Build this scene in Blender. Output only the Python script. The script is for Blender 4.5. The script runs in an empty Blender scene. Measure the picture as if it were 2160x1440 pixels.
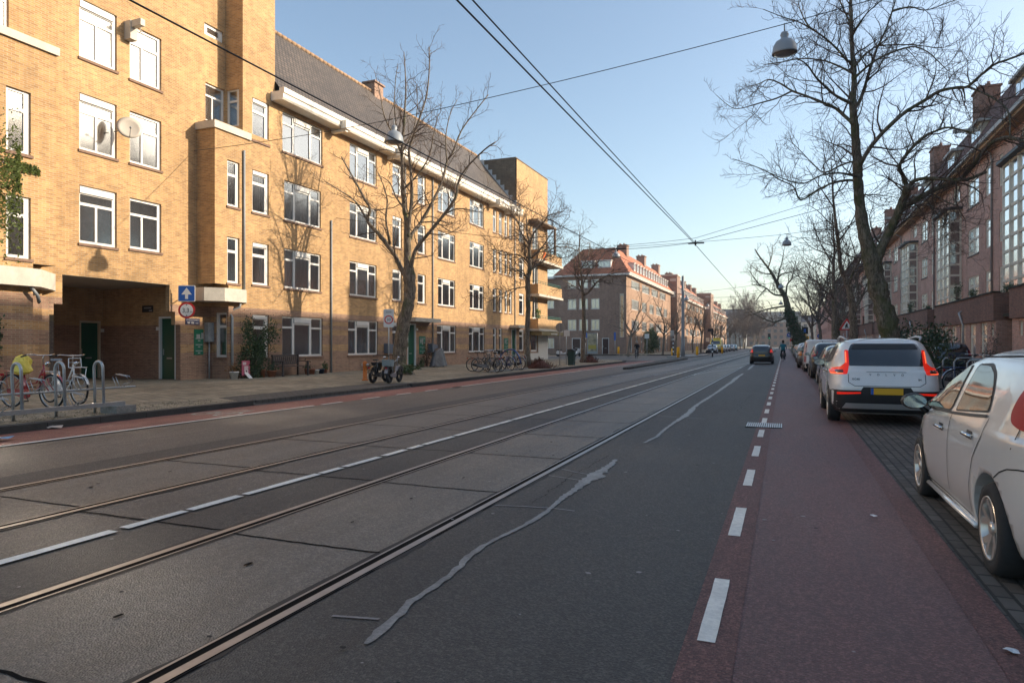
import bpy, bmesh, math, random
from math import sin, cos, pi, radians, sqrt, atan2
from mathutils import Vector, Matrix, noise
from mathutils.bvhtree import BVHTree
from mathutils.geometry import delaunay_2d_cdt
S = bpy.context.scene
COL = S.collection
RND = random.Random(7)
# ---------------------------------------------------------------- camera
TH = math.atan((1655 - 1080) / 1440.0)
cam = bpy.data.cameras.new('camera'); co = bpy.data.objects.new('camera', cam); COL.objects.link(co)
co.location = (0, 0, 1.5); co.rotation_euler = (pi / 2, 0, TH)
cam.sensor_width = 36; cam.lens = 24; cam.shift_y = 6 / 2160.0
cam.clip_start = 0.1; cam.clip_end = 3000
S.camera = co
# ---------------------------------------------------------------- light
AZ, EL = radians(24.2), radians(23.6)
SUN = Vector((cos(EL) * cos(AZ), cos(EL) * sin(AZ), sin(EL)))
w = bpy.data.worlds.new('World'); S.world = w; w.use_nodes = True
nt = w.node_tree; bg = nt.nodes['Background']
sky = nt.nodes.new('ShaderNodeTexSky'); sky.sky_type = 'NISHITA'; sky.sun_disc = False
sky.sun_elevation = EL; sky.sun_rotation = pi / 2 - AZ
sky.air_density = .95; sky.dust_density = 1.8; sky.ozone_density = 1.1; sky.altitude = 0
tn = nt.nodes.new('ShaderNodeVectorMath'); tn.operation = 'MULTIPLY'; tn.inputs[1].default_value = (1.0, .99, .92)
nt.links.new(sky.outputs[0], tn.inputs[0]); nt.links.new(tn.outputs[0], bg.inputs[0]); bg.inputs[1].default_value = 0.12
sl = bpy.data.lights.new('sun', 'SUN'); sl.energy = 3.2; sl.angle = radians(0.53); sl.color = (1, .85, .66)
so = bpy.data.objects.new('sun', sl); COL.objects.link(so)
so.rotation_euler = SUN.to_track_quat('Z', 'Y').to_euler()
S.view_settings.view_transform = 'Standard'; S.view_settings.look = 'None'
S.view_settings.exposure = 1.15; S.view_settings.gamma = 1
try:
    S.cycles.use_denoising = True; S.cycles.use_guiding = True; S.cycles.use_surface_guiding = True; S.cycles.use_volume_guiding = False; S.cycles.guiding_training_samples = 48; S.cycles.denoiser = 'OPENIMAGEDENOISE'
    S.cycles.max_bounces = 8; S.cycles.diffuse_bounces = 3; S.cycles.glossy_bounces = 4
    S.cycles.transparent_max_bounces = 10; S.cycles.sample_clamp_indirect = 0; S.cycles.blur_glossy = 0.0
except Exception: pass
# ---------------------------------------------------------------- materials
def lin(c): return tuple((x / 12.92 if x <= .04045 else ((x + .055) / 1.055) ** 2.4) for x in c)
MATS = {}
def nn(nt, t, **k):
    n = nt.nodes.new(t)
    for a, b in k.items(): setattr(n, a, b)
    return n
def mat(name, col, rough=.8, metal=0, n=None, bump=None, coat=0, emit=None, n2=None, spec=None, clear=None):
    """n=(scale, amount) value noise; n2 a second, larger one; bump=(scale, strength)"""
    if name in MATS: return MATS[name]
    m = bpy.data.materials.new(name); m.use_nodes = True; MATS[name] = m
    t = m.node_tree; b = t.nodes['Principled BSDF']; L = t.links.new
    b.inputs['Roughness'].default_value = rough; b.inputs['Metallic'].default_value = metal
    b.inputs['Base Color'].default_value = (*col, 1)
    if spec is not None: b.inputs['Specular IOR Level'].default_value = spec
    if coat: b.inputs['Coat Weight'].default_value = coat; b.inputs['Coat Roughness'].default_value = .04
    if emit: b.inputs['Emission Color'].default_value = (*emit[0], 1); b.inputs['Emission Strength'].default_value = emit[1]
    tc = nn(t, 'ShaderNodeTexCoord')
    cur = None
    for spec_ in (n, n2):
        if not spec_: continue
        ns = nn(t, 'ShaderNodeTexNoise'); ns.inputs['Scale'].default_value = spec_[0]; ns.inputs['Detail'].default_value = 6
        ns.inputs['Roughness'].default_value = .65
        L(tc.outputs['Object'], ns.inputs['Vector'])
        mr = nn(t, 'ShaderNodeMapRange'); mr.inputs['From Min'].default_value = .3; mr.inputs['From Max'].default_value = .7
        mr.inputs['To Min'].default_value = 1 - spec_[1]; mr.inputs['To Max'].default_value = 1 + spec_[1]
        L(ns.outputs['Fac'], mr.inputs['Value'])
        mx = nn(t, 'ShaderNodeVectorMath', operation='SCALE')
        if cur is None: mx.inputs[0].default_value = col
        else: L(cur, mx.inputs[0])
        L(mr.outputs[0], mx.inputs['Scale']); cur = mx.outputs[0]
    if cur is not None: L(cur, b.inputs['Base Color'])
    if bump:
        ns = nn(t, 'ShaderNodeTexNoise'); ns.inputs['Scale'].default_value = bump[0]; ns.inputs['Detail'].default_value = 4
        L(tc.outputs['Object'], ns.inputs['Vector'])
        bp = nn(t, 'ShaderNodeBump'); bp.inputs['Strength'].default_value = bump[1]; bp.inputs['Distance'].default_value = bump[2] if len(bump) > 2 else .01
        L(ns.outputs['Fac'], bp.inputs['Height']); L(bp.outputs[0], b.inputs['Normal'])
    return m
def brick(name, c1, c2, cm, bw=.22, bh=.065, mort=.011, flat=False, bands=None, rough=.88, stain=.2, bump=.35, bias=0., big=.0, offs=.5):
    """brick / tile bond in object space: u = x + y, v = z (walls) or u = x, v = y (flat).  bands=(ztop, c1b, c2b, yellow rows)"""
    if name in MATS: return MATS[name]
    m = bpy.data.materials.new(name); m.use_nodes = True; MATS[name] = m
    t = m.node_tree; b = t.nodes['Principled BSDF']; L = t.links.new
    b.inputs['Roughness'].default_value = rough
    tc = nn(t, 'ShaderNodeTexCoord'); sp = nn(t, 'ShaderNodeSeparateXYZ'); L(tc.outputs['Object'], sp.inputs[0])
    cb = nn(t, 'ShaderNodeCombineXYZ')
    if flat:
        L(sp.outputs[1], cb.inputs[0]); L(sp.outputs[0], cb.inputs[1])
    else:
        ad = nn(t, 'ShaderNodeMath', operation='ADD'); L(sp.outputs[0], ad.inputs[0]); L(sp.outputs[1], ad.inputs[1])
        L(ad.outputs[0], cb.inputs[0]); L(sp.outputs[2], cb.inputs[1])
    def bt(a, c, mcol):
        k = nn(t, 'ShaderNodeTexBrick'); k.inputs['Scale'].default_value = 1; k.offset = offs
        k.inputs['Brick Width'].default_value = bw; k.inputs['Row Height'].default_value = bh
        k.inputs['Mortar Size'].default_value = mort; k.inputs['Mortar Smooth'].default_value = .3; k.inputs['Bias'].default_value = bias
        k.inputs['Color1'].default_value = (*a, 1); k.inputs['Color2'].default_value = (*c, 1); k.inputs['Mortar'].default_value = (*mcol, 1)
        L(cb.outputs[0], k.inputs['Vector']); return k
    k1 = bt(c1, c2, cm); cur = k1.outputs['Color']
    if bands:
        ztop, d1, d2, rows = bands
        k2 = bt(d1, d2, tuple(x * .8 for x in cm))
        # mask = z < ztop and not in one of the yellow rows
        lt = nn(t, 'ShaderNodeMath', operation='LESS_THAN'); L(sp.outputs[2], lt.inputs[0]); lt.inputs[1].default_value = ztop
        f = lt.outputs[0]
        for (za, zb) in rows:
            c_ = nn(t, 'ShaderNodeMath', operation='COMPARE'); L(sp.outputs[2], c_.inputs[0]); c_.inputs[1].default_value = (za + zb) / 2; c_.inputs[2].default_value = (zb - za) / 2
            s_ = nn(t, 'ShaderNodeMath', operation='MULTIPLY_ADD'); L(c_.outputs[0], s_.inputs[0]); s_.inputs[1].default_value = -.8; s_.inputs[2].default_value = 1
            mu = nn(t, 'ShaderNodeMath', operation='MULTIPLY'); L(f, mu.inputs[0]); L(s_.outputs[0], mu.inputs[1]); f = mu.outputs[0]
        mx = nn(t, 'ShaderNodeMix', data_type='RGBA'); L(f, mx.inputs[0]); L(cur, mx.inputs[6]); L(k2.outputs['Color'], mx.inputs[7]); cur = mx.outputs[2]
    for sc, am, str_ in ((.35, stain, 0), (2.2, stain * .7, 0), (1.1, stain * .6, 1)):
        ns = nn(t, 'ShaderNodeTexNoise'); ns.inputs['Scale'].default_value = sc; ns.inputs['Detail'].default_value = 7; ns.inputs['Roughness'].default_value = .7
        if str_:
            mp = nn(t, 'ShaderNodeMapping'); mp.inputs['Scale'].default_value = (5, 5, .5) if not flat else (3, 3, 3)
            L(tc.outputs['Object'], mp.inputs[0]); L(mp.outputs[0], ns.inputs['Vector'])
        else: L(tc.outputs['Object'], ns.inputs['Vector'])
        mr = nn(t, 'ShaderNodeMapRange'); mr.inputs['From Min'].default_value = .3; mr.inputs['From Max'].default_value = .7
        mr.inputs['To Min'].default_value = 1 - am; mr.inputs['To Max'].default_value = 1 + am
        L(ns.outputs['Fac'], mr.inputs['Value'])
        v = nn(t, 'ShaderNodeVectorMath', operation='SCALE'); L(cur, v.inputs[0]); L(mr.outputs[0], v.inputs['Scale']); cur = v.outputs[0]
    L(cur, b.inputs['Base Color'])
    if bump:
        bp = nn(t, 'ShaderNodeBump'); bp.inputs['Strength'].default_value = bump; bp.inputs['Distance'].default_value = .008; bp.invert = True
        L(k1.outputs['Fac'], bp.inputs['Height']); L(bp.outputs[0], b.inputs['Normal'])
    return m
def c8(r, g, b): return lin((r / 255, g / 255, b / 255))
# ---------------------------------------------------------------- mesh builder
class MB:
    def __init__(s): s.v = []; s.f = []; s.m = []; s.sm = []; s.k = 0
    def mi(s, k): s.k = k; return s
    def add(s, vs, fs, smooth=False):
        o = len(s.v); s.v.extend(vs)
        for f in fs: s.f.append(tuple(i + o for i in f)); s.m.append(s.k); s.sm.append(smooth)
        return s
    def quad(s, a, b, c, d): return s.add([a, b, c, d], [(0, 1, 2, 3)])
    def poly(s, pts): return s.add(list(pts), [tuple(range(len(pts)))])
    def box(s, a, b, T=None):
        x0, y0, z0 = (min(a[i], b[i]) for i in range(3)); x1, y1, z1 = (max(a[i], b[i]) for i in range(3))
        vs = [(x0, y0, z0), (x1, y0, z0), (x1, y1, z0), (x0, y1, z0), (x0, y0, z1), (x1, y0, z1), (x1, y1, z1), (x0, y1, z1)]
        if T: vs = [tuple(T(*p)) for p in vs]
        return s.add(vs, [(0, 3, 2, 1), (4, 5, 6, 7), (0, 1, 5, 4), (1, 2, 6, 5), (2, 3, 7, 6), (3, 0, 4, 7)])
    def prism(s, pts, ax, a, b, T=None):
        """2-D outline extruded along axis ax (0 x: pts=(y,z); 1 y: pts=(x,z); 2 z: pts=(x,y))"""
        def P(p, h): return {0: (h, p[0], p[1]), 1: (p[0], h, p[1]), 2: (p[0], p[1], h)}[ax]
        n = len(pts); vs = [P(p, a) for p in pts] + [P(p, b) for p in pts]
        if T: vs = [tuple(T(*p)) for p in vs]
        return s.add(vs, [tuple(range(n - 1, -1, -1)), tuple(range(n, 2 * n))] + [(i, (i + 1) % n, n + (i + 1) % n, n + i) for i in range(n)])
    def tube(s, pts, r, n=6, cap=True, smooth=True):
        pts = [Vector(p) for p in pts]; m = len(pts)
        if m < 2: return s
        rs = r if isinstance(r, (list, tuple)) else [r] * m
        vs = []; up = None
        for i, p in enumerate(pts):
            d = (pts[min(i + 1, m - 1)] - pts[max(i - 1, 0)])
            if d.length < 1e-9: d = Vector((0, 0, 1))
            d.normalize()
            if up is None: up = Vector((0, 0, 1)) if abs(d.z) < .9 else Vector((1, 0, 0))
            a = d.cross(up)
            if a.length < 1e-4: a = d.orthogonal()
            a.normalize(); b = d.cross(a).normalized(); up = -b if (-b).dot(up) > 0 else b
            for k in range(n):
                t = 2 * pi * k / n; vs.append(tuple(p + (a * cos(t) + b * sin(t)) * rs[i]))
        fs = [(i * n + k, i * n + (k + 1) % n, (i + 1) * n + (k + 1) % n, (i + 1) * n + k) for i in range(m - 1) for k in range(n)]
        if cap: fs += [tuple(range(n - 1, -1, -1)), tuple((m - 1) * n + k for k in range(n))]
        return s.add(vs, fs, smooth)
    def lathe(s, prof, n=16, T=None, smooth=True, cap=True):
        """prof=[(r,z)...] around z"""
        vs = [(r * cos(2 * pi * k / n), r * sin(2 * pi * k / n), z) for r, z in prof for k in range(n)]
        if T: vs = [tuple(T(*p)) for p in vs]
        m = len(prof)
        fs = [(i * n + k, i * n + (k + 1) % n, (i + 1) * n + (k + 1) % n, (i + 1) * n + k) for i in range(m - 1) for k in range(n)]
        if cap: fs += [tuple(range(n - 1, -1, -1)), tuple((m - 1) * n + k for k in range(n))]
        return s.add(vs, fs, smooth)
    def build(s, name, mats, parent=None, loc=None, **tags):
        me = bpy.data.meshes.new(name); me.from_pydata([tuple(v) for v in s.v], [], s.f)
        if not isinstance(mats, (list, tuple)): mats = [mats]
        for m in mats: me.materials.append(m)
        me.polygons.foreach_set('material_index', s.m); me.polygons.foreach_set('use_smooth', s.sm)
        me.update()
        o = bpy.data.objects.new(name, me); COL.objects.link(o)
        if parent: o.parent = parent
        if loc: o.location = loc
        for k, v in tags.items(): o[k] = v
        return o
def empty(name, loc, label, cat, rz=0, group=None, scale=1):
    o = bpy.data.objects.new(name, None); COL.objects.link(o); o.location = loc; o.rotation_euler = (0, 0, rz)
    o.scale = (scale,) * 3; o['label'] = label; o['category'] = cat; o.empty_display_size = .2
    if group: o['group'] = group
    return o
def tag(o, label, cat, group=None):
    o['label'] = label; o['category'] = cat
    if group: o['group'] = group
    return o
def copy_tree(o, parent=None, **over):
    c = o.copy(); COL.objects.link(c); c.parent = parent
    for ch in [x for x in o.children]: copy_tree(ch, c)
    for k, v in over.items(): c[k] = v
    return c
def world_obj(mb, name, mats, label, cat, org, group=None):
    """builds mb (world coordinates) as a top-level mesh whose origin sits at org"""
    ox, oy, oz = org; mb.v = [(x - ox, y - oy, z - oz) for x, y, z in mb.v]
    o = mb.build(name, mats, None, org); return tag(o, label, cat, group)
# ---- wall plate with rectangular holes. F(u, n, z) -> world; u along wall, n outward
def plate(mb, F, u0, u1, z0, z1, holes, depth=.0, n0=0.):
    us = sorted({u0, u1, *[h[0] for h in holes], *[h[1] for h in holes]}); zs = sorted({z0, z1, *[h[2] for h in holes], *[h[3] for h in holes]})
    us = [u for u in us if u0 - 1e-6 <= u <= u1 + 1e-6]; zs = [z for z in zs if z0 - 1e-6 <= z <= z1 + 1e-6]
    def hole(uc, zc): return any(h[0] < uc < h[1] and h[2] < zc < h[3] for h in holes)
    for i in range(len(us) - 1):
        run = None
        for j in range(len(zs) - 1):
            if hole((us[i] + us[i + 1]) / 2, (zs[j] + zs[j + 1]) / 2):
                if run is not None: mb.quad(F(us[i], n0, run), F(us[i + 1], n0, run), F(us[i + 1], n0, zs[j]), F(us[i], n0, zs[j])); run = None
            elif run is None: run = zs[j]
        if run is not None: mb.quad(F(us[i], n0, run), F(us[i + 1], n0, run), F(us[i + 1], n0, z1), F(us[i], n0, z1))
    if depth:
        for (a, b, c, d) in holes:
            d_ = n0 - depth
            for (p, q) in (((a, c), (b, c)), ((b, c), (b, d)), ((b, d), (a, d)), ((a, d), (a, c))):
                mb.quad(F(p[0], n0, p[1]), F(q[0], n0, q[1]), F(q[0], d_, q[1]), F(p[0], d_, p[1]))
# window styles: list of panes (u0,u1,v0,v1) normalised, + solid boxes (roller / grille)
STY = {
 'big': ([(.03, .26, .05, .70), (.03, .26, .75, .96), (.31, .68, .05, .80), (.73, .97, .05, .70), (.73, .97, .75, .96)], [(.29, .70, .85, .97)]),
 'nar': ([(.09, .80, .05, .66), (.09, .80, .73, .88)], [(.06, .90, .90, .985)]),
 'slim': ([(.14, .76, .05, .66), (.14, .76, .72, .96)], []),
 'L1': ([(.05, .44, .05, .66), (.50, .90, .05, .66), (.05, .90, .71, .85)], [(.03, .93, .87, .98)]),
 'L2': ([(.05, .38, .05, .66), (.44, .90, .05, .66), (.05, .90, .71, .95)], []),
 'four': ([(.07, .46, .05, .55), (.54, .93, .05, .55), (.07, .46, .63, .94), (.54, .93, .63, .94)], []),
 'two': ([(.08, .46, .07, .93), (.54, .92, .07, .93)], []),
 'one': ([(.1, .9, .08, .92)], []),
 'oneT': ([(.12, .88, .05, .62), (.12, .88, .70, .94)], []),
 'flat': ([(.2, .8, .3, .75)], []),
}
def window(par, F, u0, u1, z0, z1, sty='big', fm=None, gm=None, cur=None, inset=.07, sill=None, name='window', flip=False):
    W, H = u1 - u0, z1 - z0
    P, B = STY[sty]
    fl = (lambda a, b: (1 - b, 1 - a)) if flip else (lambda a, b: (a, b))
    pn = [(u0 + fl(a, b)[0] * W, u0 + fl(a, b)[1] * W, z0 + c * H, z0 + d * H) for a, b, c, d in P]
    mb = MB(); plate(mb, F, u0, u1, z0, z1, pn, .05, -inset)
    for a, b, c, d in B:
        a, b = fl(a, b); mb.box((u0 + a * W, -inset - .02, z0 + c * H), (u0 + b * W, -inset + .05, z0 + d * H), F)
    o = mb.build(name, fm or M_PVC, par)
    g = MB()
    for a, b, c, d in pn: g.quad(F(a - .01, -inset - .035, c - .01), F(b + .01, -inset - .035, c - .01), F(b + .01, -inset - .035, d + .01), F(a - .01, -inset - .035, d + .01))
    g.build('pane', gm or M_GLASS, o)
    if cur:
        c = MB(); mt, f0, f1 = cur; n_ = 28
        for i in range(n_):
            a, b = u0 + W * (i / n_), u0 + W * ((i + 1) / n_); na = -inset - .14 - (.03 * sin(i * 1.7) if mt in (CURT) else 0); nb = -inset - .14 - (.03 * sin((i + 1) * 1.7) if mt in (CURT) else 0)
            c.quad(F(a, na, z0 + H * f0), F(b, nb, z0 + H * f0), F(b, nb, z0 + H * f1), F(a, na, z0 + H * f1))
        c.build('curtain', mt, o)
    if sill:
        s_ = MB(); s_.box((u0 - .05, -.02, z0 - .09), (u1 + .05, .05, z0 - .003), F); s_.build('sill', sill, o)
    return o
# ---- shared materials
M_PVC = mat('white_frame', (.66, .65, .62), .45)
M_CREAM = mat('cream_paint', (.60, .54, .42), .55, n=(3, .08))
def glassmat(name, tint, ior=1.9, tr=.75, rough=.05):
    m = bpy.data.materials.new(name); m.use_nodes = True; t = m.node_tree; t.nodes.clear(); L = t.links.new
    o = nn(t, 'ShaderNodeOutputMaterial'); mx = nn(t, 'ShaderNodeMixShader'); fr = nn(t, 'ShaderNodeFresnel'); fr.inputs[0].default_value = ior
    g = nn(t, 'ShaderNodeBsdfGlossy'); g.inputs['Roughness'].default_value = rough; g.inputs[0].default_value = (1, 1, 1, 1)
    ns = nn(t, 'ShaderNodeTexNoise'); ns.inputs['Scale'].default_value = 1.3; tc = nn(t, 'ShaderNodeTexCoord'); L(tc.outputs['Object'], ns.inputs[0])
    bp = nn(t, 'ShaderNodeBump'); bp.inputs['Strength'].default_value = .15; bp.inputs['Distance'].default_value = .012; L(ns.outputs[0], bp.inputs['Height']); L(bp.outputs[0], g.inputs['Normal'])
    tr_ = nn(t, 'ShaderNodeBsdfTransparent'); tr_.inputs[0].default_value = (*[x * tr for x in tint], 1)
    L(fr.outputs[0], mx.inputs[0]); L(tr_.outputs[0], mx.inputs[1]); L(g.outputs[0], mx.inputs[2]); L(mx.outputs[0], o.inputs[0])
    MATS[name] = m; return m
M_GLASS = glassmat('window_glass', (.92, 1, .98), 4.0, .9, .13)
M_CARGLASS = glassmat('car_glass', (.35, .4, .4), 2.0, .6)
M_BLIND = mat('white_blind', (.40, .42, .42), .7, n=(2, .12))
M_CW = mat('pale_curtain', (.44, .45, .43), .9, n=(3, .15)); M_CG = mat('grey_curtain', (.30, .33, .32), .9); M_CT = mat('green_grey_curtain', (.27, .36, .32), .9)
CURT = (M_CW, M_CG, M_CT)
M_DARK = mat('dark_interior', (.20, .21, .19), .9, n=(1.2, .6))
M_SILL = mat('brick_sill', (.20, .12, .08), .8, n=(8, .2))
M_STONE = mat('pale_concrete', (.52, .48, .41), .75, n=(2.5, .12), n2=(12, .06))
YL = [(.49, .285, .112), (.30, .165, .066)]
BR = [(.34, .195, .135), (.21, .12, .09)]
M_BL = brick('yellow_brick', YL[0], YL[1], (.42, .33, .22), bands=(3.02, BR[0], BR[1], [(1.18, 1.5), (1.95, 2.22), (2.42, 2.62)]), mort=.009, bias=-.15)
M_BLY = brick('yellow_brick_plain', YL[0], YL[1], (.42, .33, .22), mort=.009, bias=-.15)
M_BLP = brick('yellow_and_brown_brick', (.50, .32, .15), (.36, .22, .10), (.42, .32, .22), bands=(2.25, BR[0], BR[1], []), mort=.009)
M_BB = brick('brown_brick', BR[0], BR[1], (.34, .27, .20), mort=.009)
M_BR = brick('red_brown_brick', (.62, .33, .245), (.44, .235, .18), (.48, .40, .35), mort=.010)
M_BRP = brick('dark_red_brick', (.30, .145, .105), (.18, .09, .07), (.2, .16, .13), mort=.011)
M_BO = brick('tan_brown_brick', (.36, .21, .13), (.26, .15, .10), (.34, .25, .18), stain=.2, bands=(3.1, (.24, .14, .09), (.17, .1, .07), []))
M_BOD = brick('dark_brown_brick', (.33, .20, .145), (.22, .14, .105), (.27, .2, .16))
M_TD = brick('dark_roof_tile', (.125, .10, .082), (.08, .066, .056), (.025, .021, .018), bw=.24, bh=.2, mort=.025, stain=.25, bump=1, rough=.6, offs=0)
M_TO = brick('orange_roof_tile', (.46, .17, .085), (.36, .13, .07), (.18, .06, .04), bw=.26, bh=.22, mort=.02, stain=.18, bump=.8, offs=0)
M_TR = brick('brown_roof_tile', (.17, .075, .055), (.12, .055, .042), (.05, .025, .02), bw=.24, bh=.2, mort=.02, stain=.2, bump=.8, offs=0)
M_METAL = mat('galvanised_steel', (.40, .42, .43), .45, .6, n=(20, .12))
M_GREY = mat('grey_paint', (.28, .30, .31), .5, n=(9, .08))
M_BLACK = mat('black_metal', (.02, .02, .02), .5)
M_GREEN = mat('green_door_paint', (.008, .085, .045), .35)
M_WHITE = mat('white_paint', (.75, .75, .73), .5)
M_RED = mat('red_sign_paint', (.55, .02, .02), .45); M_BLUE = mat('blue_sign_paint', (.01, .10, .42), .45)
M_YEL = mat('yellow_paint', (.95, .45, .0), .5)
def barkmat(name, c1, c2, moss):
    m = bpy.data.materials.new(name); m.use_nodes = True; MATS[name] = m; t = m.node_tree; b = t.nodes['Principled BSDF']; L = t.links.new; b.inputs['Roughness'].default_value = .95
    tc = nn(t, 'ShaderNodeTexCoord'); mp = nn(t, 'ShaderNodeMapping'); mp.inputs['Scale'].default_value = (1, 1, .28); L(tc.outputs['Object'], mp.inputs[0])
    n1 = nn(t, 'ShaderNodeTexNoise'); n1.inputs['Scale'].default_value = 16; n1.inputs['Detail'].default_value = 6; n1.inputs['Distortion'].default_value = 1.2; L(mp.outputs[0], n1.inputs['Vector'])
    r1 = nn(t, 'ShaderNodeMapRange'); r1.inputs['From Min'].default_value = .38; r1.inputs['From Max'].default_value = .62; L(n1.outputs['Fac'], r1.inputs['Value'])
    mx = nn(t, 'ShaderNodeMix', data_type='RGBA'); mx.inputs[6].default_value = (*c2, 1); mx.inputs[7].default_value = (*c1, 1); L(r1.outputs[0], mx.inputs[0]); cur = mx.outputs[2]
    n2 = nn(t, 'ShaderNodeTexNoise'); n2.inputs['Scale'].default_value = 2.2; n2.inputs['Detail'].default_value = 5; L(tc.outputs['Object'], n2.inputs['Vector'])
    r2 = nn(t, 'ShaderNodeMapRange'); r2.inputs['From Min'].default_value = .62 - moss * .22; r2.inputs['From Max'].default_value = .72 - moss * .1; r2.inputs['To Max'].default_value = .75; L(n2.outputs['Fac'], r2.inputs['Value'])
    m2 = nn(t, 'ShaderNodeMix', data_type='RGBA'); L(r2.outputs[0], m2.inputs[0]); L(cur, m2.inputs[6]); m2.inputs[7].default_value = (.07, .085, .025, 1); L(m2.outputs[2], b.inputs['Base Color'])
    bp = nn(t, 'ShaderNodeBump'); bp.inputs['Strength'].default_value = 1; bp.inputs['Distance'].default_value = .04; L(n1.outputs['Fac'], bp.inputs['Height']); L(bp.outputs[0], b.inputs['Normal']); return m
M_BARK = barkmat('bark', (.27, .225, .17), (.09, .07, .055), .25)
M_BARKG = barkmat('mossy_bark', (.24, .21, .16), (.08, .07, .05), .75)
M_TWIG = mat('twig', (.11, .078, .06), .9, n=(3, .3))
def leafmat(name, c):
    m = mat(name, c, .5, n=(7, .5)); return m
M_IVY = leafmat('ivy_leaf', (.045, .075, .02)); M_LEAF = leafmat('dark_leaf', (.035, .068, .020))
# ---------------------------------------------------------------- ground and road
def sheet(name, x0, x1, y0, y1, z, m, ny=1, kind='structure', label=None, **k):
    mb = MB(); mb.quad((x0, y0, z), (x1, y0, z), (x1, y1, z), (x0, y1, z)); o = mb.build(name, m); o['kind'] = kind
    return o
def asphalt(name, col, sp=.38, rough=.62, patch=.22, bs=90, wear=0):
    if name in MATS: return MATS[name]
    m = bpy.data.materials.new(name); m.use_nodes = True; MATS[name] = m; t = m.node_tree; b = t.nodes['Principled BSDF']; L = t.links.new
    tc = nn(t, 'ShaderNodeTexCoord')
    vo = nn(t, 'ShaderNodeTexVoronoi'); vo.inputs['Scale'].default_value = bs; L(tc.outputs['Object'], vo.inputs['Vector'])
    cr = nn(t, 'ShaderNodeMapRange'); cr.inputs['From Max'].default_value = 1; cr.inputs['To Min'].default_value = 1 - sp; cr.inputs['To Max'].default_value = 1 + sp * 1.3
    sc = nn(t, 'ShaderNodeSeparateColor'); L(vo.outputs['Color'], sc.inputs[0]); pw = nn(t, 'ShaderNodeMath', operation='POWER'); L(sc.outputs[0], pw.inputs[0]); pw.inputs[1].default_value = 2.2
    L(pw.outputs[0], cr.inputs['Value'])
    v = nn(t, 'ShaderNodeVectorMath', operation='SCALE'); v.inputs[0].default_value = col; L(cr.outputs[0], v.inputs['Scale']); cur = v.outputs[0]
    for s_, am, st in ((.25, patch, 1), (1.7, patch * .8, 1), (12, patch * .6, 0)):
        ns = nn(t, 'ShaderNodeTexNoise'); ns.inputs['Scale'].default_value = s_; ns.inputs['Detail'].default_value = 6; ns.inputs['Roughness'].default_value = .7
        if st:
            mp = nn(t, 'ShaderNodeMapping'); mp.inputs['Scale'].default_value = (2.6, .35, 1); L(tc.outputs['Object'], mp.inputs[0]); L(mp.outputs[0], ns.inputs['Vector'])
        else: L(tc.outputs['Object'], ns.inputs['Vector'])
        mr = nn(t, 'ShaderNodeMapRange'); mr.inputs['From Min'].default_value = .32; mr.inputs['From Max'].default_value = .68
        mr.inputs['To Min'].default_value = 1 - am; mr.inputs['To Max'].default_value = 1 + am; L(ns.outputs['Fac'], mr.inputs['Value'])
        v = nn(t, 'ShaderNodeVectorMath', operation='SCALE'); L(cur, v.inputs[0]); L(mr.outputs[0], v.inputs['Scale']); cur = v.outputs[0]
        if s_ == 1.7:
            rr = nn(t, 'ShaderNodeMapRange'); rr.inputs['To Min'].default_value = rough - .12; rr.inputs['To Max'].default_value = rough + .12; L(ns.outputs['Fac'], rr.inputs['Value']); L(rr.outputs[0], b.inputs['Roughness'])
    L(cur, b.inputs['Base Color'])
    bp = nn(t, 'ShaderNodeBump'); bp.inputs['Strength'].default_value = .8; bp.inputs['Distance'].default_value = .006; L(vo.outputs['Distance'], bp.inputs['Height']); L(bp.outputs[0], b.inputs['Normal'])
    return m
M_ASP = asphalt('asphalt', (.142, .118, .096)); M_ASPD = asphalt('dark_asphalt', (.076, .067, .058), rough=.66)
M_SLAB = asphalt('track_asphalt', (.165, .142, .116), .3, .55, bs=85); M_LREDL = asphalt('red_asphalt', (.27, .105, .078), .3, .7)
M_LREDR = asphalt('worn_red_asphalt', (.175, .085, .076), .35, .62, .14); M_LREDE = asphalt('bare_red_asphalt', (.180, .082, .070), .4, .7)
M_PAV = brick('pavement_brick', (.31, .265, .19), (.215, .185, .135), (.10, .095, .06), bw=.3, bh=.3, mort=.016, flat=True, stain=.4, bump=.8)
M_CLK = brick('clinker_paving', (.13, .115, .10), (.08, .07, .062), (.035, .033, .028), bw=.21, bh=.105, mort=.012, flat=True, stain=.25, bump=1)
M_APR = brick('grey_clinker', (.10, .095, .085), (.075, .07, .062), (.045, .04, .03), bw=.21, bh=.1, mort=.012, flat=True, stain=.15, bump=.6)
M_KERB = mat('kerb_stone', (.05, .048, .045), .85, n=(5, .25), bump=(40, .4))
M_LINE = mat('road_paint', (.78, .75, .67), .7, n=(25, .14), n2=(3, .1), bump=(60, .3)); M_LINEW = mat('worn_road_paint', (.36, .33, .28), .75, n=(30, .45), n2=(4, .3))
M_RAIL = mat('rail_steel', (.36, .345, .34), .42, .8, n=(6, .15)); M_GRV = mat('rail_groove', (.010, .009, .008), 1, spec=.1)
M_SEAL = mat('sealant', (.22, .215, .205), .5, n=(45, .35), n2=(3.5, .35)); M_SEALT = mat('thin_sealant', (.21, .2, .195), .5, n=(18, .3))
M_MOSS = mat('moss', (.085, .085, .03), .95, n=(9, .5), bump=(30, 1))
sheet('ground', -600, 600, -200, 1500, -.03, mat('bare_ground', (.10, .095, .085), .95, n=(.2, .2)))
sheet('road', -12.1, 1.12, -12, 600, 0, M_ASP)
sheet('road_lane', -2.56, -.47, -12, 600, .004, M_ASPD)
sheet('side_street', -60, -12.1, 62.5, 91.5, .002, M_ASP)
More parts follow.
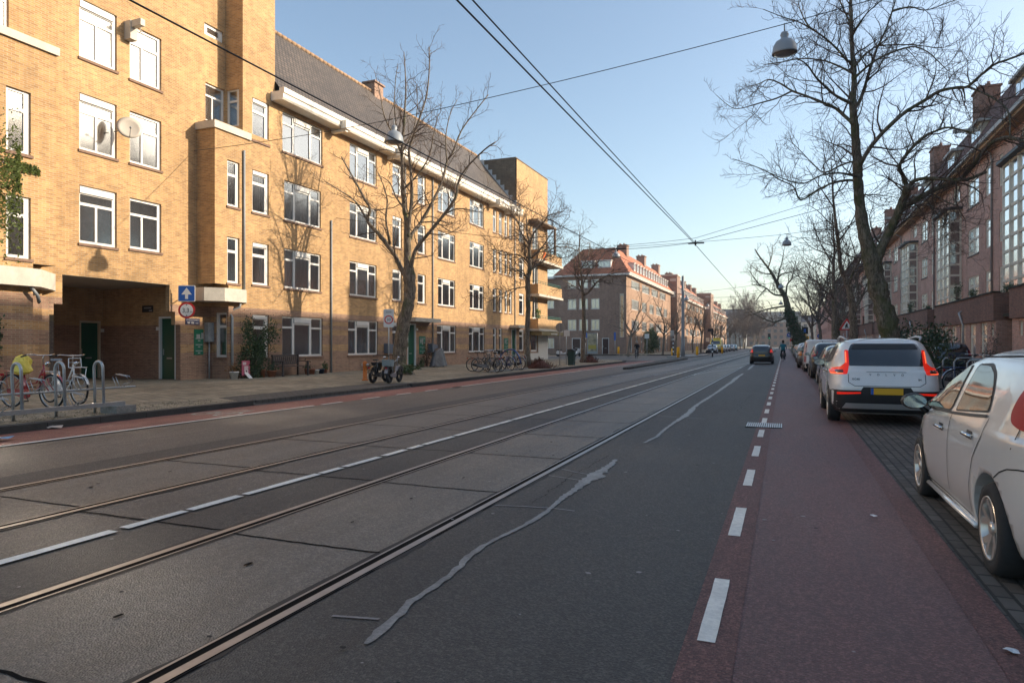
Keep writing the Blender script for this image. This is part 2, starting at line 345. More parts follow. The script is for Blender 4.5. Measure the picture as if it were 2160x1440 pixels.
sheet('bike_lane', -.47, 1.12, -12, 600, .008, M_LREDR); sheet('bike_lane_edge', -.47, -.22, -12, 600, .012, M_LREDE)
sheet('bike_lane_rim', .93, 1.12, -12, 600, .012, M_LREDE)
sheet('bike_lane_far_side', -12.08, -10.66, -12, 62, .004, M_LREDL)
sheet('parking_strip', 1.12, 3.15, -12, 600, .005, M_CLK)
# track slabs: band between rails, joints
for nm, xa, xb in (('track_bed', -7.55, -5.86), ('track_bed', -4.18, -2.55)): sheet(nm, xa, xb, -12, 600, .004, M_SLAB)
sheet('track_margin', -8.2, -7.55, -12, 600, .0035, M_ASPD); sheet('track_margin', -5.05, -4.18, -12, 600, .0035, M_ASPD)
jt = MB()
JY = [2.08 + 2.16 * k for k in range(16)]
for X0, X1, ys in ((-7.45, -5.97, [y_ + .12 for y_ in JY]), (-5.86, -4.18, JY), (-4.05, -2.7, [y_ - .05 for y_ in JY])):
    for y in ys:
        n_ = 14; pts = [(X0 + (X1 - X0) * i / n_, y + .02 * noise.noise((X0 + i * .7, y, 0))) for i in range(n_ + 1)]; w_ = .012
        for i in range(n_): jt.quad((pts[i][0], pts[i][1] - w_, .0075), (pts[i + 1][0], pts[i + 1][1] - w_, .0075), (pts[i + 1][0], pts[i + 1][1] + w_, .0075), (pts[i][0], pts[i][1] + w_, .0075))
jt.build('slab_joint', M_GRV)['kind'] = 'structure'
# rails: side = +1 head on the +x side, groove towards the track centre
def rail(xh, side, lab, path=None):
    mb = MB(); ys = [-12] + [i * 4. for i in range(0, 20)] + [80, 100, 150, 250, 600]
    def X(y, dx):
        return xh + side * dx + (path(y) if path else 0)
    def strip(a, b, z, k):
        mb.mi(k)
        for i in range(len(ys) - 1):
            y0, y1 = ys[i], ys[i + 1]; q = [(X(y0, a), y0, z), (X(y0, b), y0, z), (X(y1, b), y1, z), (X(y1, a), y1, z)]
            mb.poly(q if side > 0 else q[::-1])
    strip(-.135, .03, .006, 1)                  # dark groove bed / sealing
    strip(-.052, .006, .012, 0)                 # running head
    strip(-.052, -.056, .0115, 2); strip(-.108, -.125, .0115, 0)   # flange side, guard lip
    o = mb.build('rail', [M_RAIL, M_GRV, M_BLACK]); o.location = (0, 0, 0); return tag(o, lab, 'rail', 'tram rails in the road')
rail(-2.545, 1, 'tram rail nearest the dark driving lane, with a wide black groove'); rail(-4.175, -1, 'second tram rail from the dark driving lane, right of the white centre line')
rail(-5.885, 1, 'tram rail just left of the white centre line'); rail(-7.53, -1, 'tram rail farthest left, nearest the left bicycle lane')
tq = MB(); rz_ = random.Random(12)
for xa, sd_ in ((-2.68, -1), (-2.535, 1), (-4.06, 1), (-4.19, -1), (-6.02, -1), (-5.87, 1), (-7.40, 1), (-7.55, -1)):
    yq, wq = 1.2, .02
    while yq < 16:
        n_ = yq + .12; w2 = min(.045, max(.004, wq + rz_.gauss(0, .014))); tq.quad(*[(xa + sd_ * a_, b_, .0068) for a_, b_ in ((0, yq), (wq, yq), (w2, n_), (0, n_))]); yq, wq = n_, w2
tq.build('rail_sealing', mat('tar', (.022, .02, .018), .7, n=(30, .3)))['kind'] = 'structure'
# branch rails of the distant crossover
for x0, x1, y0, y1, lb in ((-4.1, -2.6, 34, 47, 'thin curved crossover rail far along the right track'), (-5.8, -2.7, 33, 58, 'curved crossover rail joining both distant tracks'), (-7.4, -4.1, 31, 55, 'curved crossover rail leaving the left track')):
    mb = MB(); P = []
    for i in range(17):
        t = i / 16; P.append((x0 + (x1 - x0) * (3 * t * t - 2 * t ** 3), y0 + (y1 - y0) * t))
    for i in range(16): mb.quad((P[i][0] - .03, P[i][1], .014), (P[i][0] + .03, P[i][1], .014), (P[i + 1][0] + .03, P[i + 1][1], .014), (P[i + 1][0] - .03, P[i + 1][1], .014))
    world_obj(mb, 'rail', M_RAIL, lb, 'rail', (x0, y0, 0), 'tram rails in the road')
# markings
mk = MB(); rr = random.Random(3)
def stripe(x0, x1, y0, y1, z=.0165, wob=.006, st=.25):
    n_ = max(1, min(60, int((y1 - y0) / st))); L_ = [(x0 + rr.uniform(-wob, wob), x1 + rr.uniform(-wob, wob), y0 + (y1 - y0) * i / n_) for i in range(n_ + 1)]
    for i in range(n_): mk.quad((L_[i][0], L_[i][2], z), (L_[i][1], L_[i][2], z), (L_[i + 1][1], L_[i + 1][2], z), (L_[i + 1][0], L_[i + 1][2], z))
y = -2
while y < 100:
    a = rr.uniform(.35, 1.25) * (1 if y < 14 else 2.5); stripe(-5.02, -4.92, y, y + a); y += a + rr.uniform(.03, .14)
stripe(-5.02, -4.93, 100, 300, st=20)
yd = [2.05]  # bike-lane dashes, 0.6 m long every 1.45 m
for i in range(120):
    a = 1.5 + i * 2.03; stripe(-.41, -.32, a, a + .98, wob=.002, st=.1)
stripe(-10.66, -10.57, -12, 13.6, .0165); y = 13.9
while y < 21: stripe(-10.66, -10.57, y, y + .85); y += 1.75
stripe(-10.66, -10.57, 21, 60, .0165, st=.6)
o = mk.build('road_markings', M_LINE); o['kind'] = 'structure'
# bicycle symbol on the far-side lane, worn
sy = MB()
def ring2(cx_, cy_, r0, r1, z=.0085, n_=20):
    for i in range(n_):
        a, b = 2 * pi * i / n_, 2 * pi * (i + 1) / n_
        sy.quad(*[(cx_ + r * cos(t), cy_ + r * 1.6 * sin(t), z) for r, t in ((r0, a), (r1, a), (r1, b), (r0, b))])
def bar2(x0, y0, x1, y1, w_=.03, z=.0085):
    d = Vector((x1 - x0, y1 - y0)); d.normalize(); p = Vector((-d.y, d.x)) * w_
    sy.quad((x0 + p.x, y0 + p.y, z), (x0 - p.x, y0 - p.y, z), (x1 - p.x, y1 - p.y, z), (x1 + p.x, y1 + p.y, z))
for yb in (11.3, 38.0):
    ring2(-11.65, yb, .17, .23); ring2(-11.05, yb, .17, .23)
    for q in ((-11.65, yb, -11.45, yb + .8), (-11.45, yb + .8, -11.15, yb + .8), (-11.15, yb + .9, -11.05, yb), (-11.65, yb, -11.3, yb), (-11.3, yb, -11.15, yb + .8)): bar2(*q)
sy.build('bicycle_marking', M_LINEW)['kind'] = 'structure'
# wiggly bitumen sealing of the crack in the driving lane
F1 = [(-1.33, 1.95, .055), (-1.27, 2.12, .06), (-1.25, 2.35, .05), (-1.27, 2.5, .045), (-1.22, 2.75, .04), (-1.21, 3.05, .045), (-1.25, 3.3, .035), (-1.2, 3.7, .035), (-1.19, 4.0, .045), (-1.24, 4.25, .05), (-1.24, 4.5, .05), (-1.26, 4.75, .07), (-1.27, 5.05, .06), (-1.24, 5.2, .12), (-1.27, 5.45, .10), (-1.25, 5.75, .06), (-1.32, 6.15, .03), (-1.31, 6.4, .012)]
F1 = [(x * 1.0, yy, w_) for x, yy, w_ in F1]
def PX(px, py):
    d = 1440 * 1.5 / (py - 726); r = (px - 1080) / 1440 * d; s_, c_ = sin(TH), cos(TH); return (r * c_ - d * s_, r * s_ + d * c_)
def sealstrip(mb, pts, wf=1):
    q = []
    for px, py, wpx in pts:
        x, yy = PX(px, py); x2, _ = PX(px + wpx / 2, py); x1, _ = PX(px - wpx / 2, py); q.append((x + (x1 - x) * .52, x + (x2 - x) * .52, yy))
    # resample with a jagged edge
    fine = []
    for i in range(len(q) - 1):
        n_ = max(3, int((q[i + 1][2] - q[i][2]) / .05)); n_ = min(n_, 14)
        for k in range(n_):
            t = k / n_; ww = (q[i][1] - q[i][0]) * .2
            fine.append(tuple(q[i][j] * (1 - t) + q[i + 1][j] * t + (rr.uniform(-ww, ww) if j < 2 else 0) for j in range(3)))
    fine.append(q[-1])
    for i in range(len(fine) - 1):
        a, b = fine[i], fine[i + 1]; mb.quad((a[0], a[2], .0105), (a[1], a[2], .0105), (b[1], b[2], .0105), (b[0], b[2], .0105))
ss = MB()
sealstrip(ss, [(772, 1361, 30), (800, 1335, 44), (835, 1305, 46), (866, 1270, 36), (905, 1247, 34), (940, 1222, 30), (968, 1200, 34), (990, 1175, 34), (1020, 1153, 24), (1060, 1132, 22), (1105, 1110, 24), (1148, 1085, 26), (1165, 1070, 24), (1185, 1052, 26), (1212, 1035, 34), (1235, 1016, 52), (1256, 1006, 70), (1268, 995, 46), (1285, 983, 30), (1300, 970, 14)])
sealstrip(ss, [(1358, 935, 12), (1385, 922, 16), (1400, 908, 14), (1420, 893, 14), (1445, 878, 26), (1455, 870, 26), (1465, 858, 16), (1490, 842, 14), (1515, 826, 12), (1530, 815, 14), (1545, 805, 18), (1553, 797, 14), (1567, 788, 7)])
sealstrip(ss, [(1578, 780, 8), (1586, 773, 14), (1590, 768, 8)])
ss.build('sealed_crack', M_SEAL)['kind'] = 'structure'
st_ = MB()
for pts in ([(1045, 1067), (1100, 1069), (1165, 1073), (1212, 1079)], [(1158, 1004), (1200, 1010), (1240, 1017)], [(1185, 990), (1215, 997), (1245, 1002)], [(1370, 875), (1420, 880), (1488, 884)], [(1385, 872), (1260, 870)], [(700, 1301), (800, 1308)], [(1560, 829), (1620, 831)], [(1545, 772), (1600, 774)]):
    q = [PX(*p) for p in pts]
    for a, b in zip(q[:-1], q[1:]):
        st_.quad((a[0], a[1] - .012, .0095), (b[0], b[1] - .012, .0095), (b[0], b[1] + .012, .0095), (a[0], a[1] + .012, .0095))
st_.build('thin_sealed_crack', M_SEALT)['kind'] = 'structure'
hl = MB(); rh = random.Random(31)
for (px, py, w_) in ((250, 1302, 24), (168, 1302, 0), (524, 1192, 22), (743, 1103, 10), (867, 1053, 9), (978, 1009, 8), (1163, 933, 7), (1118, 952, 5), (192, 1029, 12), (358, 996, 9), (1048, 953, 6), (1262, 930, 7)):
    if not w_: continue
    x, yy = PX(px, py); x2, _ = PX(px + w_ / 2, py); r_ = (x2 - x) * .7; hl.poly([(x + r_ * cos(q * pi / 4) * rh.uniform(.7, 1.1), yy + r_ * 1.9 * sin(q * pi / 4) * rh.uniform(.7, 1.1), .0125) for q in range(8)])
hl.build('slab_holes', M_GRV)['kind'] = 'structure'
ck = MB()
for sx, sy, ln, dr in ((-9.3, 7, 4, (.1, 1)), (-9.0, 14, 5, (-.05, 1)), (-2.2, 6, 3, (.05, 1)), (-8.4, 20, 6, (0, 1)), (-1.0, 16, 6, (.03, 1))):
    x, y = sx, sy; d = Vector(dr).normalized(); n_ = int(ln / .06)
    for i in range(n_):
        x1, y1 = x + d.x * .06 + rh.gauss(0, .012), y + d.y * .06; w_ = .0035 * rh.uniform(.3, 1.1); ck.quad((x - w_, y, .0132), (x + w_, y, .0132), (x1 + w_, y1, .0132), (x1 - w_, y1, .0132)); x, y = x1, y1
ck.build('hairline_crack', M_GRV)['kind'] = 'structure'
# specks and litter
lt = MB(); r2 = random.Random(11)
for i in range(160):
    x, yy = r2.uniform(-8, 1.0), 1.6 + 22 * r2.random() ** 1.8; a = r2.uniform(0, pi); s_ = r2.uniform(.006, .018)
    lt.mi(0 if r2.random() < .6 else 1); lt.poly([(x + s_ * cos(a + t) * (1.6 if k % 2 else 1), yy + s_ * sin(a + t), .0185) for k, t in enumerate((0, 1.3, 2.6, 3.9, 5.1))])
lt.build('gum_spots', [mat('gum', (.32, .30, .29), .8), mat('grit', (.02, .018, .016), .9)])['kind'] = 'stuff'
for i, (px, py, s_, cc, lb) in enumerate([(1842, 1093, .03, (.7, .7, .7), 'small white paper scrap in the middle of the red bike lane'), (2135, 1382, .035, (.6, .62, .65), 'white paper corner near the right edge of the bike lane'), (115, 904, .14, (.5, .42, .36), 'crumpled beige wrapper by the left kerb'), (216, 887, .09, (.6, .5, .5), 'crushed pinkish cup below the left kerb'), (5, 930, .16, (.1, .3, .5), 'flattened blue wrapper at the left bike lane line'), (425, 865, .10, (.12, .25, .17), 'green foil scrap on the left red bike lane')]):
    x, yy = PX(px, py); mb = MB(); rq = random.Random(i)
    P = [(x + s_ * cos(t) * rq.uniform(.6, 1.3), yy + s_ * sin(t) * rq.uniform(.6, 1.3), .022 + rq.uniform(0, s_ * .35)) for t in [k * pi / 4 for k in range(8)]]
    for k in range(8): mb.add([P[k], P[(k + 1) % 8], (x, yy, .03 + s_ * .2)], [(0, 1, 2)])
    world_obj(mb, 'litter', mat('litter_%d' % i, cc, .6), lb, 'litter', (x, yy, .02))
# pavements and kerbs -------------------------------------------------
def slab(name, outline, z0, z1, m): mb = MB(); mb.prism(outline, 2, z0, z1); o = mb.build(name, m); o['kind'] = 'structure'; return o
sheet('ground_behind_left', -60, -20.7, -12, 62.5, .11, M_PAV)
slab('pavement_left', [(-20.9, -12), (-12.35, -12), (-12.35, 13.2), (-12.35, 20.9), (-12.35, 55), (-13.0, 58.5), (-14.5, 61), (-17, 62.5), (-20.9, 62.5)], -.02, .115, M_PAV)
slab('driveway_apron', [(-13.6, 13.6), (-12.36, 13.0), (-12.12, 13.4), (-12.12, 20.6), (-12.36, 21), (-13.6, 20.4)], -.01, .1195, M_APR)
ap = MB(); ap.quad((-12.36, 13.2, .1245), (-12.36, 20.8, .1245), (-12.04, 20.8, .006), (-12.04, 13.2, .006)); ap.build('kerb_ramp', M_APR)['kind'] = 'structure'
def kerb(pts, w_=.24, h=.125):
    mb = MB()
    for a, b in zip(pts[:-1], pts[1:]):
        d = Vector((b[0] - a[0], b[1] - a[1])); n_ = max(1, round(d.length / 1.0)); p = Vector((d.y, -d.x)).normalized() * w_
        for i in range(n_):
            q0 = Vector(a) + d * (i / n_ + .006 / max(d.length, 1)); q1 = Vector(a) + d * ((i + 1) / n_ - .006 / max(d.length, 1))
            mb.prism([(q0.x, q0.y), (q1.x, q1.y), (q1.x + p.x, q1.y + p.y), (q0.x + p.x, q0.y + p.y)], 2, -.02, h + rr.uniform(-.003, .003))
    mb.build('kerb', M_KERB)['kind'] = 'structure'
kerb([(-12.34, -12), (-12.34, 13.2)]); kerb([(-12.34, 20.9), (-12.34, 55), (-12.99, 58.5), (-14.5, 61), (-17, 62.5)])
kerb([(-12.6, 20.75), (-12.12, 20.75)], .12)
slab('pavement_right', [(3.4, -12), (10.4, -12), (10.4, 600), (3.4, 600)], -.02, .11, brick('pavement_right_brick', (.13, .11, .09), (.09, .08, .07), (.05, .045, .04), bw=.2, bh=.1, flat=True))
kerb([(3.15, 130), (3.15, -12)], .24, .118)
slab('pavement_far_left', [(-20.9, 91.5), (-17, 91.5), (-14.2, 93), (-12.6, 96), (-12.3, 600), (-20.9, 600)], -.02, .11, M_PAV)
sheet('ground_far_left', -60, -20.8, 91.5, 600, .105, M_PAV)
kerb([(-17, 91.5), (-14.2, 93), (-12.6, 96), (-12.3, 180)], .2)
# traffic islands
slab('traffic_island', [(-8.9, 40), (-9.6, 52), (-10.2, 64), (-10.0, 70.5), (-9.5, 72), (-9.0, 70), (-8.75, 60), (-8.6, 40.5)], -.02, .13, M_APR)
slab('traffic_island', [(-12.5, 79), (-10.6, 77.5), (-9.6, 80), (-9.4, 96), (-12.2, 100)], -.02, .13, mat('island_paving', (.26, .25, .23), .8, n=(3, .15)))
sheet('bike_path_crossing', -60, -14.5, 61.8, 64.5, .006, M_LREDL) if False else None
# moss and weeds along the bicycle racks
ms = MB(); r3 = random.Random(5)
for i in range(2600):
    x, yy = r3.uniform(-13.9, -12.4), r3.uniform(7, 13)
    if r3.random() < .35: x, yy = r3.gauss(-14.2, .9), r3.uniform(20.9, 38)
    s_ = r3.uniform(.004, .014); a = r3.uniform(0, 6)
    ms.add([(x + s_ * cos(a), yy + s_ * sin(a), .118), (x + s_ * cos(a + 2), yy + s_ * sin(a + 2), .118), (x, yy, .12 + s_ * r3.uniform(.3, 1.2))], [(0, 1, 2)])
ms.build('moss', [M_MOSS])['kind'] = 'stuff'
# ---------------------------------------------------------------- left apartment building
W0, WB = -20.8, -21.74
def FX(X): return lambda u, n, z: (X + n, u, z)        # wall facing +X (left side of the street)
def FXR(X): return lambda u, n, z: (X - n, u, z)       # wall facing -X (right side)
def FY(Y): return lambda u, n, z: (u, Y - n, z)        # wall facing the camera (-Y)
A = empty('apartment_building', (-21, 30, .1), 'long yellow brick apartment building with dark tiled roof, white windows and corner balconies', 'building')
class Child:                                           # builds world-space meshes under A
    pass
def under(root):
    """returns build(mb, name, mats, parent) that keeps world coordinates below root"""
    R0 = Vector(root.location)
    def b(mb, name, mats, par=None, **k):
        o = mb.build(name, mats, par or root)
        if par is None: o.location = -R0
        return o
    return b
bA = under(A)
ZR = [(1.0, 2.76), (4.03, 5.81), (7.08, 8.86), (10.13, 11.9)]
cols = [('nar', 22.62, 23.62, 0), ('big', 24.6, 27.2, 0), ('big', 29.55, 32.05, 0), ('nar', 33.68, 34.72, 0), ('slim', 36.57, 37.57, 1), ('big', 39.2, 41.67, 0), ('big', 43.98, 46.45, 0),
        ('slim', 48.15, 48.85, 0), ('slim', 49.35, 50.0, 0), ('slim', 50.5, 51.12, 0), ('slim', 51.5, 52.1, 0), ('nar', 53.7, 54.9, 0)]
rw = random.Random(21); wl = []
for st, a, b, fl in cols:
    for k, (z0, z1) in enumerate(ZR):
        if k == 0 and st == 'slim' and a > 49.9: continue
        if k == 0 and 36 < a < 38: continue
        e = .14 if (k == 0 and st == 'big') else 0
        if k == 3 and st == 'big' and a < 25: e = .12
        wl.append((a - e, b + e, z0 - (.06 if k == 0 else 0), z1, st, k))
slimw = [(21.23, 21.9, 3.98, 5.84, 'slim', 1), (21.23, 21.9, 7.08, 8.93, 'slim', 2)]
bay2w = [(12.84, 13.54, 4.02, 5.84, 'slim', 1), (12.84, 13.54, 7.1, 8.95, 'slim', 2), (10.3, 11.3, 4.02, 5.84, 'slim', 1), (10.3, 11.3, 7.1, 8.95, 'slim', 2)]
doors = [(35.35, 36.35, .12, 2.75), (52.0, 53.0, .12, 2.75)]
wall = MB(); F = FX(W0)
H = [w_[:4] for w_ in wl] + doors
plate(wall, F, 21.3, 56.25, .05, 3.9, [h for h in H if h[3] < 3.9], .14)
plate(wall, F, 20.59, 24.0, 3.9, 10.35, [h[:4] for h in slimw] + [h for h in H if h[0] < 24 and 3.9 < h[2] < 10], .14)
plate(wall, F, 24.0, 52.9, 3.9, 12.12, [h for h in H if h[0] >= 24 and h[1] < 52.9 and h[2] > 3.9], .14)
plate(wall, F, 22.08, 24.0, 10.35, 19.5, [h for h in H if h[0] < 24 and h[2] > 10], .14)
plate(wall, F, 52.9, 56.25, 3.9, 17.0, [h for h in H if h[0] > 53 and h[2] > 3.9], .14)
bdoor = [(57.0, 58.5, z, z + 2.2) for z in (3.75, 6.8, 9.85)]
plate(wall, F, 56.25, 61.15, 3.4, 17.0, bdoor, .14)
plate(wall, F, 56.25, 61.15, .05, 3.4, [(56.6, 58.3, .85, 2.7)], .2)
# tower flank, bay flank, gable flanks (facing the camera)
G = FY(22.08); plate(wall, G, -24.5, W0, 10.35, 19.5, [(-21.68, -21.0, 10.55, 12.1)], .12)
G = FY(20.59); plate(wall, G, WB, W0, 3.9, 10.35, [])
plate(wall, FY(21.3), WB, W0, .05, 3.9, [(-21.49, -20.9, .98, 2.78)], .1)
wall.quad((W0, 24.0, 12.0), (W0, 24.0, 19.5), (-26, 24.0, 19.5), (-26, 24.0, 12.0))
wall.quad((W0, 61.15, .05), (W0, 61.15, 17.0), (-30, 61.15, 17.0), (-30, 61.15, .05))
# left block
lb = [(15.72, 17.09, 11.05, 13.0, 'L1', 3), (15.72, 17.09, 7.98, 9.87, 'L1', 2), (15.72, 17.09, 4.87, 6.8, 'L1', 1), (17.6, 18.93, 11.0, 12.95, 'L2', 3), (17.6, 18.93, 8.0, 9.85, 'L2', 2), (17.6, 18.93, 4.93, 6.75, 'L2', 1),
      (20.98, 21.98, 14.02, 14.5, 'flat', 3), (21.03, 22.05, 10.55, 12.1, 'L2', 3), (12.7, 13.5, 10.6, 12.4, 'L2', 3)]
FB = FX(WB)
plate(wall, FB, 12.5, 22.08, 3.76, 19.5, [h[:4] for h in lb] , .14)
plate(wall, FB, 14.3, 15.14, 2.8, 3.76, [])
plate(wall, FB, 14.3, 14.86, 2.45, 2.8, []); plate(wall, FB, 14.3, 14.72, .05, 2.45, [])
plate(wall, FB, 19.3, 21.3, 2.75, 3.76, []); plate(wall, FB, 19.55, 21.3, 2.25, 2.75, []); plate(wall, FB, 19.8, 21.3, .05, 2.25, [(20.62, 21.15, 1.0, 2.75)][:0], .1)
# second bay at the far left
plate(wall, F, 6, 14.3, 3.9, 10.35, [h[:4] for h in bay2w], .14); plate(wall, F, 6, 12.5, 10.35, 19.5, []); plate(wall, F, 6, 13.6, .05, 3.9, [])
plate(wall, FX(-21.45), 13.6, 14.3, .05, 3.9, [])
wall.quad((W0, 6, .05), (W0, 6, 19.5), (-30, 6, 19.5), (-30, 6, .05)); wall.quad((W0, 12.5, 10.35), (W0, 12.5, 19.5), (WB, 12.5, 19.5), (WB, 12.5, 10.35)); wall.quad((W0, 14.3, 3.9), (W0, 14.3, 10.35), (WB, 14.3, 10.35), (WB, 14.3, 3.9))
wall.quad((W0, 13.6, .05), (W0, 13.6, 3.9), (WB, 13.6, 3.9), (WB, 13.6, .05))
for a, b in ((6, 12.5), (12.5, 24.0)): wall.quad((W0 - .9 * (b > 13), a, 19.5), (-30, a, 19.5), (-30, b, 19.5), (W0 - .9 * (b > 13), b, 19.5))
bA(wall, 'wall', M_BL)
gt = MB(); gt.box((W0, 52.9, 12.2), (-30, 53.15, 17.0)); gt.box((W0 + .04, 52.86, 17.0), (-30, 53.2, 17.08)); gt.box((W0 + .04, 53.2, 17.0), (W0 - .22, 61.2, 17.08)); bA(gt, 'gable_wall', brick('dark_gable_brick', (.16, .12, .08), (.10, .075, .055), (.18, .15, .11), stain=.3))  # gable brick coloured darker than the yellow walls
ps = MB()
PD = -26.2
plate(ps, FX(PD), 14.0, 20.0, .05, 3.76, [(18.95, 19.85, .12, 2.45)], .12)
plate(ps, FY(20.0), PD, WB - .1, .05, 3.76, [(-23.1, -22.2, .12, 2.6)], .12)
for (a, za, zb) in ((19.3, 2.75, 3.76), (19.55, 2.25, 2.75), (19.8, .05, 2.25)): plate(ps, FY(a), WB - .2, WB, za, zb, [])
plate(ps, lambda u, n, z: (u, 15.14 + n, z), WB - .2, WB, 2.8, 3.76, []); plate(ps, lambda u, n, z: (u, 14.86 + n, z), PD, WB, .05, 2.8, [])
ps.quad((WB, 19.3, 2.75), (WB, 19.55, 2.75), (WB - .2, 19.55, 2.75), (WB - .2, 19.3, 2.75)); ps.quad((WB, 19.55, 2.25), (WB, 19.8, 2.25), (WB - .2, 19.8, 2.25), (WB - .2, 19.55, 2.25)); ps.quad((WB, 14.86, 2.8), (WB, 15.14, 2.8), (WB - .2, 15.14, 2.8), (WB - .2, 14.86, 2.8))
bA(ps, 'passage_wall', M_BLP)
cl = MB(); cl.box((WB - .02, 14.0, 3.765), (PD - .5, 20.2, 3.9)); bA(cl, 'passage_ceiling', mat('stucco_ceiling', (.36, .33, .29), .9))
it = MB()
it.quad((-22.6, 20.75, 3.95), (-22.6, 61, 3.95), (-22.6, 61, 14), (-22.6, 20.75, 14)); it.quad((-22.6, 21.2, .1), (-22.6, 61, .1), (-22.6, 61, 3.9), (-22.6, 21.2, 3.9))
it.quad((-23.2, 12.6, 3.95), (-23.2, 22, 3.95), (-23.2, 22, 19), (-23.2, 12.6, 19)); it.quad((-22.6, 7, 3.95), (-22.6, 14.1, 3.95), (-22.6, 14.1, 10), (-22.6, 7, 10))
for z in (3.0, 6.05, 9.1): it.box((-22.6, 22, z), (-20.95, 61, z + .08))
bA(it, 'interior', M_DARK)
# windows
ci = 0
for a, b, z0, z1, st, k in wl:
    q = rw.random(); cur = None
    if k == 3: cur = (M_BLIND if q < .6 else M_CW, 0, 1)
    elif k == 0: cur = ((M_BLIND, 0, 1) if a < 29 else (M_CT, 0, 1))
    elif q < .35: cur = ((M_CW, .0, 1) if q < .12 else (M_CT, 0, .38) if q < .2 else (M_BLIND, .5, 1))
    else: cur = (M_CG, 0, 1) if k < 3 and q < .85 else cur
    o = window(A, F, a, b, z0, z1, st, cur=cur, sill=M_SILL); o.location = -Vector(A.location)
for a, b, z0, z1, st, k in slimw + bay2w:
    o = window(A, F, a, b, z0, z1, st, cur=(M_CG, 0, 1), sill=M_SILL); o.location = -Vector(A.location)
for a, b, z0, z1, st, k in lb:
    o = window(A, FB, a, b, z0, z1, st, cur=(M_BLIND, 0, 1) if k >= 2 and z0 < 14 and a < 20 else ((M_DARK, 0, 1) if k == 1 and a > 17.3 else None), sill=M_SILL if z0 < 14 else None); o.location = -Vector(A.location)
o = window(A, FY(22.08), -21.68, -21.0, 10.55, 12.1, 'slim'); o.location = -Vector(A.location)
o = window(A, FY(21.3), -21.49, -20.9, .98, 2.78, 'slim', cur=(M_CG, 0, 1), sill=M_SILL, flip=True); o.location = -Vector(A.location)
for a, b, c, d in bdoor: o = window(A, F, a, b, c, d, 'two', cur=(M_CW, 0, 1), name='balcony_door'); o.location = -Vector(A.location)
o = window(A, F, 56.6, 58.3, .85, 2.7, 'one', cur=(M_CG, 0, .5), name='shop_window'); o.location = -Vector(A.location)
# doors
def door(F_, a, b, z0, z1, inset=.1, m=None, par=A, fr=None, slot=True, hs=1):
    d = MB(); d.box((a + .06, -inset - .05, z0), (b - .06, -inset, z1 - .08), F_); d.box((a + (b - a) * .62, -inset, z0 + 1.1), (a + (b - a) * .70, -inset + .006, z1 - .45), F_); D = d.build('door', m or M_GREEN, par); D.location = -Vector(par.location)
    f = MB(); f.box((a, -inset - .05, z0), (a + .06, .012, z1), F_); f.box((b - .06, -inset - .05, z0), (b, .012, z1), F_); f.box((a + .06, -inset - .05, z1 - .08), (b - .06, .012, z1), F_); f.build('frame', fr or M_CREAM, D)
    h = MB(); u = a + .15 if hs > 0 else b - .15; h.box((u - .015, -inset, z0 + .95), (u + .015, -inset + .03, z0 + 1.2), F_)
    if slot: h.box((a + (b - a) * .35, -inset, z0 + .8), (a + (b - a) * .65, -inset + .012, z0 + .86), F_)
    h.build('handle', M_METAL, D); return D
for a, b, c, d in doors: door(F, a, b, c, d, fr=M_WHITE)
door(FX(PD), 18.95, 19.85, .12, 2.45); door(FY(20.0), -23.1, -22.2, .12, 2.6, fr=M_WHITE)
# roof
rf = MB(); E0, R0_, = (-20.35, 12.5), (-24.4, 17.55)
rf.quad((E0[0], 24.0, E0[1]), (E0[0], 52.9, E0[1]), (R0_[0], 52.9, R0_[1]), (R0_[0], 24.0, R0_[1])); rf.quad((R0_[0], 24.0, R0_[1]), (R0_[0], 52.9, R0_[1]), (-29, 52.9, 12), (-29, 24, 12))
bA(rf, 'roof', M_TD)
rg = MB()
yy = 24.0
while yy < 52.8: rg.lathe([(.10, 0), (.12, .36)], 8, lambda x, y, z, q=yy: (R0_[0] + x, q + z, R0_[1] + .02 + y)); yy += .38
bA(rg, 'ridge_tiles', mat('ridge_tile', (.30, .19, .11), .8, n=(2, .3)))
st = MB()
for i in range(11):
    t = i / 11; x = E0[0] + (R0_[0] - E0[0]) * t; z = E0[1] + (R0_[1] - E0[1]) * t; st.box((x, 52.83, z), (x - .36, 52.895, z + .50))
bA(st, 'flashing', mat('lead_flashing', (.55, .57, .58), .5))
for y_ in (25.9, 36.9): ch = MB(); ch.box((-24.9, y_, 17.0), (-24.1, y_ + 1, 18.1)); ch.box((-25, y_ - .1, 18.1), (-24, y_ + 1.1, 18.2)); bA(ch, 'chimney', M_BB)
co_ = MB()
co_.prism([(W0, 12.12), (-20.2, 12.12), (-20.14, 12.2), (-20.14, 12.36), (-20.08, 12.40), (-20.08, 12.62), (-20.35, 12.62), (-20.35, 12.5), (W0, 12.5)], 1, 23.75, 52.86)
for y_ in (27.9, 33.0, 47.3, 50.3): co_.box((-20.14, y_, 12.02), (-19.85, y_ + .42, 12.45)); co_.box((W0, y_ + .1, 11.92), (-19.95, y_ + .32, 12.1))
bA(co_, 'cornice', mat('cornice_paint', (.80, .75, .66), .6, n=(4, .1)))
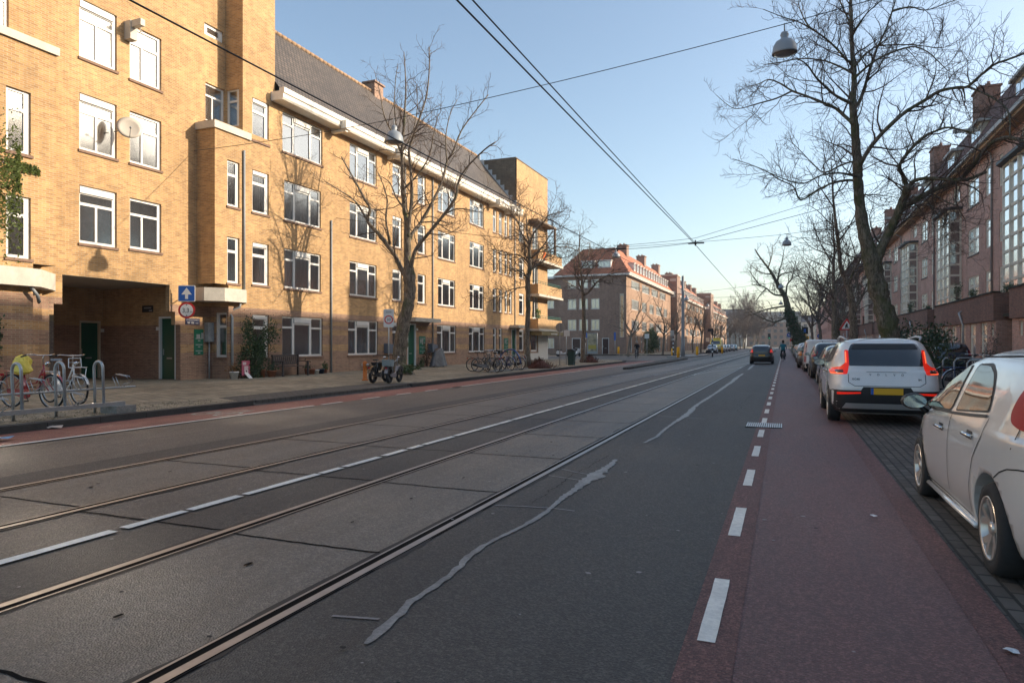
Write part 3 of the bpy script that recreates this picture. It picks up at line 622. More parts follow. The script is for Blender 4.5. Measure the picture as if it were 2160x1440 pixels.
# caps, canopies
cp = MB()
cp.box((-20.72, 20.50, 10.02), (WB, 22.07, 10.30)); cp.box((-20.72, 22.07, 10.02), (W0 + .003, 22.5, 10.30)); bA(cp, 'parapet_cap', M_STONE); cp = MB(); cp.box((-20.72, 6, 10.36), (WB - .1, 14.36, 10.6)); bA(cp, 'parapet_cap', M_STONE)
cn = MB()
cn.prism([(WB, 20.2), (-20.95, 20.2), (-20.45, 20.75), (-20.45, 21.9), (-20.8, 22.3), (WB, 22.3)], 2, 3.2, 3.72)
bA(cn, 'canopy', M_STONE); cn = MB(); cn.prism([(WB, 14.9), (WB + .25, 14.75), (-20.9, 14.1), (-20.45, 13.6), (-20.45, 6), (WB, 6)], 2, 3.2, 3.72)
bA(cn, 'canopy', M_STONE); cn = MB(); cn.box((W0, 34.9, 2.85), (-20.0, 38.1, 3.08)); bA(cn, 'canopy', M_STONE); cn = MB(); cn.box((W0, 51.6, 2.85), (-20.0, 54.0, 3.08)); bA(cn, 'canopy', M_STONE)
# balconies on the far corner
for i, (z0, z1) in enumerate(((2.75, 3.75), (5.8, 6.8), (8.85, 9.8))):
    b_ = MB(); x0, x1, y0, y1 = W0, -20.0, 56.25, 62.9
    b_.box((x0, y0, z0 + .12), (x1, y0 + .2, z1)); b_.box((x1 - .2, y0 + .2, z0 + .12), (x1, y1, z1)); b_.box((x0 - 2.5, y1, z0 + .12), (x1, y1 + .2, z1))
    B_ = bA(b_, 'balcony', M_BLY)
    s_ = MB(); s_.box((x0, y0 - .05, z0 - .08), (x1 + .12, y1 + .25, z0 + .12)); s_.box((x0 - 2.5, 61.16, z0 - .08), (x0, y1 + .25, z0 + .12)); s_.build('floor_slab', M_STONE, B_)
    r_ = MB()
    for zz in (z1 + .12, z1 + .27): r_.tube([(x1 - .1, y0 + .1, zz), (x1 - .1, y1 + .1, zz), (x0 - 2, y1 + .1, zz)], .022, 6)
    r_.tube([(x0, y0 + .1, z1 + .27), (x1 - .1, y0 + .1, z1 + .27)], .022, 6)
    for k in range(10): r_.tube([(x1 - .1, y0 + .1 + k * .74, z1), (x1 - .1, y0 + .1 + k * .74, z1 + .27)], .015, 5)
    r_.build('railing', mat('green_railing', (.03, .13, .09), .5), B_)
op_ = MB()
for k in range(7): op_.quad((-20.0 + .012 * (k % 2), 57.6 + k * .1, 9.75), (-20.0 + .012 * ((k + 1) % 2), 57.7 + k * .1, 9.75), (-19.98 + .012 * ((k + 1) % 2), 57.7 + k * .1, 9.0 + .03 * (k % 3)), (-19.98 + .012 * (k % 2), 57.6 + k * .1, 9.0 + .03 * (k % 3)))
world_obj(op_, 'towel', mat('orange_cloth', (.75, .16, .03), .9), 'bright orange cloth hanging over the topmost corner balcony', 'cloth', (-20, 57.6, 9))
tc_ = MB(); tc_.box((W0, 56.0, 12.3), (-19.95, 61.3, 12.45)); tc_.box((-20.15, 61.05, 9.8), (-19.98, 61.25, 12.3)); bA(tc_, 'balcony_canopy', mat('brown_fascia', (.18, .13, .09), .7))
# shop front: white panels, awning box with lettering
sp_ = MB(); sp_.box((W0, 58.45, .1), (W0 + .04, 61.15, 2.62)); sp_.box((W0, 56.3, .1), (W0 + .04, 58.45, .72)); sp_.box((W0, 58.45, 2.62), (W0 + .05, 61.15, 2.72))
for z in (1.2, 1.9): sp_.box((W0 + .04, 58.45, z), (W0 + .046, 61.15, z + .02))
bA(sp_, 'shop_panel', mat('white_panel', (.62, .60, .56), .6))
ai = MB(); ai.box((W0 + .05, 56.3, 2.3), (W0 + 1.1, 62.6, 2.62)); aw = bA(ai, 'awning', mat('olive_awning', (.20, .155, .06), .7))
# downpipes
for y_, z0, z1 in ((22.1, 3.72, 9.5), (27.95, .1, 7.6), (35.0, 3.1, 12.1), (38.4, .1, 12.1), (52.62, .1, 12.1)): dp = MB(); dp.tube([(W0 + .06, y_, z0), (W0 + .06, y_, z1)], .045, 8); bA(dp, 'downpipe', M_GREY)
dp = MB()
dp.tube([(-20.6, 21.75, 3.2), (-20.6, 21.7, 3.02), (-20.95, 21.5, 2.85), (W0 - .02 + .1, 21.42, 2.6), (W0 + .09, 21.42, .12)], .05, 8); bA(dp, 'downpipe', M_GREY); dp = MB(); dp.tube([(-20.6, 13.4, 3.2), (-20.6, 13.6, 2.95), (-20.75, 13.75, 2.75)], .05, 8)
bA(dp, 'downpipe', M_GREY)
# letterbox panels
def letterbox(F_, a, b, z0, z1, n):
    p = MB(); p.box((a, 0, z0), (b, .025, z1), F_); P_ = bA(p, 'letterbox_panel', mat('green_enamel', (.01, .14, .08), .4))
    s_ = MB()
    for k in range(n): z = z0 + (z1 - z0) * (.14 + .24 * k); s_.box((a + .06, .025, z), (b - .06, .04, z + .035), F_); s_.box((a + (b - a) * .4, .025, z - .09), (a + (b - a) * .65, .03, z - .045), F_)
    s_.box((a + .1, .025, z1 - .36), (a + .28, .035, z1 - .2), F_); s_.box((a + .34, .025, z1 - .38), (a + .46, .03, z1 - .14), F_)
    s_.build('letter_slot', M_METAL, P_)
letterbox(FX(WB), 20.45, 20.9, 1.08, 2.1, 3)
letterbox(FX(W0), 36.72, 37.5, .9, 2.0, 4)
letterbox(FX(W0), 50.35, 51.2, .9, 2.0, 4)
hn = MB(); hn.box((0, 0, 0), (0, 0, 0)) if False else None
for F_, u, z in ((FX(PD), 20.0 - .05, 2.0), (FY(20.0), -23.15, 2.05), (FX(W0), 36.5, 2.35)): hn.box((u - .09, 0, z), (u + .09, .02, z + .14), F_)
bA(hn, 'house_number_plate', M_WHITE)
ht = MB(); ht.box((WB, 15.95 + 2.9 - 1.35, 13.02), (WB + .02, 15.95 + 2.9 - 1.3, 13.03)); 
hb = MB(); hb.box((WB, 17.42, 12.72), (WB + .75, 17.6, 12.95)); hb.box((WB, 17.38, 12.3), (WB + .3, 17.66, 12.95)); hb.tube([(WB + .65, 17.51, 12.72), (WB + .65, 17.51, 12.62), (WB + .6, 17.51, 12.56), (WB + .65, 17.51, 12.5), (WB + .7, 17.51, 12.55)], .015, 5); bA(hb, 'hoist_beam', M_STONE)
# ---------------------------------------------------------------- orange-roofed row on the left beyond the side street
def dormer(b, F_, ua, ub, z0, z1, nb, dep, n_w):
    """box dormer: front face at n=nb, depth dep backwards"""
    m_ = MB(); m_.box((ua, nb - dep, z0), (ub, nb - .02, z1), F_); m_.box((ua - .1, nb - dep, z1), (ub + .1, nb + .12, z1 + .1), F_); d_ = b(m_, 'dormer', M_STONE)
    for i in range(n_w):
        a = ua + (ub - ua) * (i + .12) / n_w; c = ua + (ub - ua) * (i + .88) / n_w
        window(d_, F_, a, c, z0 + .12, z1 - .1, 'one', inset=-nb + .0, cur=(M_CW, 0, 1))
def orange_block(label, y0, y1, x=-20.8, eave=11.3, ridge=15.7, hip=True, depth=10.2, n_ch=3, near=True, xr=None):
    R = empty('apartment_building', (x, y0, .1), label, 'building', group='brick apartment blocks with orange roofs'); b = under(R); o_ = -Vector(R.location)
    F_ = FX(x); wins = []
    y = y0 + 3.6
    k = 0
    while y < y1 - 6:
        wid = 5.4 if k % 3 == 0 else 3.9
        for z0, z1 in ((3.55, 5.05), (6.6, 8.12)): wins.append((y, y + wid, z0, z1))
        y += wid + 2.5; k += 1
    top = [(a, min(a + 6.2, y1 - 2), 9.65, 10.92) for a in [y0 + 3.4 + 8.2 * i for i in range(int((y1 - y0 - 5) / 8.2) + 1)] if a < y1 - 6]
    gd = [(a, a + 1.3, .3, 2.7) for a in [y0 + 2.4 + 4.1 * i for i in range(int((y1 - y0 - 3) / 4.1))]]
    m_ = MB(); plate(m_, F_, y0, y1, .05, eave, wins + top + gd, .15)
    m_.quad((x, y1, .05), (x - depth, y1, .05), (x - depth, y1, eave), (x, y1, eave)); b(m_, 'wall', M_BO)
    G_ = FY(y0); m_ = MB()
    sw = [(x - 8.65, x - 7.35, z0, z1) for z0, z1 in ((3.55, 5.1), (6.6, 8.1), (9.65, 10.85))] + [(x - 6.95, x - 5.6, z0, z1) for z0, z1 in ((3.55, 5.1), (6.6, 8.1), (9.65, 10.85))] + [(x - 5.15, x - 3.9, z0, z1) for z0, z1 in ((3.55, 5.1), (6.6, 8.1), (9.65, 10.85))]
    sd = [(x - 8.0, x - 6.7, .12, 2.4), (x - 3.5, x - 2.5, .12, 2.4)] if near else []
    stp = [(x - .95, x - .35, 2.5, 8.7)] if near else []
    if near: plate(m_, G_, x - depth, x, .05, eave, sw + sd + stp, .15); b(m_, 'side_wall', M_BOD)  # side wall lies in shadow; part of that shade is in the darker brick
    else: m_.quad((x - depth, y0, .05), (x, y0, .05), (x, y0, eave), (x - depth, y0, eave)); b(m_, 'side_wall', M_BOD)
    it_ = MB(); it_.box((x - .6, y0 + .6, .1), (x - .61, y1 - .5, eave - .1)); it_.box((x - depth + .5, y0 + .7, .1), (x - .6, y0 + .71, eave - .1)); b(it_, 'interior', M_DARK)
    # windows: one frame object per opening
    for a, c, z0, z1 in wins + top:
        n_ = max(2, round((c - a) / .9)); mb = MB(); gl = MB(); pn = [(a + (c - a) * (i + .12) / n_, a + (c - a) * (i + .88) / n_, z0 + .08, z1 - .08) for i in range(n_)]
        plate(mb, F_, a, c, z0, z1, pn, .05, -.06); w_ = b(mb, 'window', M_PVC)
        for p in pn: gl.quad(F_(p[0], -.1, p[2]), F_(p[1], -.1, p[2]), F_(p[1], -.1, p[3]), F_(p[0], -.1, p[3]))
        gl.build('pane', M_GLASS, w_)
        cu = MB(); cu.quad(F_(a, -.25, z0), F_(c, -.25, z0), F_(c, -.25, z1), F_(a, -.25, z1)); cu.build('curtain', rw.choice([M_CW, M_CG, M_CG]), w_)
    for k, (a, c, z0, z1) in enumerate(gd):
        w_ = window(R, F_, a, c, z0, z1, 'oneT', cur=(M_CG, 0, 1)) if k % 3 else door(F_, a, c, z0, z1, m=M_BLACK, par=R, fr=M_WHITE); w_.location = o_
    if near:
        for a, c, z0, z1 in sw: w_ = window(R, G_, a, c, z0, z1, 'two', cur=(M_CW, 0, 1), sill=M_STONE); w_.location = o_
        for a, c, z0, z1 in sd: door(G_, a, c, z0, z1, m=mat('brown_door', (.05, .02, .015), .5), par=R, fr=M_WHITE)
        for a, c, z0, z1 in stp:
            mb = MB(); pn = [(a + .12, c - .1, z0 + .1 + i * .2, z0 + .27 + i * .2) for i in range(29)]; plate(mb, G_, a, c, z0, z1, pn, .04, -.04); w_ = b(mb, 'stair_window', M_CREAM)
            gl = MB(); gl.quad(G_(a, -.08, z0), G_(c, -.08, z0), G_(c, -.08, z1), G_(a, -.08, z1)); gl.build('pane', M_GLASS, w_)
            cu = MB(); cu.quad(G_(a, -.2, z0), G_(c, -.2, z0), G_(c, -.2, z1), G_(a, -.2, z1)); cu.build('curtain', mat('yellow_blind', (.45, .38, .22), .8), w_)
    # roof
    E_ = MB(); ex, rx = x + .55, x - 2.4; rb = x - depth + 3.0; bx = x - depth - .5; hy = 3.2 if hip else 0
    a0, a1 = y0 - (.5 if hip else 0), y1
    E_.quad((ex, a0, eave + .25), (ex, a1, eave + .25), (rx, a1, ridge), (rx, y0 + hy, ridge))
    if hip: E_.quad((bx, a0, eave + .25), (ex, a0, eave + .25), (rx, y0 + hy, ridge), (rb, y0 + hy, ridge))
    else: E_.poly([(bx, a0, eave + .25), (ex, a0, eave + .25), (rx, y0, ridge), (rb, y0, ridge)])
    E_.quad((rx, y0 + hy, ridge), (rx, a1, ridge), (rb, a1, ridge), (rb, y0 + hy, ridge)); E_.quad((rb, y0 + hy, ridge), (rb, a1, ridge), (bx, a1, eave), (bx, a0, eave))
    E_.poly([(bx, a1, eave + .25), (rb, a1, ridge), (rx, a1, ridge), (ex, a1, eave + .25)]); b(E_, 'roof', M_TO)
    g = MB(); g.box((ex, a0 - .05, eave), (x - .01, a1, eave + .24)); g.box((bx, a0 - .05, eave), (x - .01, y0 - .003, eave + .24)) if hip else None; g.box((ex, a0 - .05, eave + .24), (ex + .1, a1, eave + .38)); b(g, 'gutter', mat('gutter_white', (.70, .67, .62), .6))
    # dormers along the front slope + 2 on the hip
    def slope(u, n, z): return (x + n, u, z)
    yy = y0 + 5.0
    mdo = 0
    while yy < y1 - 3:
        zz = eave + 1.1; nb = .55 - (zz - eave - .25) / (ridge - eave - .25) * 2.95 + .12
        m_ = MB(); m_.box((yy, nb - 1.3, zz), (yy + 1.05, nb, zz + 1.15), slope); m_.box((yy - .08, nb - 1.3, zz + 1.15), (yy + 1.13, nb + .1, zz + 1.24), slope); d_ = b(m_, 'dormer', M_PVC)
        m_ = MB(); m_.quad(slope(yy + .15, nb + .004, zz + .15), slope(yy + .9, nb + .004, zz + .15), slope(yy + .9, nb + .004, zz + 1.0), slope(yy + .15, nb + .004, zz + 1.0)); m_.build('pane', M_GLASS, d_)
        yy += 2.35
    if hip and near:
        for a in (x - 6.6, x - 4.2):
            zz = eave + 1.2; yf = y0 - .5 + (zz - eave - .25) / (ridge - eave - .25) * 3.7 - .1
            m_ = MB(); m_.box((a, yf, zz), (a + 1.9, yf + 1.2, zz + 1.0)); m_.box((a - .1, yf - .1, zz + 1), (a + 2, yf + 1.3, zz + 1.1)); d_ = b(m_, 'dormer', M_PVC)
            m_ = MB(); [m_.quad((a + .15 + .85 * i, yf - .004, zz + .15), (a + .85 + .85 * i, yf - .004, zz + .15), (a + .85 + .85 * i, yf - .004, zz + .85), (a + .15 + .85 * i, yf - .004, zz + .85)) for i in range(2)]; m_.build('pane', M_GLASS, d_)
    for i in range(n_ch):
        cy_ = y0 + 9 + i * (y1 - y0 - 12) / max(1, n_ch - 1) if n_ch > 1 else (y0 + y1) / 2
        m_ = MB(); m_.box((rx - .9, cy_, ridge - .6), (rx + .5, cy_ + 1.6, ridge + 1.1)); m_.box((rx - 1, cy_ - .1, ridge + 1.1), (rx + .6, cy_ + 1.7, ridge + 1.25))
        for q in range(4): m_.lathe([(.13, ridge + 1.25), (.11, ridge + 1.5)], 8, lambda X_, Y_, Z_, q=q, c=cy_: (rx - .6 + (q % 2) * .6 + X_, c + .3 + (q // 2) * .8 + Y_, Z_))
        b(m_, 'chimney', M_BOD)
    return R
orange_block('brick corner block with orange hipped roof and dark side wall facing the side street', 95.7, 136.5)
orange_block('second orange-roofed brick block, behind the dark brick stair tower', 141, 196, hip=False, n_ch=5, near=False)
orange_block('third orange-roofed brick block, farthest along the left side, half hidden by small trees', 204, 275, hip=False, n_ch=5, near=False)
for lb_, y0, y1, xx, h in (('narrow dark brick stair tower with a small square white window between two orange-roofed blocks', 136.5, 141, -19.6, 15.0), ('tall dark brick gable house rising between the distant orange-roofed blocks', 196, 204, -19.0, 15.5)):
    R = empty('stair_tower', (xx, y0, .1), lb_, 'building'); b = under(R)
    m_ = MB(); m_.box((xx, y0, .1), (xx - 7, y1, h)); b(m_, 'wall', M_BOD)
    m_ = MB(); m_.box((xx + .12, y0 - .12, h), (xx - 7, y1, h + .25)); m_.box((xx - 1.4, y0 - .03, h - 1.1), (xx - .2, y0, h - .6)); b(m_, 'cap', M_STONE)
    m_ = MB()
    for z in (2.2, h - 4.2): m_.box((xx - 1.3, y0 - .05, z), (xx - .35, y0, z + 1.1))
    m2 = b(m_, 'window', M_PVC); g = MB(); [g.quad((xx - 1.15, y0 - .055, z + .15), (xx - .5, y0 - .055, z + .15), (xx - .5, y0 - .055, z + .95), (xx - 1.15, y0 - .055, z + .95)) for z in (2.2, h - 4.2)]; g.build('pane', M_GLASS, m2)
# buildings along the side street behind the corner block
R = empty('town_house', (-34, 95, .1), 'dark brick house with flat roof edge deep in the side street behind the balconies', 'building'); b = under(R)
m_ = MB(); G_ = FY(96.5); hs = [(-46 + i * 3.2, -44.6 + i * 3.2, z, z + 1.5) for i in range(5) for z in (.9, 3.8, 6.8)]; plate(m_, G_, -48, -31.02, .05, 11.2, hs, .15); m_.box((-48, 96.7, 11.2), (-31.02, 103, 11.21)); b(m_, 'wall', M_BOD)
m_ = MB(); m_.box((-48, 97, .1), (-31.02, 97.01, 9.5)); b(m_, 'interior', M_DARK); m_ = MB(); m_.box((-48, 96.1, 11.2), (-31.7, 103, 11.5)); b(m_, 'roof_edge', M_WHITE)
for h in hs: w_ = window(R, G_, *h, 'two', cur=(M_CW, 0, 1)); w_.location = -Vector(R.location)
# distant blocks closing the street
for i, (x0, x1, y, h, rh, mw, lb_) in enumerate(((-46, -20, 385, 14.5, 20.5, M_BOD, 'far block with slate-blue roof closing the end of the street, left part'), (-19.5, 8, 400, 13.5, 19.5, M_BO, 'far pale block with roof coloured as sunlit closing the end of the street, right part'), (8.5, 45, 420, 14, 18, M_BO, 'farthest low block behind the big leaning tree'))):
    R = empty('apartment_building', (x0, y, .1), lb_, 'building', group='distant blocks at the end of the street'); b = under(R); G_ = FY(y); hs = [(x0 + 1.5 + k * 3.1, x0 + 3.2 + k * 3.1, z, z + 1.7) for k in range(int((x1 - x0 - 3) / 3.1)) for z in (1.2, 4.6, 8, 11.2)]
    m_ = MB(); plate(m_, G_, x0, x1, 0, h, hs, .3); m_.quad((x1, y, 0), (x1, y + 14, 0), (x1, y + 14, h), (x1, y, h)); b(m_, 'wall', [MATS['pale_concrete'], M_BOD, MATS['pale_concrete']][i] if i != 0 else mat('grey_stucco', (.20, .20, .19), .8, n=(.4, .2)))
    m_ = MB(); m_.quad((x0 + .1, y + .5, 0), (x1, y + .5, 0), (x1, y + .5, h), (x0 + .1, y + .5, h)); b(m_, 'interior', mat('far_glass', (.10, .11, .12), .3))
    m_ = MB(); m_.prism([(y - .5, h), (y + 4, rh), (y + 10, rh), (y + 14, h)], 0, x0 - .3, x1 + .3); b(m_, 'roof', mat('slate_%d' % i, [(.055, .065, .085), (.30, .27, .22), (.06, .065, .08)][i], .6, n=(.5, .2)))  # middle roof: the sunlight is put into its pale colour
# ---------------------------------------------------------------- right-hand brick terrace
XM, XP, XB, PER, B0 = 12.0, 10.0, 11.2, 17.6, 40.85
RB = empty('terrace_building', (12, 60, .1), 'long red-brown brick terrace with cream glazed bays, ground-floor podium and dark tiled roof', 'building'); bR = under(RB); oR = -Vector(RB.location)
M_CRF = mat('cream_window_frame', (.70, .64, .53), .6, n=(5, .08))
M_BCAP = mat('dark_zinc', (.035, .037, .042), .5)
KS = list(range(-3, 6)); FM = FXR(XM); FP = FXR(XP); wins = []; YS, YE = B0 - 3 * PER, B0 + 6 * PER
for k in KS:
    b = B0 + k * PER
    for z0, z1 in ((4.4, 6.15), (7.62, 9.45), (10.95, 12.8)):
        wins += [(b + 7.4, b + 8.2, z0, z1, 'oneT', k), (b + 9.75, b + 11.2, z0, z1, 'oneT', k), (b + 12.85, b + 15.75, z0, z1, 'four', k)]
    wins += [(b + .6, b + 2.6, 12.1, 13.3, 'two', k), (b + 3.6, b + 4.1, 12.0, 13.3, 'one', k)]
m_ = MB(); plate(m_, FM, YS, YE, 3.2, 13.75, [w_[:4] for w_ in wins], .12); m_.quad((XM, YE, 0), (XM + 10, YE, 0), (XM + 10, YE, 13.75), (XM, YE, 13.75)); m_.quad((XM, YS, 0), (XM + 10, YS, 0), (XM + 10, YS, 13.75), (XM, YS, 13.75)); bR(m_, 'wall', M_BR)
# podium: fascia + ground-floor wall
gw = []; f_ = MB(); pw_ = MB(); pc = MB(); nw = MB()
for k in KS:
    b = B0 + k * PER; a0, a1 = b + 1.05, b + 16.0
    gwk = [(a0 + .4, a0 + .95, 1.9, 2.6, 'one')] + [(a0 + 1.7 + i * 2.38, a0 + 3.0 + i * 2.38, .45, 2.68, 'oneT') for i in range(5)] + [(a1 - 1.6, a1 - 1.05, 1.9, 2.6, 'one')]
    gw += [(*g, k) for g in gwk]
    f_, pw_, pc, nw = MB(), MB(), MB(), MB(); f_.box((XP, a0, 2.73), (XM - .4, a1, 4.15)); pc.box((XP - .06, a0 - .04, 4.15), (XP + .3, a1 + .04, 4.24))
    plate(pw_, FXR(XP + .12), a0, a1, .1, 2.73, [g[:4] for g in gwk], .14)
    pw_.quad((XP + .12, a0, .1), (XM, a0, .1), (XM, a0, 2.73), (XP + .12, a0, 2.73)); pw_.quad((XP + .12, a1, .1), (XM, a1, .1), (XM, a1, 2.73), (XP + .12, a1, 2.73))
    plate(nw, FXR(XP + 1.5), a1, b + PER + 1.05, .1, 4.15, [(a1 + .3, a1 + 1.2, .12, 2.5), (a1 + 1.45, a1 + 2.35, .12, 2.5)], .1); pc.box((XP + .4, a1 + .04, 2.9), (XM, b + PER + 1.0, 3.05))
    bR(f_, 'podium_parapet', M_BRP); bR(pw_, 'podium_wall', M_BR); bR(pc, 'coping', mat('mossy_coping', (.045, .047, .035), .9, n=(4, .3))); bR(nw, 'entrance_wall', M_BRP)
it_ = MB(); it_.quad((XM + .7, YS, 3.9), (XM + .7, YE, 3.9), (XM + .7, YE, 13.7), (XM + .7, YS, 13.7)); it_.quad((XP + 1.4, YS, .1), (XP + 1.4, YE, .1), (XP + 1.4, YE, 2.72), (XP + 1.4, YS, 2.72)); bR(it_, 'interior', M_DARK)
r5 = random.Random(9)
for a, c, z0, z1, st, k in wins:
    if k < 0 or (k > 3 and z0 < 5): continue
    w_ = window(RB, FM, a, c, z0, z1, st, fm=M_CRF, cur=(r5.choice([M_CW, M_CG, M_CW]), 0, 1), inset=.05, sill=M_BCAP if st == 'four' and k < 3 else None); w_.location = oR
for a, c, z0, z1, st, k in gw:
    if k < -1 or k > 3: continue
    w_ = window(RB, FXR(XP + .12), a, c, z0, z1, st, fm=M_CRF, cur=(M_CW, 0, .6) if c - a > 1 else (M_CRF, 0, 1), inset=.06); w_.location = oR
# bays
for k in KS:
    if k < 0: continue
    b = B0 + k * PER; a0, a1, z0, z1 = b, b + 4.35, 4.15, 11.35; nr = 9
    mb = MB(); pnF = [(a0 + .12 + i * 1.42, a0 + 1.39 + i * 1.42, z0 + .1 + j * .79, z0 + .74 + j * .79) for i in range(3) for j in range(nr)]
    plate(mb, FXR(XB), a0, a1, z0, z1, pnF, .06)
    pnS = [(XB + .1, XM - .12, z0 + .1 + j * .79, z0 + .74 + j * .79) for j in range(nr)]; plate(mb, FY(a0), XB, XM, z0, z1, pnS, .06)
    mb.quad((XB, a1, z0), (XM, a1, z0), (XM, a1, z1), (XB, a1, z1))
    for i in range(1, 3): mb.box((XB - .04, a0 + i * 1.42 - .02, z0), (XB, a0 + i * 1.42 + .14, z1))
    B_ = bR(mb, 'bay', M_CRF); g = MB(); G1 = FXR(XB); G2 = FY(a0)
    for p in pnF: g.quad(G1(p[0], -.05, p[2]), G1(p[1], -.05, p[2]), G1(p[1], -.05, p[3]), G1(p[0], -.05, p[3]))
    for p in pnS: g.quad(G2(p[0], -.05, p[2]), G2(p[1], -.05, p[2]), G2(p[1], -.05, p[3]), G2(p[0], -.05, p[3]))
    g.build('pane', M_GLASS, B_)
    c_ = MB(); c_.quad((XB + .25, a0 + .3, z0), (XB + .25, a1, z0), (XB + .25, a1, z1), (XB + .25, a0 + .3, z1)); c_.build('curtain', M_CW, B_)
    c_ = MB(); c_.quad((XB + .1, a0 + .22, z0), (XM, a0 + .22, z0), (XM, a0 + .22, z1), (XB + .1, a0 + .22, z1)); c_.build('dark_curtain', mat('taupe_blind', (.14, .13, .12), .9), B_)
    c_ = MB(); c_.prism([(a0 - .35, XM), (a0 - .35, XB + .1), (a0 + .2, XB - .35), (a1 - .2, XB - .35), (a1 + .35, XB + .1), (a1 + .35, XM)], 2, z1, z1 + .16) if False else c_.prism([(XM, a0 - .35), (XB - .0, a0 - .35), (XB - .35, a0 + .2), (XB - .35, a1 - .2), (XB, a1 + .35), (XM, a1 + .35)], 2, z1, z1 + .17); c_.build('bay_roof', M_BCAP, B_)
# gutter, roof, dormers, chimneys, pipes
m_ = MB(); m_.box((XM, YS, 13.55), (11.25, YE, 13.72)); bR(m_, 'soffit', mat('soffit_wood', (.42, .27, .14), .7, n=(3, .1)))
m_ = MB(); m_.box((11.05, YS, 13.72), (11.35, YE, 13.95)); bR(m_, 'gutter', mat('grey_white_gutter', (.45, .45, .43), .6))
m_ = MB(); m_.quad((11.2, YS, 13.95), (11.2, YE, 13.95), (15, YE, 20.0), (15, YS, 20.0)); m_.quad((15, YS, 20), (15, YE, 20), (22, YE, 13.7), (22, YS, 13.7)); m_.add([(11.2, YE, 13.95), (15, YE, 20), (22, YE, 13.7)], [(0, 1, 2)]); bR(m_, 'roof', M_TR)
for k in KS:
    b = B0 + k * PER
    for off, hoist in ((3.6, 0), (13.6, 1)):
        if k < 0: continue
        a = b + off; m_ = MB(); m_.box((12.3, a, 14.9), (15, a + 2.6, 16.5)); d_ = bR(m_, 'dormer', mat('dormer_cream', (.45, .40, .32), .6))
        m_ = MB(); m_.box((12.0, a - .25, 16.5), (15, a + 2.85, 16.68)); m_.build('dormer_roof', MATS['grey_white_gutter'], d_)
        m_ = MB(); [m_.quad((12.29, a + .2 + .8 * i, 15.2), (12.29, a + .85 + .8 * i, 15.2), (12.29, a + .85 + .8 * i, 16.3), (12.29, a + .2 + .8 * i, 16.3)) for i in range(3)]; m_.build('pane', M_GLASS, d_)
        if hoist: m_ = MB(); m_.box((10.9, a + 1.1, 16.2), (12.3, a + 1.3, 16.42)); m_.tube([(11.1, a + 1.2, 16.2), (11.1, a + 1.2, 16.0), (11.2, a + 1.2, 15.9), (11.05, a + 1.2, 15.8)], .02, 5); m_.build('hoist_beam', MATS['grey_white_gutter'], d_)
    if k < 0: continue
    m_ = MB(); m_.box((14.2, b + 4.9, 18.5), (15.6, b + 7.0, 21.6)); m_.box((14.1, b + 4.8, 21.6), (15.7, b + 7.1, 21.75)); [m_.lathe([(.14, 21.75), (.11, 22.15)], 8, lambda X_, Y_, Z_, q=q, c=b: (14.9 + X_, c + 5.3 + q * .5 + Y_, Z_)) for q in range(3)]; bR(m_, 'chimney', M_BRP)
    m_ = MB(); m_.tube([(XM - .08, b + 9.5, 4.2), (XM - .08, b + 9.5, 12.9), (XM - .2, b + 9.3, 13.3), (11.3, b + 9.3, 13.6)], .06, 8); bR(m_, 'downpipe', M_METAL)
    m_ = MB(); m_.tube([(XP + .1, b + 7.9, 3.55), (XP - .15, b + 7.8, 3.4), (XP - .05, b + 7.65, 2.9), (XP + .03, b + 7.6, 2.6), (XP + .03, b + 7.55, .12)], .065, 8); bR(m_, 'downpipe', M_METAL)
# projecting gable house at the far end
R = empty('gable_house', (9, 147, .1), 'brick gable house stepping forward at the far end of the right-hand terrace', 'building'); b = under(R)
hs = [(150 + i * 3, 151.3 + i * 3, z, z + 1.8) for i in range(8) for z in (1, 4.4, 7.6, 10.6)]
m_ = MB(); plate(m_, FXR(9.2), 147, 176, 0, 13, hs, .15); m_.quad((9.2, 147, 0), (19, 147, 0), (19, 147, 13), (9.2, 147, 13)); b(m_, 'wall', M_BR); m_ = MB(); m_.quad((9.9, 148, 0), (9.9, 176, 0), (9.9, 176, 13), (9.9, 148, 13)); b(m_, 'interior', M_DARK)
m_ = MB(); m_.poly([(8.9, 146.7, 13.1), (19, 146.7, 13.1), (14, 147.5, 20)]); m_.quad((8.9, 146.7, 13.1), (8.9, 176, 13.1), (14, 176, 20), (14, 147.5, 20)); m_.quad((14, 147.5, 20), (14, 176, 20), (19, 176, 13.1), (19, 146.7, 13.1)); b(m_, 'roof', M_TR)
m_ = MB(); m_.box((9.9, 146.9, 7.6), (11.6, 147, 9.6)); m_.box((9.0, 146.6, 13), (19.1, 146.95, 13.3)); b(m_, 'window', M_CRF)
R = empty('apartment_building', (9.5, 176, .1), 'distant right-hand brick block behind the trees beyond the gable house', 'building'); b = under(R)
m_ = MB(); hs = [(178 + i * 4, 180 + i * 4, z, z + 1.8) for i in range(24) for z in (1, 4.4, 7.6, 10.6)]; plate(m_, FXR(11), 176, 280, 0, 13.5, hs, .15); b(m_, 'wall', M_BR); m_ = MB(); m_.quad((11.6, 176, 0), (11.6, 280, 0), (11.6, 280, 13.4), (11.6, 176, 13.4)); b(m_, 'interior', mat('far_pane', (.2, .2, .2), .4)); m_ = MB(); m_.quad((10.7, 176, 13.5), (10.7, 280, 13.5), (15, 280, 19), (15, 176, 19)); b(m_, 'roof', M_TR)
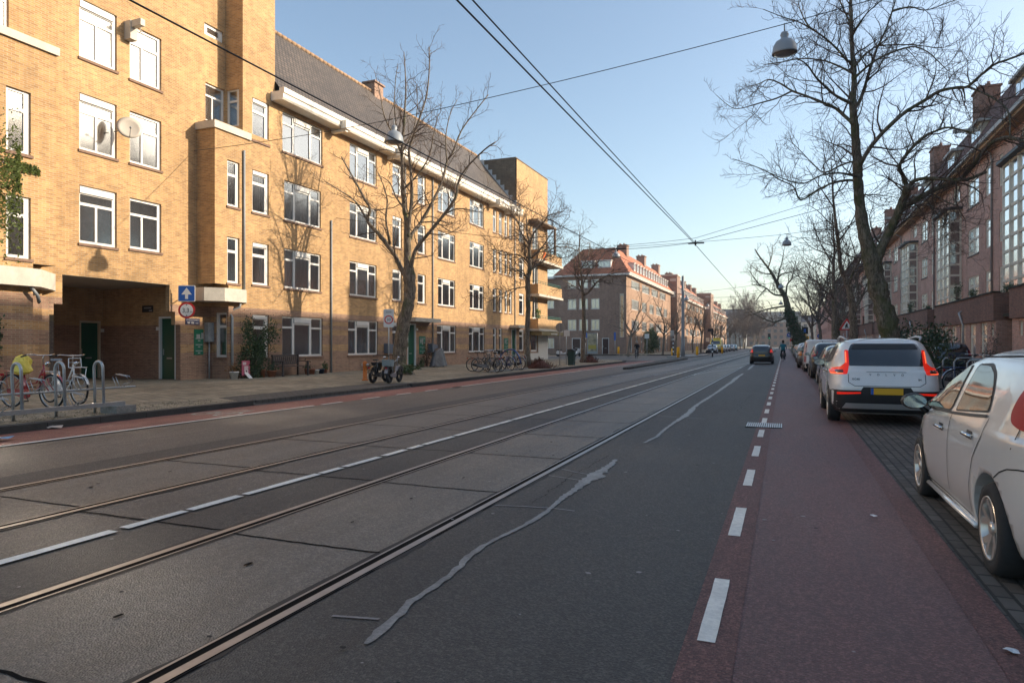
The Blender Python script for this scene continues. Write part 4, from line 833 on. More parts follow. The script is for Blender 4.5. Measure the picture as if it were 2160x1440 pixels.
# ---------------------------------------------------------------- foliage helpers
def leaves(mb, pts, n, s0, s1, rg, flat=0):
    for i in range(n):
        c = Vector(rg.choice(pts)) if not callable(pts) else Vector(pts(rg)); s_ = rg.uniform(s0, s1)
        a = Vector((rg.gauss(0, 1), rg.gauss(0, 1), rg.gauss(0, 1))).normalized(); b_ = a.orthogonal().normalized() * s_ * .55
        d = a * s_; mb.add([tuple(c - d), tuple(c + b_), tuple(c + d), tuple(c - b_)], [(0, 1, 2, 3)])
# ---------------------------------------------------------------- trees
def P3(px, py, d):
    r = (px - 1080) / 1440 * d; s_, c_ = sin(TH), cos(TH); return Vector((r * c_ - d * s_, r * s_ + d * c_, 1.5 - (py - 726) * d / 1440))
def wander(p, d, L, r0, rg, n=5, up=.15, bend=.35, r1=None):
    pts = [p.copy()]; rs = [r0]; d = d.normalized(); r1 = r1 or r0 * .25
    for i in range(n):
        d = (d + Vector((rg.gauss(0, 1), rg.gauss(0, 1), rg.gauss(0, 1))) * bend / sqrt(n) + Vector((0, 0, up / n))).normalized()
        p = p + d * (L / n); pts.append(p.copy()); rs.append(r0 + (r1 - r0) * (i + 1) / n)
    return pts, rs
def along(pts, rs, t):
    m = len(pts) - 1; i = min(int(t * m), m - 1); f = t * m - i
    return pts[i].lerp(pts[i + 1], f), (pts[i + 1] - pts[i]).normalized(), rs[i] * (1 - f) + rs[i + 1] * f
def twigs(mb, pts, rs, rg, dens, lmin, lmax, lev=0, up=.2, t0=.15, th=.0065):
    L = sum((pts[i + 1] - pts[i]).length for i in range(len(pts) - 1)); n = max(1, int(L * dens))
    for i in range(n):
        t = t0 + (1 - t0) * (i + rg.random()) / n
        p, d, r = along(pts, rs, t); a = Vector((rg.gauss(0, 1), rg.gauss(0, 1), rg.gauss(0, 1))); a = (a - d * a.dot(d)).normalized()
        dd = d * rg.uniform(.35, .9) + a * rg.uniform(.6, 1) + Vector((0, 0, up * rg.uniform(-.3, 1)))
        l = rg.uniform(lmin, lmax) * (1.1 - .5 * t)
        if lev == 0:
            r0 = max(th, min(r * .55, .012 + l * .012)); q, qr = wander(p, dd, l, r0, rg, 5, up, .55, th * .8)
            mb.tube(q, qr, 4 if r0 > .018 else 3, cap=False); twigs(mb, q, qr, rg, dens * 2.1, l * .25, l * .55, 1, up, .12, th)
        elif lev == 1:
            q, qr = wander(p, dd, l, th, rg, 3, up, .5, th * .6); mb.tube(q, qr, 3, cap=False)
            if l > .35: twigs(mb, q, qr, rg, 3.2, l * .3, l * .6, 2, up, .2, th * .8)
        else:
            q, qr = wander(p, dd, l, th * .8, rg, 2, up, .4, th * .5); mb.tube(q, qr, 3, cap=False)
def knobby(pts, rs, rg, k=2, amp=.12):
    P, R_ = [], []
    for i in range(len(pts) - 1):
        for j in range(k):
            t = j / k; p = pts[i].lerp(pts[i + 1], t)
            # catmull-rom
            p0, p1, p2, p3 = pts[max(i - 1, 0)], pts[i], pts[i + 1], pts[min(i + 2, len(pts) - 1)]
            p = .5 * ((2 * p1) + (p2 - p0) * t + (2 * p0 - 5 * p1 + 4 * p2 - p3) * t * t + (3 * p1 - p0 - 3 * p2 + p3) * t ** 3)
            r = rs[i] * (1 - t) + rs[i + 1] * t; P.append(p + Vector((rg.gauss(0, 1), rg.gauss(0, 1), 0)) * r * amp * .5); R_.append(r * (1 + rg.uniform(-amp, amp)))
    P.append(pts[-1]); R_.append(rs[-1]); return P, R_
def tree(label, d0, trunk, limbs, seed, dens=2.2, lmin=.7, lmax=2.2, bark=None, group=None, th=.0065, up=.2, name='bare_tree', top=None, extra=1.):
    """trunk: (px, py, width px) at distance d0; limbs: lists of (px, py), start width px, end depth offset (m)"""
    rg = random.Random(seed); k = d0 / 1440
    T = [P3(a, b, d0) for a, b, w_ in trunk]; Rr = [w_ * k / 2 for a, b, w_ in trunk]
    root = empty(name, (T[0].x, T[0].y, .1), label, 'tree', group=group)
    o_ = -Vector(root.location)
    mb = MB(); P, R_ = knobby(T, Rr, rg, 7, .07)
    # root flare
    P = [P[0] + Vector((0, 0, -.25))] + P; R_ = [R_[0] * 1.35] + [R_[0] * 1.15] + R_[1:]
    mb.tube(P, R_, 20); nv_ = len(P)
    for i_ in range(nv_):
        c_ = P[i_]
        for k_ in range(20):
            v_ = Vector(mb.v[i_ * 20 + k_]); o2_ = v_ - c_; f_ = 1 + .20 * noise.noise(v_ * 3.1 + Vector((seed, 0, 0))) + .13 * noise.noise(v_ * 8 + Vector((0, seed, 0))); mb.v[i_ * 20 + k_] = tuple(c_ + o2_ * f_)
    cr = MB(); tops = [i for i in range(len(T)) if Rr[i] < .12]
    tp, tr_ = P[int(len(P) * .45):], R_[int(len(P) * .45):]
    twigs(cr, tp, tr_, rg, dens * .8, lmin, lmax, 0, up, .2, th)
    for lm in limbs:
        pts2, w0, dz = lm[:3]; n = len(pts2); Q = [P3(a, b, d0 + dz * (i / (n - 1)) ** 1.2 + rg.uniform(-.12, .12)) for i, (a, b) in enumerate(pts2)]
        w1 = lm[3] if len(lm) > 3 else max(1.0, w0 * .22); R2 = [(w0 + (w1 - w0) * (i / (n - 1)) ** .8) * k / 2 for i in range(n)]
        Q2, R3 = knobby(Q, R2, rg, 3, .10); mb.tube(Q2, R3, 9 if w0 > 10 else 6, cap=True)
        twigs(cr, Q2, R3, rg, dens, lmin, lmax, 0, up, .12, th)
    t_ = mb.build('trunk', bark or M_BARK, root); t_.location = o_
    c_ = cr.build('crown', M_TWIG, root); c_.location = o_
    return root
def proctree(h, seed, spread=.5, trunk_r=.16, dens=1.8, label='', loc=(0, 0, .1), group=None, th=.009, fork=.36, nl=6, bark=None, name='bare_tree', up=.35, cat='tree'):
    rg = random.Random(seed); root = empty(name, loc, label, cat, group=group)
    mb, cr = MB(), MB(); f = h * fork
    P, R_ = wander(Vector((0, 0, -.2)), Vector((rg.uniform(-.08, .08), rg.uniform(-.08, .08), 1)), f + .2, trunk_r, rg, 6, .3, .12, trunk_r * .72); P, R_ = knobby(P, R_, rg, 2, .12); mb.tube(P, R_, 9)
    top = P[-1]
    for i in range(nl):
        a = 2 * pi * (i + rg.random() * .6) / nl; el = rg.uniform(.5, 1.25) if i else 1.45; L = (h - f) * rg.uniform(.75, 1.05) * (1 if el > 1 else .85)
        d = Vector((cos(a) * cos(el), sin(a) * cos(el), sin(el))) ; d.x *= spread * 2; d.y *= spread * 2
        st = P[-1 - rg.randint(0, 3)] if i else top
        Q, Rq = wander(st, d, L, trunk_r * rg.uniform(.35, .6), rg, 7, .45, .38, .015); mb.tube(Q, Rq, 6); twigs(cr, Q, Rq, rg, dens, h * .09, h * .25, 0, up, .15, th)
        for s_ in range(2):
            p, dd, r = along(Q, Rq, rg.uniform(.25, .6)); q2, r2_ = wander(p, dd + Vector((rg.gauss(0, .6), rg.gauss(0, .6), .2)), L * .5, r * .7, rg, 5, .4, .4, .012); mb.tube(q2, r2_, 5); twigs(cr, q2, r2_, rg, dens, h * .08, h * .2, 0, up, .15, th)
    mb.build('trunk', bark or M_BARK, root); cr.build('crown', M_TWIG, root); return root
tree('huge bare tree with thick leaning mossy trunk behind the white car, reaching past the top', 24, [(1893, 812, 46.2), (1886, 760, 40.8), (1878, 705, 38.8), (1862, 645, 36.7), (1848, 595, 34.0), (1838, 545, 32.6), (1823, 490, 24.5), (1815, 440, 21.1), (1810, 385, 19.0), (1808, 336, 17.7), (1802, 260, 15.0), (1799, 214, 12.9), (1802, 171, 10.9), (1797, 92, 8.2), (1795, 20, 6.8), (1792, -60, 5.4), (1788, -130, 2.7)],
 [([(1845, 575), (1856, 531), (1872, 497), (1888, 465), (1898, 439), (1909, 413), (1914, 394)], 20.4, -1.0, 15.0), ([(1914, 398), (1905, 370), (1897, 354), (1909, 330), (1943, 293), (1977, 275), (2001, 269), (2035, 276), (2059, 284)], 10.2, -3.0), ([(1912, 402), (1928, 382), (1958, 376), (2004, 379), (2038, 379), (2080, 363)], 8.8, -2.5, 6.1),
  ([(1898, 445), (1928, 425), (1970, 400), (2019, 382), (2050, 351), (2071, 324), (2096, 299), (2129, 290), (2175, 305)], 12.2, -4.0, 5.4), ([(1960, 405), (1990, 422), (2015, 432), (2032, 420)], 3.4, -3.4), ([(1950, 415), (1975, 450), (1995, 470), (1975, 485)], 2.7, -3),
  ([(1812, 352), (1824, 330), (1845, 299), (1876, 266), (1912, 235), (1952, 211), (1983, 192), (2019, 185), (2041, 183), (2065, 162), (2096, 137), (2123, 127), (2170, 110)], 10.2, -3.5, 3.4), ([(2041, 183), (2080, 199), (2114, 220), (2129, 244), (2130, 290)], 4.8, -3.6, 2.7), ([(1952, 211), (1965, 180), (1974, 150), (1974, 125)], 4.1, -2.6),
  ([(1800, 262), (1787, 250), (1763, 229), (1729, 214), (1699, 202), (1671, 192), (1647, 177), (1622, 168), (1601, 177), (1579, 183)], 8.2, 2.5), ([(1671, 192), (1637, 208), (1601, 218), (1561, 229), (1540, 225), (1510, 200)], 4.1, 1.5), ([(1799, 220), (1763, 202), (1738, 180), (1720, 162), (1702, 137), (1680, 125), (1650, 131)], 6.8, -2.5),
  ([(1800, 155), (1790, 150), (1763, 137), (1732, 127), (1689, 124), (1650, 131), (1620, 135)], 6.1, 2.), ([(1798, 130), (1787, 128), (1763, 101), (1738, 79), (1711, 61), (1683, 46), (1653, 37), (1610, 20)], 6.1, -1.5), ([(1711, 61), (1699, 45), (1686, 15), (1683, -25)], 4.1, 1),
  ([(1806, 342), (1793, 342), (1769, 351), (1738, 364), (1714, 345), (1690, 320), (1670, 300)], 5.4, 2), ([(1808, 372), (1799, 370), (1769, 365), (1732, 370), (1696, 387), (1660, 380), (1625, 365)], 6.1, -2.2), ([(1810, 384), (1793, 380), (1760, 385), (1726, 400), (1689, 422), (1674, 394), (1644, 379), (1616, 361), (1576, 345), (1545, 335)], 6.1, 1.2),
  ([(1803, 165), (1815, 153), (1842, 131), (1876, 113), (1922, 99), (1952, 107), (1974, 125), (2000, 150)], 6.1, -2.8), ([(1803, 140), (1818, 122), (1839, 104), (1861, 96), (1928, 95), (1989, 101), (2030, 80)], 5.4, 2.5), ([(1803, 230), (1815, 208), (1830, 165), (1848, 107), (1867, 67), (1882, 24), (1893, -20), (1900, -80)], 7.5, 1.5),
  ([(1798, 70), (1809, 55), (1830, 27), (1861, 0), (1900, -30)], 4.8, -1.5), ([(1815, 412), (1850, 411), (1900, 418)], 3.4, 3), ([(1797, 60), (1780, 20), (1760, -20), (1740, -60)], 4.8, 2), ([(1882, 24), (1920, 15), (1950, 22), (1990, 10), (2040, -10)], 4.1, -1), ([(1838, 545), (1790, 540), (1760, 505), (1740, 480)], 3.4, 3.5), ([(1909, 413), (1940, 440), (1960, 470), (2000, 480)], 2.7, 3),
  ([(1897, 354), (1920, 300), (1935, 250), (1950, 215)], 3.4, 2.4)], 3, 3.9, .8, 2.4, M_BARKG, up=.35)
tree('bare tree second from the big mossy trunk, behind the white van, with forked stem', 36, [(1803, 782, 19.0), (1801, 719, 16.8), (1799, 663, 14.6), (1795, 624, 13.4), (1787, 597, 11.8), (1774, 566, 8.4), (1769, 518, 7.3), (1764, 480, 6.2), (1758, 426, 4.5), (1756, 386, 3.4), (1753, 340, 1.7)],
 [([(1790, 600), (1801, 571), (1816, 545), (1827, 529), (1850, 510), (1870, 470)], 6.2, -2), ([(1800, 572), (1820, 556), (1850, 545), (1880, 530)], 4.5, 2), ([(1774, 566), (1769, 550), (1740, 534), (1712, 522), (1690, 500)], 3.9, -2), ([(1764, 480), (1745, 465), (1725, 445), (1700, 430)], 3.4, 2), ([(1768, 510), (1790, 480), (1810, 440), (1830, 400)], 3.9, 1), ([(1760, 440), (1740, 410), (1720, 380), (1700, 350)], 3.4, -1), ([(1758, 420), (1775, 390), (1790, 350), (1800, 310)], 2.8, 1), ([(1766, 495), (1800, 470), (1830, 460)], 2.8, -2)], 4, 2.6, .8, 2.2, th=.008, group='bare trees along the right pavement')
tree('slender dark bare tree third along the right pavement, left of the warning triangle', 50, [(1762, 764, 13.4), (1760, 716, 11.8), (1760, 650, 10.1), (1760, 624, 9.0), (1758, 571, 5.6), (1760, 531, 4.5), (1758, 492, 3.4), (1756, 450, 1.7)],
 [([(1759, 632), (1753, 622), (1735, 609), (1723, 592), (1698, 589), (1670, 575)], 4.5, -3), ([(1735, 609), (1725, 580), (1710, 560), (1690, 540)], 2.8, 1), ([(1762, 622), (1780, 600), (1800, 585), (1815, 560)], 3.9, 2), ([(1760, 600), (1775, 570), (1785, 540), (1795, 500)], 3.4, -1), ([(1758, 560), (1740, 530), (1725, 500), (1715, 470)], 3.4, 2), ([(1759, 540), (1775, 510), (1785, 480)], 2.8, -2), ([(1758, 580), (1735, 560), (1700, 545)], 2.8, -3)], 5, 2.4, .8, 2.4, th=.010, group='bare trees along the right pavement')
t = tree('big bare tree leaning left over the road with ivy round its trunk', 96, [(1692, 748, 30), (1688, 720, 24), (1677, 693, 19), (1668, 671, 15), (1663, 654, 13), (1660, 640, 11.5), (1655, 624, 10), (1647, 611, 9), (1638, 595, 7), (1629, 578, 6), (1618, 562, 4.5), (1605, 545, 3.5), (1592, 525, 2)],
 [([(1665, 668), (1656, 671), (1634, 679), (1617, 674), (1593, 663), (1575, 650)], 5, -4), ([(1660, 645), (1634, 649), (1612, 654), (1592, 661), (1578, 665)], 5, 3), ([(1653, 622), (1636, 622), (1624, 615), (1617, 608), (1604, 603), (1585, 600)], 5, -3), ([(1638, 592), (1649, 578), (1671, 573), (1690, 560)], 4, 3), ([(1658, 630), (1660, 602), (1670, 588), (1674, 571), (1680, 545)], 5, -2), ([(1617, 608), (1605, 620), (1595, 635)], 3, 2), ([(1629, 578), (1605, 575), (1585, 560)], 3.5, 3), ([(1640, 598), (1643, 575), (1650, 550), (1655, 520)], 4, -2), ([(1620, 565), (1628, 540), (1630, 515)], 3.5, 2), ([(1604, 603), (1590, 585), (1580, 570)], 3, -3)], 6, 1.9, 1.2, 3.2, th=.016, bark=M_BARKG)
rg = random.Random(8); mb = MB(); pts = [P3(1691, 745, 96), P3(1688, 720, 96), P3(1677, 693, 96), P3(1668, 671, 96), P3(1663, 654, 96)]
def ivyp(r):
    i = r.random() ** 1.3 * (len(pts) - 1.01); p = pts[int(i)].lerp(pts[int(i) + 1], i % 1); a = r.uniform(0, 2 * pi); R_ = 1.0 - .14 * i + r.gauss(0, .15); return p + Vector((cos(a) * R_, sin(a) * R_, r.gauss(0, .3)))
leaves(mb, ivyp, 2600, .09, .2, rg); o = mb.build('ivy', M_LEAF, t); o.location = -Vector(t.location)
for i, (x, y, h, sd, lb_) in enumerate(((5.5, 118, 19, 31, 'upright bare tree directly behind the leaning ivy-clad one'), (7.5, 88, 15, 32, 'bushy bare tree in front of the projecting gable house'), (5, 140, 17, 33, 'bare tree furthest back beyond the leaning ivy-clad one'), (6.8, 104, 16, 34, 'dense bare tree between the ivy-clad one and the gable house'), (4.4, 72, 11, 35, 'small bare tree beside the blue round signs on the right'))):
    proctree(h, sd, .5, .28 if h > 12 else .14, 1.1, lb_, (x, y, .1), 'bare trees around the leaning one', th=.014, nl=7, fork=.3)
# left side, traced
tree('bare street tree with knobbly trunk on the left pavement beside the zone sign', 31.5, [(849, 790, 40), (842, 772, 31), (846, 718, 29), (857, 662, 27), (865, 620, 22), (863, 579, 25), (860, 552, 16), (860, 521, 13), (859, 475, 11), (853, 444, 9), (850, 383, 8), (848, 322, 7), (851, 276, 6), (854, 231, 4), (856, 180, 3), (852, 110, 1.5)],
 [([(858, 582), (851, 575), (833, 539), (811, 508), (793, 487), (775, 466), (781, 441), (769, 420), (756, 395), (741, 368), (720, 331)], 13, 1.5), ([(822, 515), (820, 500), (814, 460), (817, 423), (808, 389), (790, 350)], 6, -1.5), ([(775, 466), (750, 425), (717, 402), (690, 385)], 5, -2), ([(861, 500), (863, 469), (869, 414), (866, 353), (863, 316), (875, 279), (888, 240), (900, 200), (906, 140), (905, 100)], 9, -1), ([(862, 510), (869, 493), (888, 469), (912, 426), (933, 383), (943, 340), (955, 322), (973, 276), (1001, 237), (1030, 200)], 9, 1.5), ([(863, 572), (868, 556), (878, 524), (906, 490), (936, 453), (961, 417), (967, 383), (985, 353), (1022, 316), (1045, 300)], 11, -1.5), ([(848, 325), (833, 292), (811, 246), (802, 200), (790, 150)], 5, 1), ([(936, 453), (965, 440), (1000, 445), (1020, 450)], 4, -1.2), ([(943, 340), (940, 290), (950, 240), (965, 210)], 4, 1), ([(853, 440), (835, 415), (822, 385), (800, 370)], 5, 1.5), ([(850, 400), (880, 370), (905, 330), (915, 280), (925, 240)], 5, -1), ([(848, 322), (870, 280), (880, 230), (878, 180)], 4, 1), ([(850, 300), (835, 260), (832, 200), (838, 140)], 4, -.5), ([(888, 469), (920, 470), (955, 490), (985, 480)], 3.5, 1.5)], 14, 3.4, .7, 2.1, up=.3, th=.0065, group='bare street trees along the left kerb')
tree('bare street tree with reddish suckers at its foot, beside the cluster of parked bikes', 40, [(1115, 776, 15), (1112, 740, 12), (1111, 711, 11), (1114, 652, 10), (1113, 593, 10), (1117, 572, 9), (1117, 541, 8), (1117, 510, 6), (1112, 490, 3), (1110, 450, 1.5)],
 [([(1117, 515), (1100, 492), (1095, 473), (1097, 440), (1090, 420)], 5, 1.5), ([(1117, 518), (1126, 492), (1150, 464), (1159, 454), (1190, 445)], 5, -1.5), ([(1115, 575), (1124, 565), (1145, 551), (1161, 527), (1185, 520), (1220, 528)], 6, 1.5), ([(1115, 590), (1112, 584), (1088, 567), (1069, 563), (1040, 540)], 5, -1.5), ([(1115, 555), (1107, 546), (1091, 537), (1060, 537), (1035, 525)], 5, 1.5), ([(1120, 545), (1145, 520), (1165, 490), (1190, 480)], 4, -2), ([(1095, 473), (1080, 450), (1075, 420)], 3, -1), ([(1117, 530), (1105, 510), (1085, 500)], 3, 2), ([(1112, 605), (1080, 610), (1050, 625), (1025, 640)], 3.5, -2)], 15, 4.2, .9, 2.6, th=.009, up=.15, group='bare street trees along the left kerb')
tree('bare street tree next to the green litter bin at the corner', 52, [(1232, 764, 14), (1230, 740, 9), (1232, 700, 8), (1231, 632, 8), (1229, 610, 7), (1227, 585, 5), (1222, 550, 3.5), (1222, 510, 2), (1224, 480, 1)],
 [([(1228, 612), (1215, 586), (1212, 560), (1214, 530)], 4, 1.5), ([(1231, 622), (1243, 615), (1260, 594), (1278, 583), (1299, 575), (1320, 572)], 4.5, -1.5), ([(1228, 605), (1240, 578), (1260, 555), (1275, 530)], 4, 1.5), ([(1229, 615), (1205, 600), (1185, 590)], 3, -1.5), ([(1224, 570), (1240, 540), (1245, 510)], 3, 1)], 16, 3.6, .9, 2.6, th=.010, up=.1, group='bare street trees along the left kerb')
# procedural row further on
T0 = proctree(8.5, 51, .55, .15, 1.5, 'low spreading bare tree right of the dark doorway at the side street corner', (-17.8, 83, .1), 'bare street trees along the left kerb', th=.012, fork=.35)
rgt = random.Random(77); far = [(-15.2, 92.5, 9.5, 'leaning bare tree behind the stout grey pole and yellow bollard'), (-14.3, 97.5, 8.5, 'bare tree just past the stout grey pole'), (-13.6, 112, 10.5, 'bare tree with dense crown before the second orange-roofed block'), (-13.2, 119, 11, 'tall bare tree overlapping the dark gable house'),
 (-13, 138, 9, 'bare tree left of the yellow van'), (-13, 152, 8.5, 'bare tree just above the yellow van'), (-13, 166, 9.5, 'bare tree past the yellow van'), (-12.8, 182, 9, 'distant bare tree in the left row before the poplars'), (-12.6, 198, 10, 'distant bare tree beside the black traffic light'), (-12.4, 216, 10, 'last but one bare tree of the left row'), (-12.3, 236, 10.5, 'last bare tree of the left row near the far blocks')]
prots = [T0, proctree(10, 52, .5, .17, 1.5, far[3][3], (far[3][0], far[3][1], .1), 'bare street trees along the left kerb', th=.013), proctree(9, 53, .6, .16, 1.5, far[2][3], (far[2][0], far[2][1], .1), 'bare street trees along the left kerb', th=.013)]
for i, (x, y, h, lb_) in enumerate(far):
    if i in (2, 3): continue
    c = copy_tree(prots[i % 3], label=lb_); c.location = (x, y, .1); c.rotation_euler = (0, 0, rgt.uniform(0, 6)); s_ = h / 9; c.scale = (s_,) * 3
for i, (x, y, h) in enumerate(((-16, 300, 24), (-11, 320, 22), (-14, 345, 20))):
    proctree(h, 60 + i, .16, .3, 1.3, ('pale upright poplar, tallest above the far end of the left row', 'pale upright poplar right of the tallest one', 'pale upright poplar lowest and nearest the far blocks')[i], (x, y, .1), 'poplars at the end of the street', th=.03, nl=9, fork=.12, up=1.2)
# ---------------------------------------------------------------- cars
def paint(name, c, metal=.0, rough=.28): return mat(name, c, rough, metal, coat=1.0, n=(1.2, .03))
M_TYRE = mat('tyre_rubber', (.018, .018, .019), .85, n=(30, .2)); M_RIM = mat('alloy_rim', (.55, .50, .45), .32, .7); M_PLAS = mat('black_plastic', (.022, .022, .024), .55); M_GAP = mat('panel_gap', (.012, .012, .012), .9)
M_TAIL = mat('tail_lamp_red', (.34, .006, .02), .35, spec=.3); M_TAILG = mat('tail_lamp_glow', (.55, .015, .01), .2, emit=((1, .03, .01), .18)); M_TAILD = mat('tail_lamp_dark', (.09, .01, .012), .15, coat=1)
M_PLATE = mat('number_plate', (.70, .38, .015), .5); M_CHR = mat('chrome', (.6, .6, .6), .15, 1); M_AMB = mat('amber_lamp', (.6, .16, .01), .2, coat=1); M_DKGLASS = mat('dark_car_glass', (.012, .015, .017), .04, coat=1, spec=.9)
def cm(P, t):
    n = len(P) - 1; i = min(int(t * n), n - 1); f = t * n - i; p0, p1, p2, p3 = P[max(i - 1, 0)], P[i], P[i + 1], P[min(i + 2, n)]
    return tuple(.5 * ((2 * b) + (c - a) * f + (2 * a - 5 * b + 4 * c - d) * f * f + (3 * b - a - 3 * c + d) * f ** 3) for a, b, c, d in zip(p0, p1, p2, p3))
def car_body(sl, nr, nf, wheels, wr, fl=.03, res=3, arch=.06):
    """sl: slices (z, y_rear, y_front, half width)"""
    N = 120; bm = bmesh.new(); rings = []; M_ = (len(sl) - 1) * res
    for j in range(M_ + 1):
        z, a, b, w_ = cm(sl, j / M_); ring = []
        for k in range(N):
            t = 2 * pi * k / N; cc, ss = cos(t), sin(t); n_ = nf if ss > 0 else nr
            if z > sl[-1][0] * .62: n_ = 10 if ss > 0 else nr * .8
            x = w_ * math.copysign(abs(cc) ** (2 / n_), cc); y = (a + b) / 2 + (b - a) / 2 * math.copysign(abs(ss) ** (2 / n_), ss)
            for yw in wheels:
                x *= 1 + fl * math.exp(-((y - yw) / .42) ** 2 - ((z - .42) / .26) ** 2)
            # soft shoulder crease
            ring.append(bm.verts.new((x, y, z)))
        rings.append(ring)
    for a, b in zip(rings[:-1], rings[1:]):
        for k in range(N): bm.faces.new((a[k], a[(k + 1) % N], b[(k + 1) % N], b[k])).smooth = True
    bm.faces.new(rings[0][::-1]); f = bm.faces.new(rings[-1]); f.smooth = True
    bmesh.ops.recalc_face_normals(bm, faces=bm.faces)
    me = bpy.data.meshes.new('body'); bm.to_mesh(me); bvh = BVHTree.FromBMesh(bm); bm.free()
    cut = MB()
    for yw in wheels:
        for s_ in (-1, 1):
            n = 28; x0, x1 = s_ * (sl[4][3] - .30), s_ * 1.3; R_ = wr + arch
            vs = [(x, yw + R_ * cos(2 * pi * k / n), wr + R_ * sin(2 * pi * k / n)) for x in ((x0, x1) if s_ > 0 else (x1, x0)) for k in range(n)]
            cut.add(vs, [tuple(range(n - 1, -1, -1)), tuple(range(n, 2 * n))] + [(k, (k + 1) % n, n + (k + 1) % n, n + k) for k in range(n)])
    cme = bpy.data.meshes.new('cut'); cme.from_pydata(cut.v, [], cut.f); cme.materials.append(M_PLAS)
    bmc = bmesh.new(); bmc.from_mesh(cme); bmesh.ops.recalc_face_normals(bmc, faces=bmc.faces); bmc.to_mesh(cme); bmc.free()
    oc = bpy.data.objects.new('cut', cme); ob = bpy.data.objects.new('bodytmp', me); COL.objects.link(oc); COL.objects.link(ob)
    md = ob.modifiers.new('b', 'BOOLEAN'); md.operation = 'DIFFERENCE'; md.object = oc; md.solver = 'EXACT'; md.material_mode = 'TRANSFER'
    me.materials.append(M_PLAS)
    dg = bpy.context.evaluated_depsgraph_get(); me2 = bpy.data.meshes.new_from_object(ob.evaluated_get(dg)); 
    bpy.data.objects.remove(ob); bpy.data.objects.remove(oc)
    return me2, bvh
def body_obj(me2, pm, root):
    # faces inside the wheel housings are flat-sided cutter faces: find by inward position
    me2.materials.clear(); me2.materials.append(pm); me2.materials.append(M_PLAS)
    o = bpy.data.objects.new('body', me2); COL.objects.link(o); o.parent = root; return o
def mark_housing(me2, wheels, wr, hw, arch=.06):
    for p in me2.polygons:
        p.material_index = 0; c = p.center
        for yw in wheels:
            r = sqrt((c.y - yw) ** 2 + (c.z - wr) ** 2)
            if r < wr + arch + .004 and (abs(r - wr - arch) < .012 and abs(p.normal.x) < .3 or abs(abs(c.x) - (hw - .30)) < .02): p.material_index = 1; p.use_smooth = False
def smooth_outline(P, k=5, closed=True):
    n = len(P); out = []
    for i in range(n):
        p0, p1, p2, p3 = P[(i - 1) % n], P[i], P[(i + 1) % n], P[(i + 2) % n]
        for j in range(k):
            f = j / k; out.append(tuple(.5 * ((2 * b) + (c - a) * f * .9 + (2 * a - 5 * b + 4 * c - d) * f * f * .9 + (3 * b - a - 3 * c + d) * f ** 3 * .9) if False else (b + (c - b) * f) for a, b, c, d in zip(p0, p1, p2, p3)))
    return out
def roundpoly(P, r=.04, k=4):
    out = []; n = len(P)
    for i in range(n):
        a, b, c = Vector(P[i - 1]), Vector(P[i]), Vector(P[(i + 1) % n]); u, v = (a - b), (c - b); q = min(r, u.length * .45, v.length * .45)
        s_, e = b + u.normalized() * q, b + v.normalized() * q
        for j in range(k + 1): t = j / k; out.append(tuple((1 - t) ** 2 * s_ + 2 * t * (1 - t) * b + t * t * e))
    return out
def patch(bvh, P, axis, sgn, off=.004, step=.07):
    """outline P projected on the body along axis: 'x' P=(y,z); 'y' P=(x,z); 'z' P=(x,y)"""
    n = len(P); pts = [Vector(p) for p in P]
    fine = []; 
    for i in range(n):
        a, b = pts[i], pts[(i + 1) % n]; m_ = max(1, int((b - a).length / step)); fine += [a.lerp(b, j / m_) for j in range(m_)]
    x0, x1 = min(p.x for p in fine), max(p.x for p in fine); y0, y1 = min(p.y for p in fine), max(p.y for p in fine); nb = len(fine); V = list(fine)
    gx = x0 + step * .5
    while gx < x1:
        gy = y0 + step * .5
        while gy < y1: V.append(Vector((gx, gy))); gy += step
        gx += step
    res = delaunay_2d_cdt(V, [], [list(range(nb))], 1, 1e-5); vs, fs = res[0], res[2]; out = []
    for v in vs:
        if axis == 'x': o, d = Vector((sgn * 3, v.x, v.y)), Vector((-sgn, 0, 0))
        elif axis == 'y': o, d = Vector((v.x, sgn * 9, v.y)), Vector((0, -sgn, 0))
        else: o, d = Vector((v.x, v.y, 5)), Vector((0, 0, -1))
        h = bvh.ray_cast(o, d)
        if h[0] is None: h = bvh.find_nearest(o + d * (2.2 if axis == 'x' else (9 if sgn < 0 else 5)))
        nrm = h[1] if h[1].dot(d) < 0 else -h[1]
        out.append(tuple(h[0] + nrm * off))
    mb = MB(); mb.add(out, [tuple(f) for f in fs], True)
    for i, f in enumerate(mb.f):   # orient outward
        a, b, c = (Vector(mb.v[k]) for k in f[:3]); nn_ = (b - a).cross(c - a); ref = {'x': Vector((sgn, 0, 0)), 'y': Vector((0, sgn, 0)), 'z': Vector((0, 0, 1))}[axis]
        if nn_.dot(ref) < 0: mb.f[i] = f[::-1]
    return mb
def line_patch(bvh, P, axis, sgn, w_=.010, off=.003):
    out = MB()
    for a, b in zip(P[:-1], P[1:]):
        a, b = Vector(a), Vector(b); d = (b - a); m_ = max(1, int(d.length / .06)); q = Vector((-d.y, d.x)).normalized() * w_ / 2
        for i in range(m_):
            c, e = a + d * (i / m_), a + d * ((i + 1) / m_); pb = []
            for v in (c - q, e - q, e + q, c + q):
                o, dr = (Vector((sgn * 3, v.x, v.y)), Vector((-sgn, 0, 0))) if axis == 'x' else (Vector((v.x, sgn * 9, v.y)), Vector((0, -sgn, 0)))
                h = bvh.ray_cast(o, dr)
                if h[0] is None: break
                nrm = h[1] if h[1].dot(dr) < 0 else -h[1]; pb.append(tuple(h[0] + nrm * off))
            if len(pb) == 4: out.quad(*pb)
    return out
